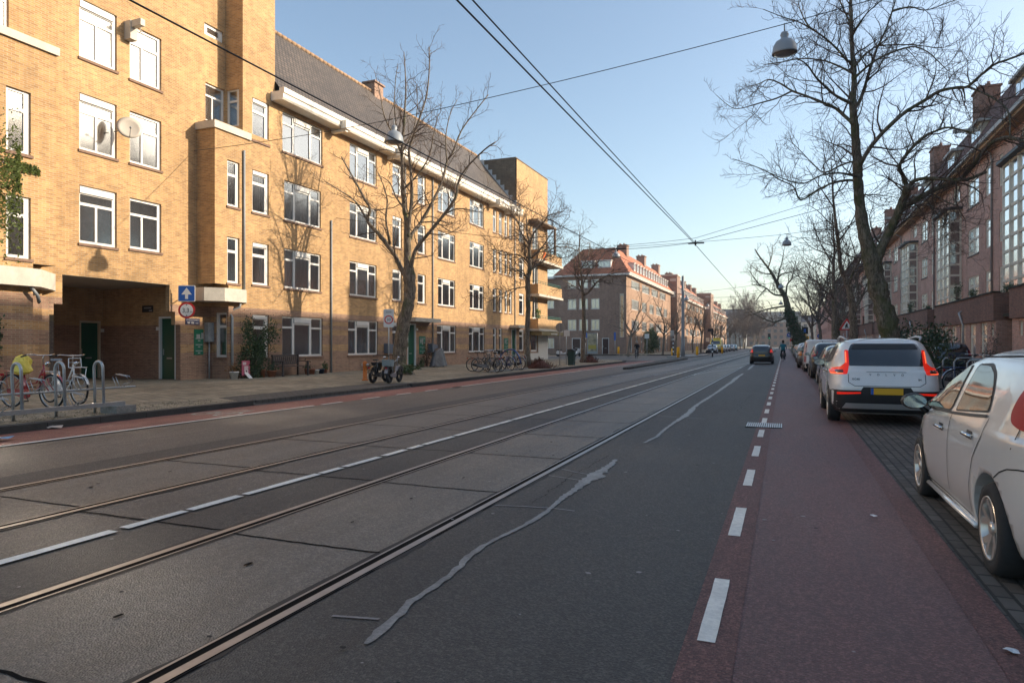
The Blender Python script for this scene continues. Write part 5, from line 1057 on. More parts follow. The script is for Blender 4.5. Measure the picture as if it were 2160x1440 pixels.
def wheel(root, x, y, r, wd=.2, style=5, side=-1, steer=0, mt=None):
    w_ = MB(); T = lambda a, b, c: (x + side * c, y + a, r + b)
    prof = [(r * .66, -wd / 2 + .0), (r * .70, 0 - wd / 2), (r * .93, -wd / 2 + .01), (r, -wd / 2 + .04), (r, wd / 2 - .045), (r * .93, wd / 2 - .008), (r * .72, wd / 2), (r * .68, wd / 2 - .02), (r * .66, wd / 2 - .05)]
    w_.lathe(prof, 36, T, cap=False); 
    W_ = w_.build('wheel', M_TYRE, root)
    m_ = MB(); m_.mi(1).lathe([(r * .68, wd / 2 - .10), (0.01, wd / 2 - .098)], 24, T, cap=False); m_.mi(0)
    m_.lathe([(r * .70, wd / 2 - .02), (r * .69, wd / 2 + .002), (r * .64, wd / 2 - .006), (r * .64, wd / 2 - .085)], 32, T, cap=False)
    m_.lathe([(r * .15, wd / 2 - .07), (r * .15, wd / 2 - .02), (r * .08, wd / 2 - .01), (.005, wd / 2 - .01)], 14, T)
    if style:
        for k in range(style):
            for da in ((-.17, .17) if style <= 6 else (0,)):
                a = 2 * pi * k / style + pi / 2; p0 = (r * .10 * cos(a), r * .10 * sin(a)); a1 = a + da * 1.6; p1 = (r * .66 * cos(a1), r * .66 * sin(a1)); am = a + da * .4; pm_ = (r * .36 * cos(am + da * .2), r * .36 * sin(am + da * .2))
                hw = r * (.065 if style <= 6 else .05)
                for q0, q1, h0, h1, w0, w1 in ((p0, pm_, -.028, -.022, hw * 1.2, hw), (pm_, p1, -.022, -.008, hw, hw * 1.15)):
                    d = Vector((q1[0] - q0[0], q1[1] - q0[1])); n_ = Vector((-d.y, d.x)).normalized(); z0, z1 = wd / 2 + h0, wd / 2 + h1
                    vs = [T(q0[0] - n_.x * w0, q0[1] - n_.y * w0, z0), T(q0[0] + n_.x * w0, q0[1] + n_.y * w0, z0), T(q1[0] + n_.x * w1, q1[1] + n_.y * w1, z1), T(q1[0] - n_.x * w1, q1[1] - n_.y * w1, z1)]
                    vb = [T(q0[0] - n_.x * w0, q0[1] - n_.y * w0, z0 - .035), T(q0[0] + n_.x * w0, q0[1] + n_.y * w0, z0 - .035), T(q1[0] + n_.x * w1, q1[1] + n_.y * w1, z1 - .035), T(q1[0] - n_.x * w1, q1[1] - n_.y * w1, z1 - .035)]
                    m_.add(vs + vb, [(0, 1, 2, 3), (0, 4, 5, 1), (1, 5, 6, 2), (2, 6, 7, 3), (3, 7, 4, 0)])
    m_.build('rim', [mt or M_RIM, M_PLAS], W_)
    if steer:
        for o in (W_,): pass
    return W_
def mirror(root, x, y, z, s, m, side=-1):
    mb = MB(); n = 14
    vs = []; prof = [(0, .35), (.03, .85), (.07, 1), (.12, .8), (.17, .3)]
    mb.add([(x + side * (.11 + .11 * f * cos(2 * pi * k / n) ** 1) * s - 0, y + d * s, z + .075 * f * s * sin(2 * pi * k / n)) for d, f in prof for k in range(n)], [tuple(range(n - 1, -1, -1)), tuple(4 * n + k for k in range(n))] + [(i * n + k, i * n + (k + 1) % n, (i + 1) * n + (k + 1) % n, (i + 1) * n + k) for i in range(4) for k in range(n)], True)
    o = mb.build('mirror', m, root)
    g = MB(); g.poly([(x + side * (.11 + .095 * cos(2 * pi * k / n)) * s, y - .004, z + .06 * s * sin(2 * pi * k / n)) for k in range(n)]); g.build('mirror_glass', mat('mirror_glass', (.34, .42, .46), .08, .8), o)
    a = MB(); a.tube([(x + side * .0, y + .08 * s, z - .10 * s), (x + side * .08 * s, y + .08 * s, z - .03 * s)], .025 * s, 6); a.build('mirror_arm', M_PLAS, o)
    return o
def car(name, label, cat, loc, sl, pm, wheels, wr, side_glass, rear_glass, tails, rz=0, nr=7, nf=4, group=None, style=5, plate=(-.26, .26, .6, .71), lower=None, seams=(), rseams=(), handles=(), glass=M_DKGLASS, tailm=None, hero=False, mirrors=(), wd=.2, rimm=None, front_glass=None, lamps_front=None, wiper=None, fl=.03):
    root = empty(name, loc, label, cat, rz, group)
    me2, bvh = car_body(sl, nr, nf, wheels, wr, fl); hw = sl[4][3]; mark_housing(me2, wheels, wr, hw); body_obj(me2, pm, root)
    sd = (-1, 1)
    for s_ in sd:
        for P in side_glass:
            if hero: patch(bvh, roundpoly([(a + .0, b) for a, b in P], .05), 'x', s_, .004).build('window_seal', M_PLAS, root)
            c = Vector((sum(p[0] for p in P) / len(P), sum(p[1] for p in P) / len(P))); Q = [tuple(c + (Vector(p) - c) * (1 - .028 / max(.15, (Vector(p) - c).length))) for p in P]
            patch(bvh, roundpoly(Q if hero else P, .05), 'x', s_, .007).build('side_window', glass, root)
        for w_ in wheels: wheel(root, s_ * (hw - wd / 2 + .005), w_, wr, wd, style, s_, mt=rimm)
        for L_ in seams: line_patch(bvh, L_, 'x', s_).build('door_seam', M_GAP, root) if hero else None
        if hero:
            for (a, b) in handles:
                h = MB(); p = patch(bvh, [(a, b - .028), (a + .16, b - .028), (a + .16, b + .03), (a, b + .03)], 'x', s_, .003, .03); p.build('handle_recess', M_PLAS, root)
                hh = bvh.ray_cast(Vector((s_ * 3, a + .08, b)), Vector((-s_, 0, 0)))[0]; h.tube([(hh.x + s_ * .012, a - .02, b), (hh.x + s_ * .034, a + .03, b + .005), (hh.x + s_ * .034, a + .14, b + .005), (hh.x + s_ * .012, a + .19, b)], .014, 8); h.build('door_handle', pm if not rimm else M_CHR, root)
    for P in rear_glass: patch(bvh, roundpoly(P, .05), 'y', -1, .006).build('rear_window', glass, root)
    if front_glass: patch(bvh, roundpoly(front_glass, .06), 'y', 1, .006).build('windscreen', glass, root)
    for T_ in tails:
        P, m_ = T_[0], T_[1]; ax = T_[2] if len(T_) > 2 else 'y'; of = T_[3] if len(T_) > 3 else .006
        for s_ in (-1, 1):
            if ax == 'y': patch(bvh, roundpoly([(s_ * a, b) for a, b in P], .02, 3), 'y', -1, of, .022 if hero else .05).build('tail_light', m_, root)
            elif ax == 'f': patch(bvh, roundpoly([(s_ * a, b) for a, b in P], .03, 3), 'y', 1, of, .05).build('headlight', m_, root)
            else: patch(bvh, roundpoly(P, .04, 3), 'x', s_, of, .022).build('tail_light', m_, root)
    if lower:
        for P, m_, ax in lower:
            if ax == 'y': patch(bvh, P, 'y', -1, .005, .06).build('bumper', m_, root)
            elif ax == 'f': patch(bvh, P, 'y', 1, .005, .06).build('bumper', m_, root)
            else:
                for s_ in (-1, 1): patch(bvh, P, 'x', s_, .005, .06).build('side_skirt', m_, root)
    for L_ in rseams:
        for s_ in ((-1, 1)): line_patch(bvh, [(s_ * a, b) for a, b in L_], 'y', -1, .009, .0045).build('tailgate_seam', M_GAP, root) if hero else None
    if plate:
        a, b, c, d = plate; h = bvh.ray_cast(Vector((0, -9, (c + d) / 2)), Vector((0, 1, 0)))[0]; y = h.y - .02
        m_ = MB(); m_.box((a, y, c), (b, y + .04, d)); P_ = m_.build('number_plate', M_PLATE, root); m_ = MB(); m_.box((a, y - .003, c), (a + .045, y, d)); m_.build('plate_band', M_BLUE, P_)
    for (x, y, z, s_) in mirrors:
        for q in (-1, 1): mirror(root, q * x, y, z, s_, M_PLAS, q)
    if wiper: m_ = MB(); m_.tube([(wiper[0], wiper[1], wiper[2]), (wiper[3], wiper[4], wiper[5])], .018, 6); m_.build('wiper', M_PLAS, root)
    return root, bvh
HATCH = [(.16, .30, 3.80, .72), (.20, .12, 3.93, .79), (.30, .045, 4.00, .825), (.42, .015, 4.03, .842), (.55, .0, 4.03, .848), (.68, .01, 4.0, .848), (.78, .05, 3.90, .845), (.85, .05, 3.66, .838), (.91, .055, 3.42, .826), (.97, .06, 3.16, .803), (1.06, .08, 2.92, .768), (1.16, .11, 2.70, .732), (1.26, .17, 2.46, .69), (1.35, .27, 2.20, .645), (1.42, .44, 1.9, .57), (1.465, .78, 1.60, .45), (1.485, 1.0, 1.38, .28), (1.49, 1.15, 1.25, .1)]
def scaled(sl, ky=1, kx=1, kz=1): return [(z * kz, a * ky, b * ky, w_ * kx) for z, a, b, w_ in sl]
sg = [[(1.86, .965), (1.80, 1.345), (1.45, 1.36), (1.24, 1.30), (1.08, 1.18), (.98, 1.03)], [(3.02, .915), (2.74, 1.06), (2.42, 1.20), (1.94, 1.345), (1.97, .955)], [(3.22, .905), (3.08, .91), (2.86, 1.02)]]
# silver five-door hatchback in the foreground
CAR1, bv = car('parked_car', 'silver five-door hatchback nearest the camera, cut off by the right edge of the picture', 'car', (2.085, 4.58, 0), HATCH, paint('silver_paint', (.70, .685, .66), .3, .3), (.72, 3.23), .30, sg, [[(-.58, 1.0), (.58, 1.0), (.44, 1.36), (-.44, 1.36)]],
    [([(.50, .95), (.66, .95), (.66, 1.26), (.60, 1.32), (.52, 1.28)], M_TAIL, 'y', .012), ([(.40, 1.34), (.49, 1.28), (.55, 1.17), (.57, 1.07), (.52, 1.01), (.40, .98), (.14, .96), (.15, 1.1), (.27, 1.30)], M_TAIL, 'x', .012)], seams=[[(1.90, .96), (1.93, .7), (1.93, .32)], [(3.02, .9), (3.1, .6), (2.98, .42), (2.93, .26)], [(.93, 1.0), (.96, .86), (1.12, .70), (1.2, .5), (1.2, .3)], [(2.93, .26), (1.2, .27)], [(.40, .86), (.40, 1.05), (.52, 1.3), (.8, 1.42), (1.9, 1.40), (2.5, 1.2), (3.1, .93)]],
    handles=[(1.18, .845), (2.12, .80)], hero=True, mirrors=[(.80, 2.98, .95, 1.05)], style=5, wd=.195, rimm=M_RIM, glass=M_CARGLASS, rseams=[[(0, .86), (.6, .86), (.66, .95)]], fl=.028)
# bumper joint, rub strip, interior, seats of the hatchback
line_patch(bv, [(.02, .765), (.15, .762), (.30, .752), (.42, .735), (.52, .70), (.60, .65)], 'x', -1, .009).build('bumper_seam', M_GAP, CAR1)
m_ = MB(); m_.tube([(-.815, 1.15, .215), (-.825, 2.0, .21), (-.82, 2.85, .205)], .022, 8); m_.build('sill_trim', paint('silver_paint', ()), CAR1) if 'silver_paint' in MATS else None
line_patch(bv, [(.98, 1.005), (1.4, .975), (1.9, .945), (2.5, .925), (3.1, .90)], 'x', -1, .022, .006).build('window_trim', M_PLAS, CAR1)
m_ = MB(); m_.lathe([(.022, 0), (.022, .004)], 14, lambda x, y, z: (-.70 + x, .028 + 0 - z, .46 + y)); m_.build('parking_sensor', M_PLAS, CAR1)
SUVS = [(.20, .28, 4.20, .78), (.26, .14, 4.33, .86), (.38, .06, 4.40, .91), (.55, .01, 4.43, .925), (.72, .0, 4.43, .93), (.84, .04, 4.38, .925), (.93, .075, 4.25, .92), (1.0, .10, 4.0, .905), (1.06, .13, 3.55, .885), (1.13, .16, 3.25, .862), (1.22, .21, 3.02, .825), (1.32, .28, 2.80, .785), (1.42, .37, 2.58, .745), (1.50, .46, 2.35, .70), (1.56, .56, 2.1, .63), (1.60, .75, 1.8, .50), (1.62, 1.0, 1.5, .32), (1.625, 1.2, 1.35, .12)]
CAR2, bv2 = car('parked_car', 'white compact SUV with tall L-shaped red tail lamps and yellow number plate', 'car', (1.72, 14.0, 0), SUVS, paint('white_car_paint', (.75, .74, .73)), (.86, 3.56), .36, [[(1.0, 1.18), (1.95, 1.12), (1.9, 1.49), (1.25, 1.48)], [(2.02, 1.12), (3.05, 1.10), (2.6, 1.33), (1.98, 1.49)]],
    [[(-.62, 1.10), (.62, 1.10), (.60, 1.38), (.54, 1.51), (-.54, 1.51), (-.60, 1.38)]],
    [([(.64, .945), (.90, .94), (.905, 1.045), (.735, 1.085), (.665, 1.15), (.66, 1.39), (.60, 1.39), (.60, 1.12), (.615, 1.04)], M_TAILG), ([(.695, .965), (.81, .965), (.835, 1.015), (.70, 1.03)], M_TAILD, 'y', .010), ([(.64, 1.15), (.655, 1.15), (.65, 1.36), (.635, 1.36)], mat('tail_lamp_core', (.9, .25, .1), .3, emit=((1, .16, .05), .6)), 'y', .011), ([(.70, .953), (.895, .953), (.895, .965), (.70, .963)], mat('tail_lamp_core', ()), 'y', .011)] ,
    hero=True, plate=(-.26, .26, .585, .70), lower=[([(-.93, .24), (.93, .24), (.93, .655), (.42, .655), (.38, .72), (-.38, .72), (-.42, .655), (-.93, .655)], M_PLAS, 'y'), ([(.3, .24), (4.2, .24), (4.2, .36), (.3, .36)], M_PLAS, 'x')], seams=[[(2.0, 1.1), (2.02, .35)], [(3.1, 1.08), (3.05, .4)]], rseams=[[(.62, .95), (.62, .80), (.52, .735), (0, .735)]], mirrors=[(.86, 2.95, 1.10, 1.15)], rimm=M_RIM, wd=.23, handles=[(1.2, .98), (2.2, .97)])
for P in ([(-.80, .57), (-.42, .60), (-.42, .625), (-.80, .615)], [(.80, .57), (.42, .60), (.42, .625), (.80, .615)]): patch(bv2, P, 'y', -1, .012, .05).build('reflector', M_TAILG, CAR2)
patch(bv2, [(-.72, .32), (.72, .32), (.66, .42), (-.66, .42)], 'y', -1, .014, .05).build('skid_plate', mat('satin_silver', (.50, .49, .48), .35, .5), CAR2)
m_ = MB(); m_.box((-.03, .22, 1.19), (.42, .205, 1.215)); m_.build('wiper', M_PLAS, CAR2)
m_ = MB()
for s_ in (-1, 1): m_.tube([(s_ * .62, .62, 1.585), (s_ * .66, .75, 1.63), (s_ * .67, 1.4, 1.65), (s_ * .66, 2.1, 1.615), (s_ * .64, 2.25, 1.57)], .022, 8)
m_.build('roof_rail', mat('satin_silver', ()), CAR2)
m_ = MB(); m_.add([(-.02, 1.0, 1.63), (.02, 1.0, 1.63), (0, 1.18, 1.63), (0, .98, 1.69)], [(0, 1, 3), (1, 2, 3), (2, 0, 3)]); m_.build('roof_antenna', paint('white_car_paint', ()), CAR2)
def text(s, size, F_, u, z, m, parent, name='lettering', n=.01, ext=.002, sp=1.0, al='CENTER', wx=1.0):
    """text in the plane F_(u, n, z), baseline at z"""
    cu = bpy.data.curves.new(name, 'FONT'); cu.body = s; cu.size = size; cu.align_x = al; cu.space_character = sp; cu.extrude = ext; cu.resolution_u = 2
    ob = bpy.data.objects.new('tmp', cu); COL.objects.link(ob); dg = bpy.context.evaluated_depsgraph_get(); dg.update(); me = bpy.data.meshes.new_from_object(ob.evaluated_get(dg)); bpy.data.objects.remove(ob)
    for v in me.vertices: v.co = Vector(F_(u + v.co.x * wx, n + v.co.z, z + v.co.y))
    me.materials.clear(); me.materials.append(m); o = bpy.data.objects.new(name, me); COL.objects.link(o); o.parent = parent; return o
def FRB(u, n, z):
    h = bv2.ray_cast(Vector((u, -9, z)), Vector((0, 1, 0)))[0]; return (u, (h.y if h else .1) - .004 - n, z)
for i, ch_ in enumerate('VOLVO'): text(ch_, .055, FRB, -.26 + i * .13, .925, M_BLACK, CAR2, 'badge_letter', .0)
text('XC40', .055, FRB, -.50, .842, M_BLACK, CAR2, 'badge_letters', .0); text('B4', .05, FRB, .53, .845, M_BLACK, CAR2, 'badge_letters', .0)
patch(bv2, [(-.33, .985), (.33, .985), (.31, .998), (-.31, .998)], 'y', -1, .004, .05).build('tailgate_crease_shade', M_GREY, CAR2)  # grey strip paints the shade line of the crease
patch(bv2, roundpoly([(-.56, 1.40), (.56, 1.40), (.50, 1.50), (-.50, 1.50)], .04), 'y', -1, .009, .05).build('window_band', M_PLAS, CAR2)
# the parked row behind
def simple(name, label, loc, base, k, pm, tail_h=(.85, 1.1), style=9, rz=0, group='cars parked along the right side', kz=1, kx=1, tw=(.56, .80), tm=M_TAIL, plate=True, rimm=None, cat='car', fg=None):
    sl = scaled(base, k, kx, kz); hw = sl[4][3]; top = sl[-1][0]; bz = top * .66; L_ = base[4][2] * k
    sgl = [[(L_ * .44, bz), (L_ * .43, top * .925), (L_ * .30, top * .92), (L_ * .22, bz * 1.06)], [(L_ * .74, bz * .97), (L_ * .60, top * .83), (L_ * .45, top * .92), (L_ * .46, bz)]]
    rg_ = [[(-hw * .70, top * .68), (hw * .70, top * .68), (hw * .54, top * .93), (-hw * .54, top * .93)]]
    tl = [([(hw * tw[0] / .8, tail_h[0]), (hw * .95, tail_h[0]), (hw * .93, tail_h[1]), (hw * (tw[0] + .04) / .8, tail_h[1])], tm)]
    if rz: tl.append(([(.45, .55), (.78, .60), (.80, .74), (.5, .68)], mat('headlamp', (.75, .77, .78), .1, coat=1), 'f'))
    return car(name, label, cat, loc, sl, pm, (L_ * .185, L_ * .80), .30 * kz, sgl, rg_, tl, group=group, style=style, lower=[([(-hw, .2), (hw, .2), (hw, .42), (-hw, .42)], M_PLAS, 'y')] + ([([(-hw, .2), (hw, .2), (hw, .42), (-hw, .42)], M_PLAS, 'f'), ([(-hw * .6, .5), (hw * .6, .5), (hw * .6, .6), (-hw * .6, .6)], M_PLAS, 'f')] if rz else []), mirrors=[(hw * .96, L_ * .72, top * .66, .9)], rz=rz, plate=(-.26, .26, .62, .72) if plate else None, front_glass=[(-hw * .80, top * .67), (hw * .80, top * .67), (hw * .66, top * .93), (-hw * .66, top * .93)] if rz else None, rimm=rimm)[0]
PW, PB, PS, PG, PDG = paint('white_car_paint', ()), paint('black_paint', (.012, .013, .016)), paint('beige_silver_paint', (.33, .30, .26), .4), paint('grey_car_paint', (.10, .105, .115), .4), paint('dark_green_grey_paint', (.03, .035, .035), .3)
simple('parked_car', 'small beige-silver car with wheel covers half hidden behind the white SUV', (1.85, 20.2, 0), HATCH, .93, PS, style=10, kz=.98, rimm=M_RIM)
simple('parked_car', 'black hatchback with tall red lamps third from the camera along the right kerb', (2.0, 25.6, 0), HATCH, .98, PB, (.9, 1.28), style=10, tw=(.64, .8))
simple('parked_car', 'dark estate car with silver roof edge just in front of the white van', (1.95, 32.2, 0), SUVS, .95, PDG, (.95, 1.38), style=10, tw=(.64, .8), kz=.98, kx=.96)
VAN = [(.22, .12, 4.30, .84), (.30, .05, 4.45, .88), (.45, .0, 4.55, .90), (.6, .0, 4.58, .905), (.8, .02, 4.55, .905), (.95, .03, 4.4, .90), (1.05, .04, 3.95, .895), (1.15, .045, 3.72, .885), (1.3, .06, 3.5, .87), (1.5, .08, 3.2, .845), (1.62, .10, 3.0, .82), (1.70, .14, 2.9, .78), (1.745, .22, 2.7, .68), (1.76, .5, 2.4, .45)]
V_, vb = car('parked_van', 'white panel van with tall stacked red tail lamps and plain rear doors', 'van', (1.87, 39.6, 0), VAN, PW, (.85, 3.65), .31, [[(2.75, 1.1), (3.35, 1.08), (3.1, 1.5), (2.8, 1.55)]], [], [([(.80, .55), (.89, .55), (.86, 1.62), (.79, 1.60)], M_TAIL), ([(.80, .86), (.885, .86), (.88, 1.02), (.80, 1.02)], mat('lamp_white', (.6, .55, .5), .3), 'y', .010)], nr=14, style=8, plate=(-.62, -.15, .80, .92), lower=[([(-.9, .22), (.9, .22), (.9, .48), (-.9, .48)], M_PLAS, 'y')], group='cars parked along the right side', mirrors=[(.88, 3.3, 1.2, 1.4)])
line_patch(vb, [(0, .5), (0, 1.7)], 'y', -1, .02).build('door_seam', M_GAP, V_); line_patch(vb, [(-.62, .97), (.62, .97)], 'y', -1, .05).build('rear_handle', M_PLAS, V_)
simple('parked_car', 'dark hatchback with orange-red lamps directly beyond the white van', (1.6, 46, 0), HATCH, 1, PG, (.8, 1.1), kz=1.02, tm=M_AMB)
simple('parked_car', 'small white car in the parked row level with the leaning tree', (1.75, 53.5, 0), HATCH, .95, PW, (.85, 1.1))
simple('parked_car', 'white SUV with wide dark rear window farther along the right row', (1.8, 61, 0), SUVS, 1, PW, (.95, 1.15))
lbs = ['dark car after the white SUV in the right row', 'silver car near the end of the visible right row', 'black car near the end of the right row', 'last grey car of the visible right row']
for i, (y, pm) in enumerate(((68.5, PB), (76, PS), (84, PDG), (93, PG))): simple('parked_car', lbs[i], (1.85, y, 0), HATCH, 1, pm, (.85, 1.1))
simple('car', 'dark hatchback driving away in the right lane between rails and bike lane', (-1.62, 54.6, 0), HATCH, .98, PB, (.88, 1.12), group='moving cars', tm=M_TAILG, kz=.98)
simple('parked_car', 'black hatchback parked on the right pavement behind the bicycles', (5.6, 36.2, .11), HATCH, .95, PB, (.85, 1.1), group='cars on the right pavement')
simple('parked_car', 'dark blue car mostly hidden behind the black one on the right pavement', (7.7, 39, .11), HATCH, .98, paint('navy_paint', (.012, .02, .05)), (.85, 1.1), group='cars on the right pavement')
for i, (y, pm, lb_) in enumerate(((116, PG, 'dark grey car parked left of the yellow van on the far left side'), (131, PS, 'first silver car right of the yellow van'), (137.5, PG, 'grey car third right of the yellow van'), (145, PB, 'black car far along the left kerb'), (158, PS, 'pale car left of the turquoise one'), (168, paint('turquoise_paint', (.02, .30, .32)), 'turquoise car farthest along the left kerb'))):
    simple('parked_car', lb_, (-11.2, y + 4, 0), HATCH, 1, pm, (.85, 1.1), group='cars parked along the far left kerb', rz=pi)
YV = paint('bright_yellow_paint', (.75, .60, .03)); sl = scaled(VAN, 1.2, 1.12, 1.4)
Y_ = car('parked_van', 'bright yellow high-roofed van facing the camera on the far left', 'van', (-11.2, 128, 0), sl, YV, (1.0, 4.3), .36, [], [], [([(.6, .9), (.9, .9), (.9, 1.1), (.6, 1.1)], mat('headlamp', ()), 'f')], rz=pi, nr=12, front_glass=[(-.8, 1.5), (.8, 1.5), (.7, 2.1), (-.7, 2.1)], plate=None, group='cars parked along the far left kerb', lower=[([(-.9, .4), (.9, .4), (.9, .65), (-.9, .65)], M_PLAS, 'f')])[0]
m_ = MB(); m_.box((-.8, 3.0, 2.42), (.8, 3.4, 2.62)); m_.build('roof_beacon', mat('beacon', (.7, .55, .05), .3), Y_)
# ---------------------------------------------------------------- street furniture
def KY(px, X):
    k = (px - 1080) / 1440; return X * (k * sin(TH) + cos(TH)) / (k * cos(TH) - sin(TH))
def sect(mb, name, m, root): return mb.build(name, m, root)
def bike(label, p0, p1, frame_m, z=.115, R=.345, group='bicycles', lady=True, rack=True, front_rack=False, fat=0., guard=True, lean=0, bars='up', saddle_m=None, basket=None, spokes=18):
    """p0 rear contact, p1 towards the front contact"""
    d = Vector((p1[0] - p0[0], p1[1] - p0[1])); a = atan2(d.y, d.x)
    root = empty('bicycle', (p0[0], p0[1], z), label, 'bicycle', a, group); root.rotation_euler = (lean, 0, a)
    L = 1.10 if R > .3 else 1.02
    def B(mb, n, m, par=root): return mb.build(n, m, par)
    tw = .021 + fat
    for x in (0, L):
        m_ = MB(); N = 26
        m_.tube([(x + (R - tw) * cos(2 * pi * k / N), 0, R + (R - tw) * sin(2 * pi * k / N)) for k in range(N + 1)], tw, 7, cap=False); W_ = B(m_, 'wheel', M_TYRE)
        m_ = MB(); m_.tube([(x + (R - 2.1 * tw) * cos(2 * pi * k / N), 0, R + (R - 2.1 * tw) * sin(2 * pi * k / N)) for k in range(N + 1)], .012 + fat * .3, 5, cap=False); m_.tube([(x, -.05, R), (x, .05, R)], .022, 8)
        m_.build('rim', mat('bike_rim', (.38, .38, .38), .3, .8) if not fat else M_PLAS, W_)
        m_ = MB()
        for k in range(spokes if not fat else 5): t = 2 * pi * k / (spokes if not fat else 5); m_.tube([(x + .02 * cos(t + 1), .03 * (1 if k % 2 else -1), R + .02 * sin(t + 1)), (x + (R - 2 * tw) * cos(t), 0, R + (R - 2 * tw) * sin(t))], .0016 if not fat else .018, 3, cap=False)
        m_.build('spokes', MATS['bike_rim'] if not fat else M_PLAS, W_)
        if guard:
            m_ = MB(); t0, t1 = (-.15, 2.9) if x == 0 else (.35, 2.7); n = 14; rg_ = R + tw * .8
            P = [(x + rg_ * cos(t0 + (t1 - t0) * k / n), R + rg_ * sin(t0 + (t1 - t0) * k / n)) for k in range(n + 1)]
            for (xa, za), (xb, zb) in zip(P[:-1], P[1:]): m_.quad((xa, -.03 - fat, za), (xa, .03 + fat, za), (xb, .03 + fat, zb), (xb, -.03 - fat, zb))
            B(m_, 'mudguard', frame_m)
    bb = (L * .42, 0, .29); st = (L * .30, 0, .62); sd = (L * .265, 0, .96 if R > .3 else .8); hd0, hd1 = (L * .83, 0, .60), (L * .79, 0, .88)
    m_ = MB(); r = .017
    m_.tube([hd0, hd1], .021, 8); m_.tube([bb, (L * .30, 0, .72)], r, 7); m_.tube([hd0, (L * .60, 0, .33), bb], r + .004, 7); 
    if lady: m_.tube([(hd1[0], 0, hd1[2] - .06), (L * .62, 0, .52), (L * .365, 0, .48)], r, 7)
    else: m_.tube([(hd1[0], 0, hd1[2] - .05), (L * .305, 0, .70)], r, 7)
    for s_ in (-1, 1): m_.tube([(bb[0], s_ * .03, bb[2]), (0, s_ * (.06 + fat), R)], .010, 6); m_.tube([(L * .31, s_ * .02, .68), (0, s_ * (.06 + fat), R)], .009, 6)
    B(m_, 'frame', frame_m)
    m_ = MB()
    for s_ in (-1, 1): m_.tube([(hd0[0], s_ * (.03 + fat), hd0[2] + .06), (L * .87, s_ * (.055 + fat), .5), (L, s_ * (.055 + fat), R)], .012, 6)
    m_.tube([(hd0[0], -.03 - fat, hd0[2] + .06), (hd0[0], .03 + fat, hd0[2] + .06)], .015, 6); B(m_, 'fork', frame_m)
    m_ = MB(); top = 1.08 if R > .3 else .98
    m_.tube([hd1, (L * .775, 0, top - .06), (L * .81, 0, top)], .012, 7); m_.tube([(L * .62, -.30, top - .02), (L * .76, -.27, top + .02), (L * .84, -.10, top), (L * .81, 0, top), (L * .84, .10, top), (L * .76, .27, top + .02), (L * .62, .30, top - .02)], .011, 7)
    H_ = B(m_, 'handlebar', M_CHR if not fat else M_BLACK); m_ = MB()
    for s_ in (-1, 1): m_.tube([(L * .60, s_ * .304, top - .025), (L * .71, s_ * .284, top + .005)], .017, 7)
    m_.build('grip', M_BLACK, H_)
    m_ = MB(); m_.lathe([(.02, -.04), (.045, -.01), (.055, .02), (.0, .03)], 12, lambda x, y, z: (L * .88 + z, y, .90 + x)); B(m_, 'front_lamp', M_CHR)
    m_ = MB(); m_.tube([(L * .30, 0, .7), (sd[0], 0, sd[2])], .012, 6); m_.prism([(-.14, -.075), (-.10, -.09), (0, -.05), (.14, -.018), (.14, .018), (0, .05), (-.10, .09), (-.14, .075)], 2, 0, .045, lambda x, y, z: (sd[0] + x, y, sd[2] + z)); B(m_, 'saddle', saddle_m or M_BLACK)
    m_ = MB(); m_.tube([(bb[0], -.07, bb[2]), (bb[0], .07, bb[2])], .02, 8); m_.tube([(bb[0], -.07, bb[2]), (bb[0] + .1, -.08, bb[2] - .13), (bb[0] + .1, -.16, bb[2] - .13)], .009, 5); m_.tube([(bb[0], .07, bb[2]), (bb[0] - .1, .08, bb[2] + .13), (bb[0] - .1, .16, bb[2] + .13)], .009, 5); m_.box((bb[0] + .06, -.2, bb[2] - .145), (bb[0] + .14, -.1, bb[2] - .12)); m_.box((bb[0] - .14, .1, bb[2] + .12), (bb[0] - .06, .2, bb[2] + .145)); B(m_, 'pedals', M_BLACK)
    m_ = MB(); m_.prism([(-.06, R - .04), (-.07, R + .04), (bb[0], bb[2] + .10), (bb[0] + .09, bb[2] + .04), (bb[0] + .09, bb[2] - .05), (bb[0], bb[2] - .10)], 1, -.055 - fat, -.03 - fat); B(m_, 'chain_case', frame_m)
    if rack:
        m_ = MB(); zr = 2 * R + .05
        for s_ in (-1, 1): m_.tube([(-.28, s_ * .07, zr), (.26, s_ * .07, zr), (L * .29, 0, .68)], .007, 5); m_.tube([(-.02, s_ * .075, R), (-.06, s_ * .07, zr)], .006, 5)
        for x in (-.28, -.14, 0, .12): m_.tube([(x, -.07, zr), (x, .07, zr)], .006, 5)
        R_ = B(m_, 'carrier', frame_m if lady else M_BLACK); m_ = MB(); m_.box((-.40 + .1, -.03, zr - .1), (-.27, .03, zr - .05)); m_.build('rear_lamp', M_TAIL, R_)
    if front_rack:
        m_ = MB(); x0 = L * .86
        for s_ in (-1, 1): m_.tube([(L, s_ * .09, R), (L + .02, s_ * .14, .80), (x0, s_ * .14, .82), (x0 - .02, s_ * .13, 1.02)], .010, 6)
        for x in (x0, x0 + .1, x0 + .2, L + .04): m_.tube([(x, -.14, .82), (x, .14, .82)], .008, 5)
        m_.tube([(x0 - .02, -.13, 1.02), (x0 - .02, .13, 1.02)], .010, 6); m_.tube([(x0 - .01, -.13, .93), (x0 - .01, .13, .93)], .007, 5); B(m_, 'front_carrier', frame_m)
    if basket: m_ = MB(); m_.box((L * .84, -.18, .86), (L * 1.12, .18, 1.1)); B(m_, 'basket', basket)
    return root
def ts(mb, cx_, cy_): pass
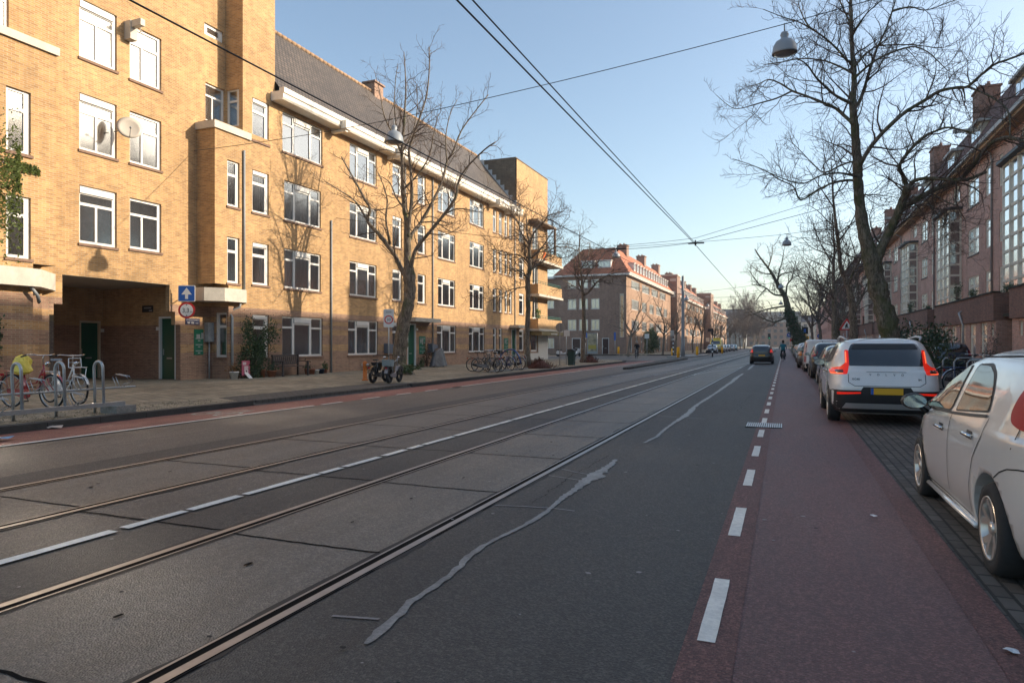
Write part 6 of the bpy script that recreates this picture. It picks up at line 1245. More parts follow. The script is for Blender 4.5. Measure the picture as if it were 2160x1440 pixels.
BRED, BWH, BBK, BBL, BGY = paint('red_bike_paint', (.30, .012, .015)), paint('white_bike_paint', (.62, .63, .62)), paint('black_bike_paint', (.015, .015, .017)), paint('blue_bike_paint', (.02, .06, .22)), paint('grey_bike_paint', (.22, .22, .23))
b1 = bike('red upright bicycle with yellow saddle cover in the left rack', (-14.75, 9.22), (-13.65, 9.30), BRED, .2, .35, 'bicycles in the left rack')
m_ = MB(); rgc = random.Random(4); V = []
n = 12
prof = [(.02, .13), (.11, .10), (.155, .02), (.15, -.10), (.17, -.20), (.10, -.26)]
m_.add([(.29 + r * 1.15 * cos(2 * pi * k / n) * rgc.uniform(.85, 1.15), r * sin(2 * pi * k / n) * rgc.uniform(.85, 1.1), .95 + z * 1.0 + rgc.uniform(-.02, .02)) for r, z in prof for k in range(n)], [(i * n + k, i * n + (k + 1) % n, (i + 1) * n + (k + 1) % n, (i + 1) * n + k) for i in range(5) for k in range(n)] + [tuple(range(n))], False); m_.build('saddle_cover', mat('yellow_plastic_bag', (.78, .62, .10), .5), b1)
bike('white bicycle with sturdy front carrier in the left rack', (-15.55, 10.55), (-14.45, 10.45), BWH, .17, .33, 'bicycles in the left rack', front_rack=True, saddle_m=mat('grey_saddle', (.3, .32, .36), .6))
# bicycle rack
RK = empty('bicycle_rack', (-12.6, 8.6, .115), 'galvanised bicycle rack with three tall hoops on concrete feet', 'rack'); b = under(RK)
m_ = MB(); m_.box((-12.66, 6.6, .26), (-12.54, 10.05, .34)); b(m_, 'beam', M_METAL)
for y_ in (7.15, 9.95): m_ = MB(); m_.box((-12.85, y_ - .22, .09), (-12.38, y_ + .22, .26)); b(m_, 'foot', mat('rough_concrete', (.24, .235, .22), .9, n=(12, .3), bump=(30, 1)))
m_ = MB(); m_.tube([(-12.94, 7, .60), (-12.94, 10.6, .60)], .022, 8); b(m_, 'rail', M_METAL)
for y_ in (8.05, 8.83, 9.62):
    m_ = MB(); P = [(-12.6, y_, .3), (-12.63, y_, 1.0)] + [(-12.755 + .125 * cos(t), y_, 1.02 + .14 * sin(t)) for t in [pi * i / 8 for i in range(9)]] + [(-12.88, y_, .95), (-12.90, y_ + .03, .60), (-12.92, y_ + .05, .12)]; m_.tube(P, .027, 10); b(m_, 'hoop', M_METAL)
for i, y_ in enumerate((7.75, 8.45, 9.25, 10.2, 7.6, 8.95)):
    hi = i < 4; x0, z0 = (-12.94, .62) if hi else (-12.6, .34); m_ = MB()
    for dy in (-.035, .035): m_.tube([(x0, y_ + dy, z0), (x0 - .12, y_ + dy, z0 + .20), (x0 - .02, y_ + dy, z0 + .26), (x0 + .28, y_ + dy, z0 + .22), (x0 + .38, y_ + dy, z0 + .12), (x0 + .22, y_ + dy, z0 + .06), (x0 + .12, y_ + dy, z0)], .009, 6)
    b(m_, 'wheel_holder', M_METAL)
# fat-tyred electric bicycles
bike('black fat-tyred electric bike nearest the orange hydrant', (-13.62, 20.75), (-13.75, 22), BBK, .115, .29, 'fat-tyred electric bikes', lady=False, fat=.032, guard=True)
e2 = bike('black fat-tyred electric bike nearest the kerb, with a pale bag on its rear carrier', (-12.95, 20.75), (-13.2, 22), BGY, .115, .29, 'fat-tyred electric bikes', lady=False, fat=.032)
m_ = MB(); m_.box((-.28, -.16, .62), (.06, .16, .84)); m_.build('carrier_bag', mat('pale_blue_bag', (.20, .26, .28), .7), e2)
# cluster by the second tree
for p0, p1, m0, lb_, kw in (((-14.75, 31.5), (-14.0, 32.4), BBK, 'black bicycle leftmost in the middle cluster', {}), ((-14.3, 31.2), (-13.3, 31.8), BGY, 'silver bicycle with blue chain bag in the middle cluster', {}), ((-13.0, 30.6), (-13.9, 31.4), BBK, 'black bicycle nearest the road in the middle cluster', {'front_rack': True}), ((-13.4, 33.4), (-14.3, 33.9), BBL, 'blue bicycle standing in the rack of the middle cluster', {'basket': M_BLACK}), ((-13.3, 34.6), (-14.3, 35.0), BBK, 'black bicycle last in the middle cluster, nearest the tree', {}), ((-13.7, 32.4), (-14.6, 32.9), BGY, 'grey bicycle between hoops of the middle cluster', {'saddle_m': M_WHITE})):
    bike(lb_, p0, p1, m0, .115, .35, 'bicycles in the middle cluster', **kw)
RK = empty('bicycle_rack', (-13.6, 34, .115), 'low galvanised hoop rack under the middle cluster of bicycles', 'rack'); b = under(RK)
m_ = MB(); m_.box((-13.7, 31.2, .12), (-13.6, 36, .2)); m_.box((-13.5, 31.2, .12), (-13.4, 36, .2)); b(m_, 'beam', M_METAL)
for i in range(6): y_ = 31.8 + i * .75; m_ = MB(); m_.tube([(-13.65, y_, .15), (-13.65, y_, .8), (-13.58, y_, .92), (-13.42, y_, .92), (-13.35, y_, .8), (-13.35, y_, .15)], .018, 7); b(m_, 'hoop', M_METAL)
m_ = MB(); N = 20; m_.tube([(-13.9 + .62 * cos(pi * k / N), 34.5, .45 + .78 * sin(pi * k / N)) for k in range(N + 1)], .045, 8); world_obj(m_, 'bike_hoop', BBL, 'blue arched bicycle parking hoop above the middle cluster', 'hoop', (-13.9, 34.5, .4))
# right-hand bicycles behind the cars
for i, (p0, p1, m0, lb_, kw) in enumerate((((4.6, 20.6), (5.6, 21.0), BBK, 'black bicycle behind the silver hatchback, upright handlebar raised', {}), ((4.4, 22.2), (5.4, 22.5), BBL, 'blue bicycle in the dark hoops right of the white SUV', {}), ((4.5, 18.6), (5.5, 18.9), BGY, 'grey bicycle with crate rack just above the hatchback roof', {'front_rack': True}), ((4.5, 24.2), (5.4, 24.5), BBK, 'black bicycle farthest back in the right hoops', {}))): bike(lb_, p0, p1, m0, .11, .35, 'bicycles on the right pavement', **kw)
RK = empty('bicycle_rack', (4.9, 22, .11), 'dark flat-topped hoops on the right pavement', 'rack'); b = under(RK)
for i in range(4): y_ = 19.8 + i * 1.5; m_ = MB(); m_.tube([(4.5, y_, .1), (4.5, y_, 1.0), (4.56, y_, 1.08), (5.3, y_, 1.08), (5.36, y_, 1.0), (5.36, y_, .1)], .026, 8); b(m_, 'hoop', M_GREY)
# ---- signs
def pole(mb, x, y, z0, z1, r=.03): mb.tube([(x, y, z0), (x, y, z1)], r, 8)
def FS(x, y, a=0):      # sign plane facing -Y rotated by a
    return lambda u, n, z: (x + u * cos(a) + n * sin(a), y + u * sin(a) - n * cos(a), z)
def disc(mb, F_, z, r, n0, n1, N=28): mb.prism([(r * cos(2 * pi * k / N), z + r * sin(2 * pi * k / N)) for k in range(N)], 1, n0, n1, lambda u, n, z_: F_(u, n, z_))
def rrect(mb, F_, u0, u1, z0, z1, n0, n1): mb.prism(roundpoly([(u0, z0), (u1, z0), (u1, z1), (u0, z1)], .04), 1, n0, n1, lambda u, n, z_: F_(u, n, z_))
a_ = .5
R = empty('traffic_sign', (-21.2, 19.62, 3.3), 'square blue sign with white upward arrow beside the passage', 'sign'); b = under(R); F_ = FS(-21.2, 19.6, a_)
m_ = MB(); rrect(m_, F_, -.31, .31, 3.13, 3.75, -.01, .008); b(m_, 'sign_border', M_WHITE); m_ = MB(); rrect(m_, F_, -.285, .285, 3.155, 3.725, .009, .012); b(m_, 'sign_face', M_BLUE)
m_ = MB(); m_.poly([F_(u, .014, z) for u, z in ((-.055, 3.23), (.055, 3.23), (.055, 3.40), (.19, 3.40), (0, 3.66), (-.19, 3.40), (-.055, 3.40))]); b(m_, 'arrow', M_WHITE); m_ = MB(); m_.tube([(-21.2, 19.64, 2.5), (-21.2, 19.64, 3.7)], .025, 8); m_.tube([(-21.2, 19.66, 3.3), (WB, 19.85, 3.3)], .02, 6); b(m_, 'bracket', M_METAL)
R = empty('traffic_sign', (-21.2, 19.6, 2.8), 'round white height-limit sign with red rim reading 3,3 m', 'sign'); b = under(R); m_ = MB(); disc(m_, F_, 2.80, .31, -.01, .004); b(m_, 'rim', M_RED); m_ = MB(); disc(m_, F_, 2.80, .235, .005, .009); b(m_, 'sign_face', M_WHITE)
text('3,3', .25, F_, -.03, 2.71, M_BLACK, R, 'digits', .012, .001, wx=.85).location = -Vector(R.location); text('m', .11, F_, .165, 2.71, M_BLACK, R, 'digits', .012, .001).location = -Vector(R.location)
m_ = MB(); m_.poly([F_(u, .012, z) for u, z in ((-.035, 3.02), (.035, 3.02), (0, 2.97))][::-1]); m_.poly([F_(u, .012, z) for u, z in ((-.035, 2.58), (.035, 2.58), (0, 2.63))]); b(m_, 'arrow', M_BLACK)
Fw = FX(WB)
R = empty('street_name_sign', (WB, 20.35, 2.4), 'small dark blue street name plate with white letters under the height-limit sign', 'sign'); b = under(R)
m_ = MB(); m_.box((20.03, 0, 2.28), (20.72, .02, 2.52), Fw); b(m_, 'plate', mat('navy_enamel', (.006, .012, .06), .35)); text('STADIONWEG', .10, Fw, 20.375, 2.42, mat('faded_white', (.34, .34, .36), .6), R, 'lettering', .022, .001, wx=.93).location = -Vector(R.location)
m_ = MB(); m_.poly([Fw(u, .022, z) for u, z in ((20.10, 2.38), (20.26, 2.38), (20.22, 2.31), (20.14, 2.31))]); m_.box((20.30, .02, 2.31), (20.44, .023, 2.385), Fw); m_.box((20.50, .02, 2.325), (20.66, .023, 2.355), Fw); b(m_, 'emblem', mat('faded_white', ()))
R = empty('street_name_sign', (-23.7, 20, 2.9), 'black street name plate high on the side wall inside the passage', 'sign'); b = under(R); Fp = FY(20.0); m_ = MB(); m_.box((-24.0, 0, 2.78), (-23.4, .02, 3.05), Fp); b(m_, 'plate', M_BLACK); m_ = MB(); m_.box((-23.9, .02, 2.93), (-23.5, .022, 2.98), Fp); m_.box((-23.62, .02, 2.82), (-23.45, .022, 2.87), Fp); b(m_, 'lettering', mat('faded_white', (.3, .3, .32), .6))
# 30 zone
R = empty('traffic_sign', (-14.5, 23.2, .115), 'white rectangular 30 zone sign on a tall pole beside the knobbly tree', 'sign'); b = under(R); F_ = FS(-14.48, 23.17, .45)
m_ = MB(); pole(m_, -14.5, 23.2, .1, 2.85, .028); b(m_, 'pole', M_METAL); m_ = MB(); rrect(m_, F_, -.20, .20, 2.17, 2.88, 0, .012); b(m_, 'sign_board', M_WHITE); m_ = MB(); disc(m_, F_, 2.47, .17, .013, .015); b(m_, 'rim', M_RED); m_ = MB(); disc(m_, F_, 2.47, .125, .0155, .0175); b(m_, 'sign_face', M_WHITE)
for s_, sz, u, z in (('30', .16, 0, 2.415), ('ZONE', .085, 0, 2.74)): text(s_, sz, F_, u, z, M_BLACK, R, 'lettering', .019, .001).location = -Vector(R.location)
m_ = MB(); pole(m_, -13.55, 42.3, .1, 2.9, .03); disc(m_, FS(-13.55, 42.33), 2.6, .30, -.03, -.01); world_obj(m_, 'traffic_sign', mat('sign_back_grey', (.30, .27, .25), .5), 'round sign seen from its grey-brown back on a thin pole by the green bin', 'sign', (-13.55, 42.3, .1))
R = empty('traffic_sign', (-13.7, 44.2, .1), 'small white square sign just behind the round sign back', 'sign'); b = under(R); m_ = MB(); pole(m_, -13.7, 44.2, .1, 2.5, .03); b(m_, 'pole', M_METAL); m_ = MB(); m_.box((-13.85, 44.14, 2.05), (-13.45, 44.16, 2.45)); b(m_, 'sign_face', M_WHITE)
for x, y, z, lb_, bg_, wd_, hh in ((-24.6, 88, 2.7, 'blue upright parking sign left of the scooters', M_BLUE, .45, .7), (-21.6, 92.2, 2.6, 'narrow blue sign on a pole beside the first yellow bollard', M_BLUE, .25, 1.1), (-17.3, 92.6, 2.6, 'white square sign in front of the green bush', M_WHITE, .6, .6)):
    R = empty('traffic_sign', (x, y, .1), lb_, 'sign'); b = under(R); m_ = MB(); pole(m_, x, y, .1, z + hh / 2, .05); b(m_, 'pole', M_METAL); m_ = MB(); m_.box((x - wd_ / 2, y - .08, z - hh / 2), (x + wd_ / 2, y - .055, z + hh / 2)); b(m_, 'sign_face', bg_)
R = empty('traffic_sign', (3.62, 47.5, .11), 'red-edged warning triangle with black figure on the right pavement', 'sign'); b = under(R); m_ = MB(); pole(m_, 3.62, 47.5, .1, 3.0, .035); b(m_, 'pole', M_METAL); F_ = FS(3.62, 47.45)
for nm, s_, n_, m0 in (('rim', .46, .0, M_RED), ('sign_face', .31, .012, M_WHITE)): m_ = MB(); m_.prism(roundpoly([(-s_, 2.62 - s_ * .5), (s_, 2.62 - s_ * .5), (0, 2.62 + s_ * 1.15)], .05), 1, n_, n_ + .01, F_); b(m_, nm, m0)
m_ = MB(); m_.poly([F_(u, .024, z) for u, z in ((-.09, 2.5), (-.03, 2.5), (0, 2.6), (.05, 2.5), (.10, 2.5), (.04, 2.66), (.05, 2.76), (0, 2.84), (-.05, 2.76), (-.10, 2.66))]); b(m_, 'figure', M_BLACK)
for x, y, z, r_, lb_ in ((.95, 165, 3.6, .5, 'round blue sign left of the leaning tree trunk'), (5.1, 118, 2.8, .33, 'round blue sign right of the leaning tree, behind the white van')):
    R = empty('traffic_sign', (x, y, .1), lb_, 'sign'); b = under(R); m_ = MB(); pole(m_, x, y, .0, z, .05); b(m_, 'pole', M_METAL); m_ = MB(); disc(m_, FS(x, y - .06), z, r_, 0, .02, 20); b(m_, 'sign_face', M_BLUE); m_ = MB(); F_ = FS(x, y - .09); m_.poly([F_(u * r_, 0, z + v * r_) for u, v in ((-.5, .1), (.1, .5), (.0, .15), (.5, -.1), (.4, -.3), (-.05, -.05), (-.2, -.35))]); b(m_, 'arrow', M_WHITE)
R = empty('traffic_light', (2.9, 116, .1), 'black signal head with blue sign and yellow boards beneath, beside the ivy trunk', 'traffic light'); b = under(R); m_ = MB(); pole(m_, 2.9, 116, .1, 4.0, .07); b(m_, 'pole', M_BLACK); m_ = MB(); m_.box((2.5, 115.9, 3.1), (3.4, 115.95, 4.2)); b(m_, 'backing_board', M_BLACK); m_ = MB(); m_.box((2.75, 115.85, 3.3), (3.1, 115.89, 3.9)); b(m_, 'sign_face', M_BLUE); m_ = MB(); m_.box((2.5, 115.85, 2.85), (3.2, 115.89, 3.05)); m_.box((2.9, 115.8, 2.05), (3.5, 115.84, 2.75)); b(m_, 'yellow_board', M_YEL)
R = empty('traffic_sign', (1.2, 150, .0), 'red and white no-entry style sign above the distant parked cars', 'sign'); b = under(R); m_ = MB(); pole(m_, 1.3, 150, 0, 2.6, .05); b(m_, 'pole', M_METAL); m_ = MB(); m_.box((.95, 149.9, 2.1), (1.75, 149.95, 2.6)); b(m_, 'sign_face', M_RED)
for x, y, lb_, hd_ in ((-12.6, 84.5, 'black and white banded signal pole left of the yellow bollards', 0), (-8.0, 84.5, 'black and white banded signal pole with black heads facing sideways', 1)):
    R = empty('traffic_light', (x, y, .1), lb_, 'traffic light'); b = under(R); m_ = MB(); pole(m_, x, y, 0, 2.9, .07); b(m_, 'pole', M_BLACK); m_ = MB()
    for q in range(4): m_.tube([(x, y, .5 + q * .5), (x, y, .72 + q * .5)], .085, 10)
    b(m_, 'white_band', M_WHITE); m_ = MB(); m_.box((x - .14, y - .14, 2.6), (x + .14, y + .14, 3.4)) if hd_ else m_.box((x - .35, y - .1, 2.5), (x + .1, y + .1, 3.2)); m_.box((x - .5, y - .3, 3.0), (x - .1, y + .1, 3.35)) if hd_ else None; b(m_, 'signal_head', M_BLACK if hd_ else M_METAL)
R = empty('traffic_light', (-4.5, 230, 0), 'small distant traffic light glowing green near the end of the street', 'traffic light'); b = under(R); m_ = MB(); pole(m_, -4.5, 230, 0, 4.5, .1); b(m_, 'pole', M_BLACK); m_ = MB(); m_.box((-4.9, 229.8, 3.2), (-4.1, 230, 4.9)); b(m_, 'signal_head', M_BLACK); m_ = MB(); m_.box((-4.62, 229.7, 3.35), (-4.38, 229.75, 3.6)); b(m_, 'green_lamp', mat('green_lamp', (.02, .4, .2), .4, emit=((.05, 1, .5), .6)))
# bollards
for i, (x, y, z0, h, lb_) in enumerate(((-21.3, 93, .11, 1.05, 'yellow bollard in front of the dark side wall'), (-13.3, 88.5, .0, 1.0, 'yellow bollard right of the banded pole'), (-9.85, 69.3, .13, 1.1, 'yellow bollard on a grey foot at the tip of the near traffic island'), (-10.0, 86.5, .13, 1.1, 'yellow bollard alone at the end of the second traffic island'), (-9.2, 113, .0, 1.1, 'orange-yellow bollard near the yellow van'))):
    R = empty('bollard', (x, y, z0), lb_, 'bollard', group='yellow bollards'); m_ = MB(); m_.lathe([(.15, .0), (.15, h - .12), (.13, h - .1), (.13, h - .02), (.10, h)], 14); m_.build('post', M_YEL, R); m_ = MB(); m_.lathe([(.19, -.06), (.19, .06)], 14); m_.build('base', M_GREY, R)
m_ = MB(); m_.lathe([(.24, 0), (.22, 1.2), (.19, 1.25), (.15, 9.2), (.08, 9.3)], 16, lambda x, y, z: (-10.9 + x, 80.5 + y, z + .1)); world_obj(m_, 'tram_pole', mat('grey_pole_paint', (.22, .225, .23), .5), 'stout tapering grey pole behind the island bollard, carrying the tram wires', 'pole', (-10.9, 80.5, .1))
# litter bin, hydrant, bench, pots, boxes
R = empty('litter_bin', (-13.15, 43.6, .1), 'dark green slanted litter bin near the kerb', 'litter bin'); m_ = MB(); m_.prism([(-.19, 0), (.19, 0), (.23, .95), (-.23, .95)], 1, -.2, .2); m_.build('body', mat('bin_green', (.012, .045, .04), .45), R); m_ = MB(); m_.prism([(-.25, .95), (.25, .95), (.25, 1.0), (.05, 1.1), (-.25, 1.05)], 1, -.22, .22); m_.build('lid', M_BLACK, R)
R = empty('hydrant', (KY(771, -14.95) * 0 - 14.98, 22.28, .115), 'rusty orange standpipe hydrant left of the electric bikes', 'hydrant'); m_ = MB(); m_.lathe([(.13, 0), (.13, .03), (.085, .05), (.075, .45), (.085, .60), (.10, .64), (.075, .70), (.03, .74)], 16); m_.build('standpipe', mat('orange_rust', (.48, .14, .02), .7, n=(14, .3)), R)
m_ = MB()
for s_ in (-1, 1): m_.lathe([(.05, 0), (.055, .07), (.03, .09)], 12, lambda x, y, z, s_=s_: (s_ * (.06 + z), y * 1.0, .60 + x))
m_.build('outlet', M_METAL, R)
R = empty('bench', (-20.15, 24.3, .115), 'weathered dark wooden bench against the brick wall', 'bench'); wd_ = mat('weathered_wood', (.075, .058, .052), .8, n=(14, .3)); hb_ = .82
m_ = MB()
for i in range(4): m_.box((-.30 + i * .13, -.82, .42), (-.19 + i * .13, .82, .445))
m_.build('seat', wd_, R); m_ = MB(); m_.box((-.40, -.82, .84), (-.36, .82, .93)); m_.box((-.33, -.82, .50), (-.30, .82, .56))
for i in range(12): m_.prism([(-.33, .56), (-.305, .56), (-.365, .84), (-.39, .84)], 1, -.75 + i * .13, -.68 + i * .13)
m_.build('backrest', wd_, R)
for sx in (-1, 1):
    for x0 in (-.36, .20): m_ = MB(); m_.box((x0, sx * .82 - .035, 0), (x0 + .07, sx * .82 + .035, .62 if x0 > 0 else .93)); m_.build('leg', wd_, R)
    m_ = MB(); m_.box((-.34, sx * .82 - .045, .62), (.30, sx * .82 + .045, .655)); m_.build('armrest', wd_, R)
rp = random.Random(15)
for px, X, r, h, mm, lb_, pl in ((494, -20.35, .17, .30, M_WHITE, 'white bucket with dry orange-brown plant by the drainpipe', (.20, .10, .03)), (554, -20.35, .12, .34, 0, 'tall terracotta pot left of the bench, under the shrub', None), (573, -20.2, .19, .28, 0, 'wide terracotta pot with small green plant left of the bench', (.03, .06, .02)), (648, -20.5, .13, .26, 0, 'terracotta pot just right of the bench', (.05, .06, .02)), (658, -20.4, .15, .24, 0, 'second terracotta pot right of the bench', None), (668, -20.3, .12, .20, M_WHITE, 'small white pot right of the bench', None), (678, -20.35, .15, .22, mat('blue_glazed_pot', (.01, .02, .05), .3), 'dark blue glazed pot right of the bench', None), (686, -20.5, .10, .2, 0, 'last small terracotta pot with leafy plant beside the downpipe', (.05, .09, .02)), (890, -20.4, .16, .2, mat('green_pot', (.2, .25, .14), .7), 'pale green pot below the far letterbox panel', (.06, .08, .03)), (796, -20.3, .32, .42, M_BLACK, 'big black planter behind the electric bikes', None)):
    y_ = KY(px, X); R = empty('flower_pot', (X, y_, .115), lb_, 'flower pot', group='pots along the brick wall'); m_ = MB(); m_.lathe([(r * .72, 0), (r, h * .86), (r * 1.08, h * .86), (r * 1.08, h), (r * .92, h), (r * .9, h * .9), (.01, h * .9)], 16); m_.build('pot', mm or mat('terracotta', (.30, .12, .06), .8, n=(8, .2)), R)
    if pl:
        m_ = MB(); leaves(m_, lambda g, r=r, h=h: (g.gauss(0, r * .7), g.gauss(0, r * .7), h + abs(g.gauss(0, .16))), 110, .025, .06, rp)
        for q in range(7): m_.tube([(0, 0, h * .8), (rp.gauss(0, r * .5), rp.gauss(0, r * .5), h + rp.uniform(.15, .4))], .004, 3)
        m_.build('plant', mat('plant_%d' % px, pl, .6, n=(9, .4)), R)
y_ = KY(519, -20.4); R = empty('advertising_board', (-20.4, y_, .115), 'small pink and white advertising board leaning by the shrub', 'sign'); m_ = MB(); m_.box((-.03, -.22, .12), (0, .22, .72)); m_.build('board', mat('pink_board', (.45, .10, .16), .6), R); m_ = MB(); m_.box((0, -.1, .18), (.006, .12, .5)); m_.box((0, -.18, .55), (.006, .0, .66)); m_.build('print', mat('pink_white_print', (.6, .5, .52), .6), R); m_ = MB(); m_.prism([(0, .2), (.25, .0), (.25, .015), (0, .24)], 1, -.1, .1); m_.build('paper', M_WHITE, R)
m_ = MB(); m_.box((20.98, 0, 1.6), (21.28, .2, 2.38), FX(WB)); m_.tube([(WB + .1, 21.13, 1.6), (WB + .1, 21.13, .1)], .03, 8); world_obj(m_, 'cabinet', mat('cabinet_grey', (.27, .29, .30), .5, n=(6, .25)), 'tall grey meter cabinet on the wall under the white canopy, with a conduit below', 'cabinet', (WB + .1, 21.25, 1.6))
for px, lb_ in ((817, 'slanted grey box on the wall left of the knobbly tree'), (908, 'slanted grey box on the wall above the covered motorcycle')):
    y_ = KY(px, W0); m_ = MB(); m_.prism([(y_ - .35, 1.0), (y_ + .35, 1.0), (y_ + .35, 1.45), (y_ - .35, 1.55)], 0, W0, W0 + .35); world_obj(m_, 'wall_box', mat('blue_grey_box', (.13, .15, .19), .5), lb_, 'wall box', (W0, y_, 1.0))
# motorcycle under tarpaulin
R = empty('covered_motorcycle', (-19.75, KY(925, -19.75), .115), 'motorcycle under a crumpled dark grey cover', 'motorcycle'); m_ = MB(); rt = random.Random(2); nu, nv = 36, 14; V = []
for j in range(nv + 1):
    t = j / nv
    for k in range(nu):
        a = 2 * pi * k / nu; prof = (1 - t ** 2.2); rx = .36 * (1 - t * .55) * (1 + .10 * cos(7 * a + 2 * t) * (1 - t)); ry = .95 * (1 - t * .45) * (1 + .05 * cos(9 * a) * (1 - t))
        z = 1.08 * t * (1 - .22 * (sin(a) ** 2) * t) ; z += .05 * (1 if False else sin(5 * a + 1)) * (1 - t) * .5 + .10 * t * (1 if sin(a) > .2 else 0)
        V.append((rx * cos(a), ry * sin(a), max(.03, z + .05)))
m_.add(V, [(j * nu + k, j * nu + (k + 1) % nu, (j + 1) * nu + (k + 1) % nu, (j + 1) * nu + k) for j in range(nv) for k in range(nu)] + [tuple(nv * nu + k for k in range(nu))], True); m_.build('cover', mat('tarpaulin', (.09, .095, .105), .42, n=(3, .3), bump=(5, 1, .05)), R)
m_ = MB(); [m_.lathe([(.16, -.05), (.2, -.03), (.2, .03), (.16, .05)], 16, lambda x, y, z, q=q: (z, q + x, .2 + y)) for q in (-.6, .62)]; m_.build('wheel', M_TYRE, R)
# satellite dish
R = empty('satellite_dish', (WB + .05, 16.95, 8.9), 'round cream satellite dish between the upper windows', 'satellite dish'); nrm = Vector((.80, -.55, .25)).normalized(); q_ = nrm.to_track_quat('Z', 'Y').to_matrix()
dc = Vector((.55, .15, .12)); m_ = MB(); T_ = lambda x, y, z: tuple(dc + q_ @ Vector((x, y, z))); prof = [(.005, -.07), (.15, -.06), (.28, -.03), (.40, .0), (.405, .008), (.28, -.02), (.15, -.05), (.004, -.06)]; m_.lathe(prof, 28, T_); m_.build('dish', mat('cream_enamel', (.50, .45, .38), .45), R)
m_ = MB(); m_.tube([(0, 0, 0), tuple(dc - nrm * .07)], .02, 6); m_.tube([tuple(dc + q_ @ Vector((0, -.36, 0))), tuple(dc + q_ @ Vector((0, -.22, .38)))], .012, 6); m_.lathe([(.03, 0), (.035, .06), (.02, .09)], 10, lambda x, y, z: tuple(dc + q_ @ Vector((x, -.22 + y, .36 + z)))); m_.build('mount', M_GREY, R)
# pole-less street lamps on span wires
def lamp(x, y, z, lb_, r=.34):
    R = empty('street_lamp', (x, y, z), lb_, 'street lamp', group='bell-shaped lamps hanging on span wires')
    m_ = MB(); m_.lathe([(.04, .62), (.09, .60), (.12, .52), (.09, .44), (.14, .40), (.24, .34), (.31, .22), (.34, .05), (.35, .0), (.34, -.01), (.30, .02), (.28, .12)], 24, lambda a, b_, c: (a * r / .35, b_ * r / .35, c * r / .35)); m_.build('shade', mat('lamp_shade_grey', (.30, .33, .36), .4), R)
    m_ = MB(); m_.lathe([(.30, .015), (.29, -.02), (.2, -.045), (.005, -.055)], 20, lambda a, b_, c: (a * r / .35, b_ * r / .35, c * r / .35)); m_.build('lens', mat('lamp_lens', (.25, .22, .19), .15, coat=1), R)
    m_ = MB(); m_.tube([(0, 0, .58 * r / .35), (0, 0, .85 * r / .35)], .02, 6); m_.build('hanger', M_GREY, R); return R
L1 = lamp(-12.6, 20.5, 8.5, 'bell-shaped lamp hanging in front of the first left tree'); LS = [(0, 20.5, 9.6, 'big bell-shaped lamp hanging high beside the huge right tree'), (-12.8, 55, 8.6, 'bell-shaped lamp hanging before the orange hipped roof'), (.15, 55, 8.9, 'bell-shaped lamp hanging left of the second right tree'), (-11.7, 90, 7.2, 'bell-shaped lamp hanging before the stair tower'), (-.4, 90, 8.4, 'bell-shaped lamp against the branches of the leaning tree, upper one'), (-12.7, 125, 8.2, 'bell-shaped lamp before the second orange block'), (-.6, 125, 8.3, 'bell-shaped lamp against the leaning tree, lower one'), (-.9, 160, 7.7, 'smallest bell-shaped lamp, under the leaning branch')]
for x, y, z, lb_ in LS: c = copy_tree(L1, label=lb_); c.location = (x, y, z); c.rotation_euler = (.05 * sin(x + y), .06 * cos(y), 0)
def wire(label, P, r=.010, sag=0., group=None, cat='wire', nm='span_wire', m=None):
    m_ = MB()
    for a, b_ in zip(P[:-1], P[1:]):
        a, b_ = Vector(a), Vector(b_); n = 10; m_.tube([tuple(a.lerp(b_, i / n) - Vector((0, 0, sag * 4 * (i / n) * (1 - i / n)))) for i in range(n + 1)], r, 5, cap=False)
    return world_obj(m_, nm, m or M_BLACK, label, cat, P[0], group)
zz = .82
wire('thin lamp wire from the bay hook across the street past the high lamp', [(-21.7, 20.42, 9.15), (-12.6, 20.5, 8.5 + zz), (0, 20.5, 9.6 + zz), (12, 20.5, 12.2)], .012, .08, 'span wires')
for y, zl, zr, lb_ in ((55, 8.6, 8.9, 'second lamp wire, across the street near the orange hipped roof'), (90, 7.2, 8.4, 'third lamp wire, across the street by the stair tower'), (125, 8.2, 8.3, 'fourth lamp wire, across the distant street')):
    wire(lb_, [(-20.8, y, 9.4), (-12.6, y, zl + zz), (0, y, zr + zz), (12, y, 11)], .014, .08, 'span wires')
wire('black contact wire above the left track, descending past the first left lamp', [(-6.63, -8, 5.25), (-6.63, 28, 5.3), (-6.6, 60, 5.3), (-6.6, 95, 5.3), (-6.6, 300, 5.3)], .012, .02, 'tram contact wires')
wire('left one of the two parallel contact wires high above the right track', [(-3.42, -8, 5.2), (-3.33, 27.8, 5.5), (-3.3, 60, 5.4), (-3.3, 300, 5.3)], .012, .0, 'tram contact wires')
wire('right one of the two parallel contact wires high above the right track', [(-3.22, -8, 5.25), (-3.30, 27.8, 5.52)], .010, .0, 'tram contact wires')
wire('tram span wire with insulators meeting the contact wires above the right track', [(-20.8, 28.4, 7.8), (-6.6, 28, 5.45), (-3.3, 27.9, 5.55), (10.5, 27.5, 8.6)], .010, .05, 'span wires')
wire('upper tram span wire just above the insulated one', [(-6.6, 28, 5.6), (-3.3, 28.1, 5.75), (10.5, 30.5, 9.8)], .008, .03, 'span wires')
wire('second tram span wire farther along the street', [(-20.8, 60, 8.2), (-6.6, 60, 5.5), (-3.3, 60, 5.5), (10.5, 60, 8.5)], .012, .05, 'span wires'); wire('third tram span wire at the stout grey pole', [(-10.9, 80.5, 8.5), (-6.6, 82, 5.5), (-3.3, 82, 5.5), (10.5, 84, 8.5)], .014, .05, 'span wires')
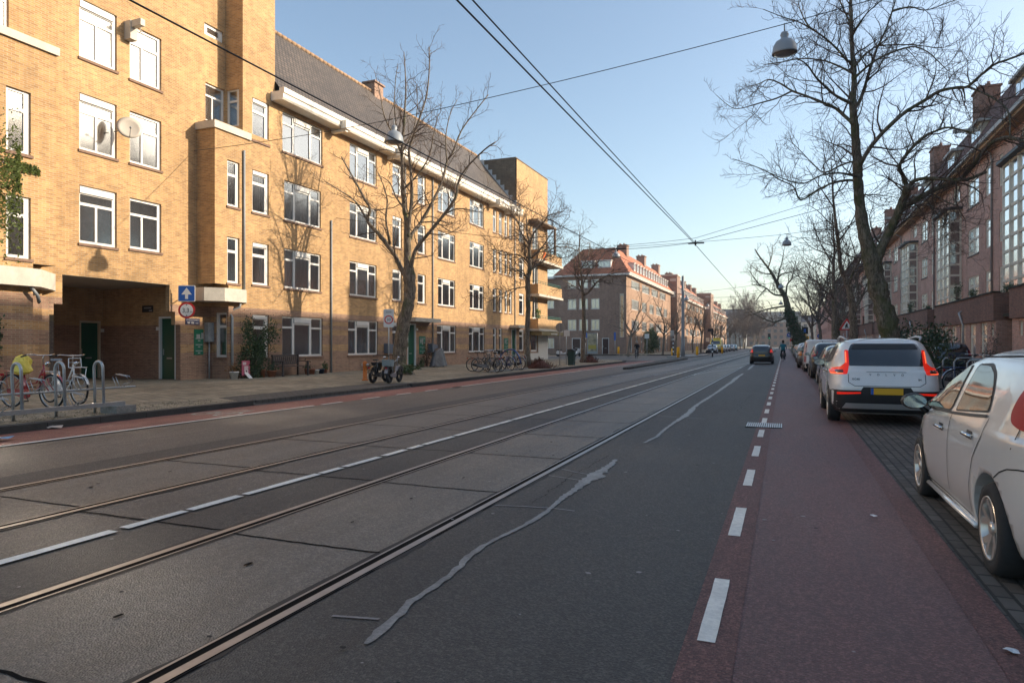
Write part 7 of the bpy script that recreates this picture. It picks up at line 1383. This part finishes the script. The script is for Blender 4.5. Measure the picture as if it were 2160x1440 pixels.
for x, y, z, lb_ in ((-6.45, 28, 5.46, 'dark insulator clamp on the left contact wire'), (-3.3, 27.95, 5.52, 'dark insulator clamp where the two parallel wires end')):
    m_ = MB(); m_.tube([(x - .28, y, z), (x + .34, y, z)], .03, 6); m_.tube([(x, y - .2, z), (x, y + .25, z)], .025, 6); m_.tube([(x, y, z - .1), (x, y, z + .12)], .03, 6); world_obj(m_, 'insulator', M_BLACK, lb_, 'insulator', (x, y, z))
# billboard and scooters near the dark side wall
R = empty('billboard', (-24.7, 91.9, .1), 'free-standing advertising panel with yellow-green picture behind the third left tree', 'billboard'); m_ = MB(); m_.box((-.72, -.12, .1), (.72, .12, 2.95)); m_.build('case', M_GREY, R); m_ = MB(); m_.box((-.62, -.14, .45), (.62, -.125, 2.85)); m_.build('poster', mat('poster', (.30, .26, .17), .4, n=(2.2, .7)), R); m_ = MB(); m_.box((-.55, -.15, .75), (.55, -.142, 1.3)); m_.build('print', mat('poster_yellow', (.38, .30, .04), .4), R)
def scooter(lb_, x, y, a, m0):
    R = empty('scooter', (x, y, .05), lb_, 'scooter', a, 'scooters in the side street')
    for q in (0, 1.25): m_ = MB(); m_.lathe([(.12, -.05), (.21, -.05), (.24, -.03), (.24, .03), (.21, .05), (.12, .05)], 18, lambda u, v, w_, q=q: (q + u, w_, .24 + v)); m_.build('wheel', M_TYRE, R)
    m_ = MB(); m_.prism([(-.25, .5), (-.2, .3), (.25, .25), (.45, .3), (.85, .3), (1.0, .42), (1.08, .85), (1.0, .9), (.9, .5), (.55, .40), (.45, .62), (-.1, .72)], 1, -.14, .14); m_.build('body', m0, R); m_ = MB(); m_.box((-.2, -.12, .72), (.45, .12, .82)); m_.build('seat', M_BLACK, R)
    m_ = MB(); m_.tube([(1.25, 0, .24), (1.02, 0, .95)], .03, 6); m_.tube([(.95, -.3, 1.0), (1.02, 0, .98), (.95, .3, 1.0)], .018, 6); m_.build('handlebar', M_METAL, R); return R
scooter('white scooter with black seat left of the green bin', -25.2, 78, .3, PW); scooter('white scooter seen front-on right of the green bin', -23.2, 78.5, -.9, PW)
# plants
def bush(lb_, loc, dims, n, sz, m, seed, nm='shrub', cat='shrub', stems=6):
    R = empty(nm, loc, lb_, cat); rg_ = random.Random(seed); m_ = MB(); cl_ = [(rg_.gauss(0, .33) * dims[0], rg_.gauss(0, .33) * dims[1], rg_.uniform(.12, .95) * dims[2]) for _ in range(14)]
    def pt(g): c = g.choice(cl_); s_ = .17; return (c[0] + g.gauss(0, s_) * dims[0], c[1] + g.gauss(0, s_) * dims[1], max(.02, c[2] + g.gauss(0, s_ * .7) * dims[2]))
    leaves(m_, pt, n, sz * .6, sz * 1.3, rg_); m_.build('foliage', m, R); m_ = MB()
    for c in cl_[:stems]: m_.tube([(0, 0, 0), (c[0] * .4, c[1] * .4, c[2] * .6), c], .012, 4)
    m_.build('stem', M_BARK, R); return R
bush('dark climbing shrub on the brick wall left of the bench', (-20.45, KY(534, -20.45), .1), (.5, .95, 2.3), 4200, .045, M_LEAF, 1)
bush('dense dark bush at the left edge of the picture behind the racks', (-20.3, 12.0, .1), (.4, .42, 2.3), 6500, .04, M_LEAF, 2)
bush('large green bush against the orange-roofed block', (-18.6, 103, .1), (1.3, 2.0, 3.4), 2200, .14, mat('mid_green_leaf', (.05, .085, .025), .6, n=(4, .4)), 3)
bush('low green shrub at the foot of the huge mossy tree', (4.4, 28.6, .1), (1.3, 1.2, 2.0), 2600, .06, M_LEAF, 4)
bush('low hedge plants beside the pavement left of the huge mossy tree', (5.2, 33, .1), (1.4, 2.5, 1.9), 1800, .07, M_LEAF, 5)
bush('young plants at the foot of the knobbly tree', (-15.6, 26.8, .1), (.5, .6, .45), 380, .06, mat('mid_green_leaf', ()), 6)
bush('small climbing plant beside the covered motorcycle', (-20.55, KY(898, -20.6), .1), (.25, .5, 1.5), 260, .05, mat('dry_leaf', (.12, .06, .035), .8), 7)
bush('olive-like potted tree beside the dark doorway of the terrace', (9.5, 40.2, .1), (.5, .5, 2.2), 700, .045, mat('olive_leaf', (.09, .09, .065), .7), 8)
for i, (y, h, lb_) in enumerate(((42.6, .5, 'low plants on the podium edge in front of the first glazed bay'), (49.5, .7, 'plants on the podium edge by the downpipe'), (53.5, 1.5, 'tall bamboo-like plant on the podium before a four-light window'), (72.0, 1.3, 'tall plant on the second podium stretch'), (63.8, .5, 'low plants at the podium edge by the second bay'))):
    bush(lb_, (10.75, y, 4.12), (.35, 1.3 if h < 1 else .5, h), 420, .05, mat('mid_green_leaf', ()), 20 + i, 'podium_plant', 'plant')
bush('small round potted tree on the lowest corner balcony', (-20.35, 57.2, 3.7), (.28, .28, 1.0), 420, .05, mat('bright_leaf', (.12, .2, .04), .6), 41, 'balcony_plant', 'plant')
# ivy on the upper left wall
R = empty('wall_ivy', (W0, 12.6, 4.2), 'sunlit ivy climbing the yellow brick wall at the left edge, with one feathery shoot', 'ivy'); rg_ = random.Random(33); m_ = MB()
def iv(g):
    if g.random() < .72: y = 11.9 + g.random() ** .8 * 1.3; z = g.gauss(2.0, .85); z += -abs(y - 12.2) * .3; return (g.uniform(.03, .18), y - 12.6, z)
    if g.random() < .6: t = g.random(); return (.08, .2 + .95 * t, 2.35 + .15 * t - .12 * t * t + g.gauss(0, .03) + g.choice([0, .12, .22]) * (1 - t * .4))
    t = g.random(); return (.05, .55 + g.gauss(0, .04), 3.1 - t * 1.3)
leaves(m_, iv, 2600, .03, .065, rg_); m_.build('leaves', mat('sunlit_ivy', (.10, .13, .03), .5, n=(6, .5)), R); m_ = MB(); m_.tube([(.03, -.6, .2), (.03, -.3, 1.2), (.03, -.1, 2.2), (.03, .5, 3.0)], .02, 5); m_.tube([(.03, -.1, 2.0), (.05, .6, 2.5), (.08, 1.15, 2.5)], .008, 4); m_.build('stem', M_BARK, R)
# reddish suckers at the foot of two street trees
for x, y, lb_ in ((-13.3, 37.6, 'mound of reddish brown suckers at the foot of the tree by the bike cluster'), (-13.9, 50.8, 'mound of reddish brown suckers at the foot of the tree by the green bin')):
    rg_ = random.Random(int(y)); m_ = MB()
    for i in range(260):
        a = rg_.uniform(0, 2 * pi); r = abs(rg_.gauss(0, .42)); p = (r * cos(a), r * sin(a) * 1.3, 0); m_.tube([p, (p[0] * 1.15, p[1] * 1.15, (.62 - r * .5) * rg_.uniform(.4, 1.1) + .05)], .012, 3, cap=False)
    m_.lathe([(.75, 0), (.6, .15), (.3, .42), (.02, .5)], 14); R = empty('tree_suckers', (x, y, .1), lb_, 'suckers'); m_.build('twigs', mat('red_brown_twigs', (.10, .035, .022), .9, n=(20, .4)), R)
# people on bicycles
def skinned(name, pts, edges, mats, parent, mfun, sub=1):
    me = bpy.data.meshes.new(name); me.from_pydata([p[:3] for p in pts], edges, []); o = bpy.data.objects.new(name, me); COL.objects.link(o)
    md = o.modifiers.new('s', 'SKIN'); md.use_smooth_shade = True
    for i, p in enumerate(pts): v = me.skin_vertices[0].data[i]; v.radius = (p[3], p[3] if len(p) < 5 else p[4]); v.use_root = (i == 0)
    o.modifiers.new('u', 'SUBSURF').levels = sub; dg = bpy.context.evaluated_depsgraph_get(); m2 = bpy.data.meshes.new_from_object(o.evaluated_get(dg)); bpy.data.objects.remove(o)
    m2.materials.clear(); [m2.materials.append(m) for m in mats]
    for f in m2.polygons: f.material_index = mfun(f.center); f.use_smooth = True
    o2 = bpy.data.objects.new(name, m2); COL.objects.link(o2); o2.parent = parent; return o2
SKIN = mat('skin', (.42, .24, .17), .6)
def cyclist(lb_, loc, rz, jm, pm, hair):
    R = empty('person', loc, lb_, 'person', rz)
    # local: x forward, hips on the saddle of a bicycle whose rear contact is the origin
    P = [(.28, 0, 1.06, .15, .17), (.33, 0, 1.28, .15, .18), (.40, 0, 1.46, .14, .21), (.42, 0, 1.54, .06), (.44, 0, 1.66, .095, .085), (.44, 0, 1.76, .09, .085),
         (.42, .19, 1.46, .065), (.55, .26, 1.26, .05), (.72, .29, 1.12, .038), (.42, -.19, 1.46, .065), (.55, -.26, 1.26, .05), (.72, -.29, 1.12, .038),
         (.32, .10, .98, .095), (.66, .13, .82, .075), (.56, .13, .47, .055), (.54, .14, .26, .045), (.66, .15, .22, .035), (.32, -.10, .98, .095), (.62, -.13, .70, .075), (.44, -.13, .40, .055), (.40, -.14, .18, .045), (.52, -.15, .14, .035)]
    E_ = [(0, 1), (1, 2), (2, 3), (3, 4), (4, 5), (2, 6), (6, 7), (7, 8), (2, 9), (9, 10), (10, 11), (0, 12), (12, 13), (13, 14), (14, 15), (15, 16), (0, 17), (17, 18), (18, 19), (19, 20), (20, 21)]
    skinned('body', P, E_, [SKIN, jm, pm, M_BLACK], R, lambda c: 0 if c.z > 1.56 or (c.x > .70 and c.z > 1.05) else (1 if c.z > 1.02 and not (c.z < 1.1 and c.x > .45 and abs(c.y) < .2) else (3 if c.z < .24 else 2)))
    m_ = MB(); m_.lathe([(.02, 1.875), (.085, 1.84), (.108, 1.77), (.105, 1.70), (.09, 1.63), (.06, 1.60)], 14, lambda x, y, z: (.43 + x * 1.05 - .012, y, z)); m_.build('hair', hair, R)
    m_ = MB(); m_.tube([(.53, 0, 1.69), (.56, 0, 1.665), (.535, 0, 1.655)], .012, 5); [m_.lathe([(.012, 0), (.002, .008)], 8, lambda x, y, z, q=q: (.53 + z, q + x, 1.71 + y)) for q in (-.035, .035)]; m_.tube([(.528, -.025, 1.625), (.53, .025, 1.625)], .006, 4); m_.build('face', SKIN, R)
    for s_ in (-1, 1):
        m_ = MB()
        for q in range(4): m_.tube([(.72, s_ * (.27 + .012 * q), 1.12), (.77, s_ * (.268 + .018 * q), 1.115), (.785, s_ * (.268 + .018 * q), 1.085), (.76, s_ * (.268 + .018 * q), 1.07)], .009, 5)
        m_.tube([(.72, s_ * .26, 1.11), (.745, s_ * .245, 1.085)], .009, 5); m_.build('hand', SKIN, R)
    return R
cyclist('cyclist in a teal jacket seen from behind on the right bike lane', (-.12, 64, .0), pi / 2, mat('teal_jacket', (.01, .14, .19), .8), mat('dark_trousers', (.015, .016, .02), .9), mat('dark_hair', (.03, .02, .015), .8)); bike('dark bicycle ridden by the person in the teal jacket', (-.12, 64), (-.12, 65.1), BBK, .01, .35, 'ridden bicycles')
m_ = MB(); [m_.box((-.12, s_ * .10, .42), (.22, s_ * .24, .72)) for s_ in (-1, 1)]; m_.build('pannier', M_BLACK, [o for o in COL.objects if o.name.startswith('bicycle') and o.get('group') == 'ridden bicycles'][-1])
cyclist('grey-haired cyclist in dark clothes riding toward the camera at the left crossing', (-14.5, 72.4, 0), -pi / 2, mat('dark_coat', (.012, .012, .016), .9), mat('dark_trousers', ()), mat('grey_hair', (.35, .33, .32), .8)); bike('dark bicycle ridden toward the camera by the grey-haired person', (-14.5, 72.4), (-14.5, 71.3), BBK, .01, .35, 'ridden bicycles')
# grate across the bike-lane line
m_ = MB(); m_.box((-.66, 12.95, .004), (-.04, 13.7, .020)); world_obj(m_, 'drain_grate', mat('grate_grey', (.42, .44, .46), .5, n=(40, .4)), 'pale tactile grating laid across the dashed bike lane line', 'grating', (-.35, 13.3, .0)) if False else None
GR = empty('drain_grate', (-.35, 13.35, .012), 'pale slatted metal grating crossing the dashed bike lane line', 'grating'); m_ = MB(); m_.box((-.31, -.36, 0), (.31, .36, .008)); m_.build('frame', M_GAP, GR); m_ = MB()
for i in range(17): m_.box((-.30 + i * .0365, -.34, .0085), (-.277 + i * .0365, .34, .0125))
m_.build('slats', mat('slat_metal', (.50, .53, .55), .4), GR)
DG = empty('drain_grate', (1.75, 2.9, .01), 'dark slotted drain cover beside the silver hatchback', 'drain cover'); m_ = MB(); m_.box((-.25, -.25, 0), (.25, .25, .012)); m_.build('frame', M_BLACK, DG)
# text on the awning
m_ = MB(); rk = random.Random(6)
for i in range(11): u = 59.0 + i * .17; m_.box((W0 + 1.101, u, 2.37 + rk.uniform(0, .03)), (W0 + 1.106, u + rk.uniform(.05, .13), 2.50 + rk.uniform(-.03, .03)))
m_.build('lettering', M_WHITE, aw)
# ---------------------------------------------------------------- haze
hm = bpy.data.materials.new('haze'); hm.use_nodes = True; t_ = hm.node_tree; t_.nodes.clear(); ho = nn(t_, 'ShaderNodeOutputMaterial'); pv = nn(t_, 'ShaderNodeVolumePrincipled')
pv.inputs['Color'].default_value = (.92, .94, 1, 1); pv.inputs['Density'].default_value = .00045; pv.inputs['Anisotropy'].default_value = .2; t_.links.new(pv.outputs[0], ho.inputs['Volume'])
m_ = MB(); m_.box((-620, -220, -1.2), (620, 1520, 28)); o = m_.build('haze', hm); o['kind'] = 'stuff'
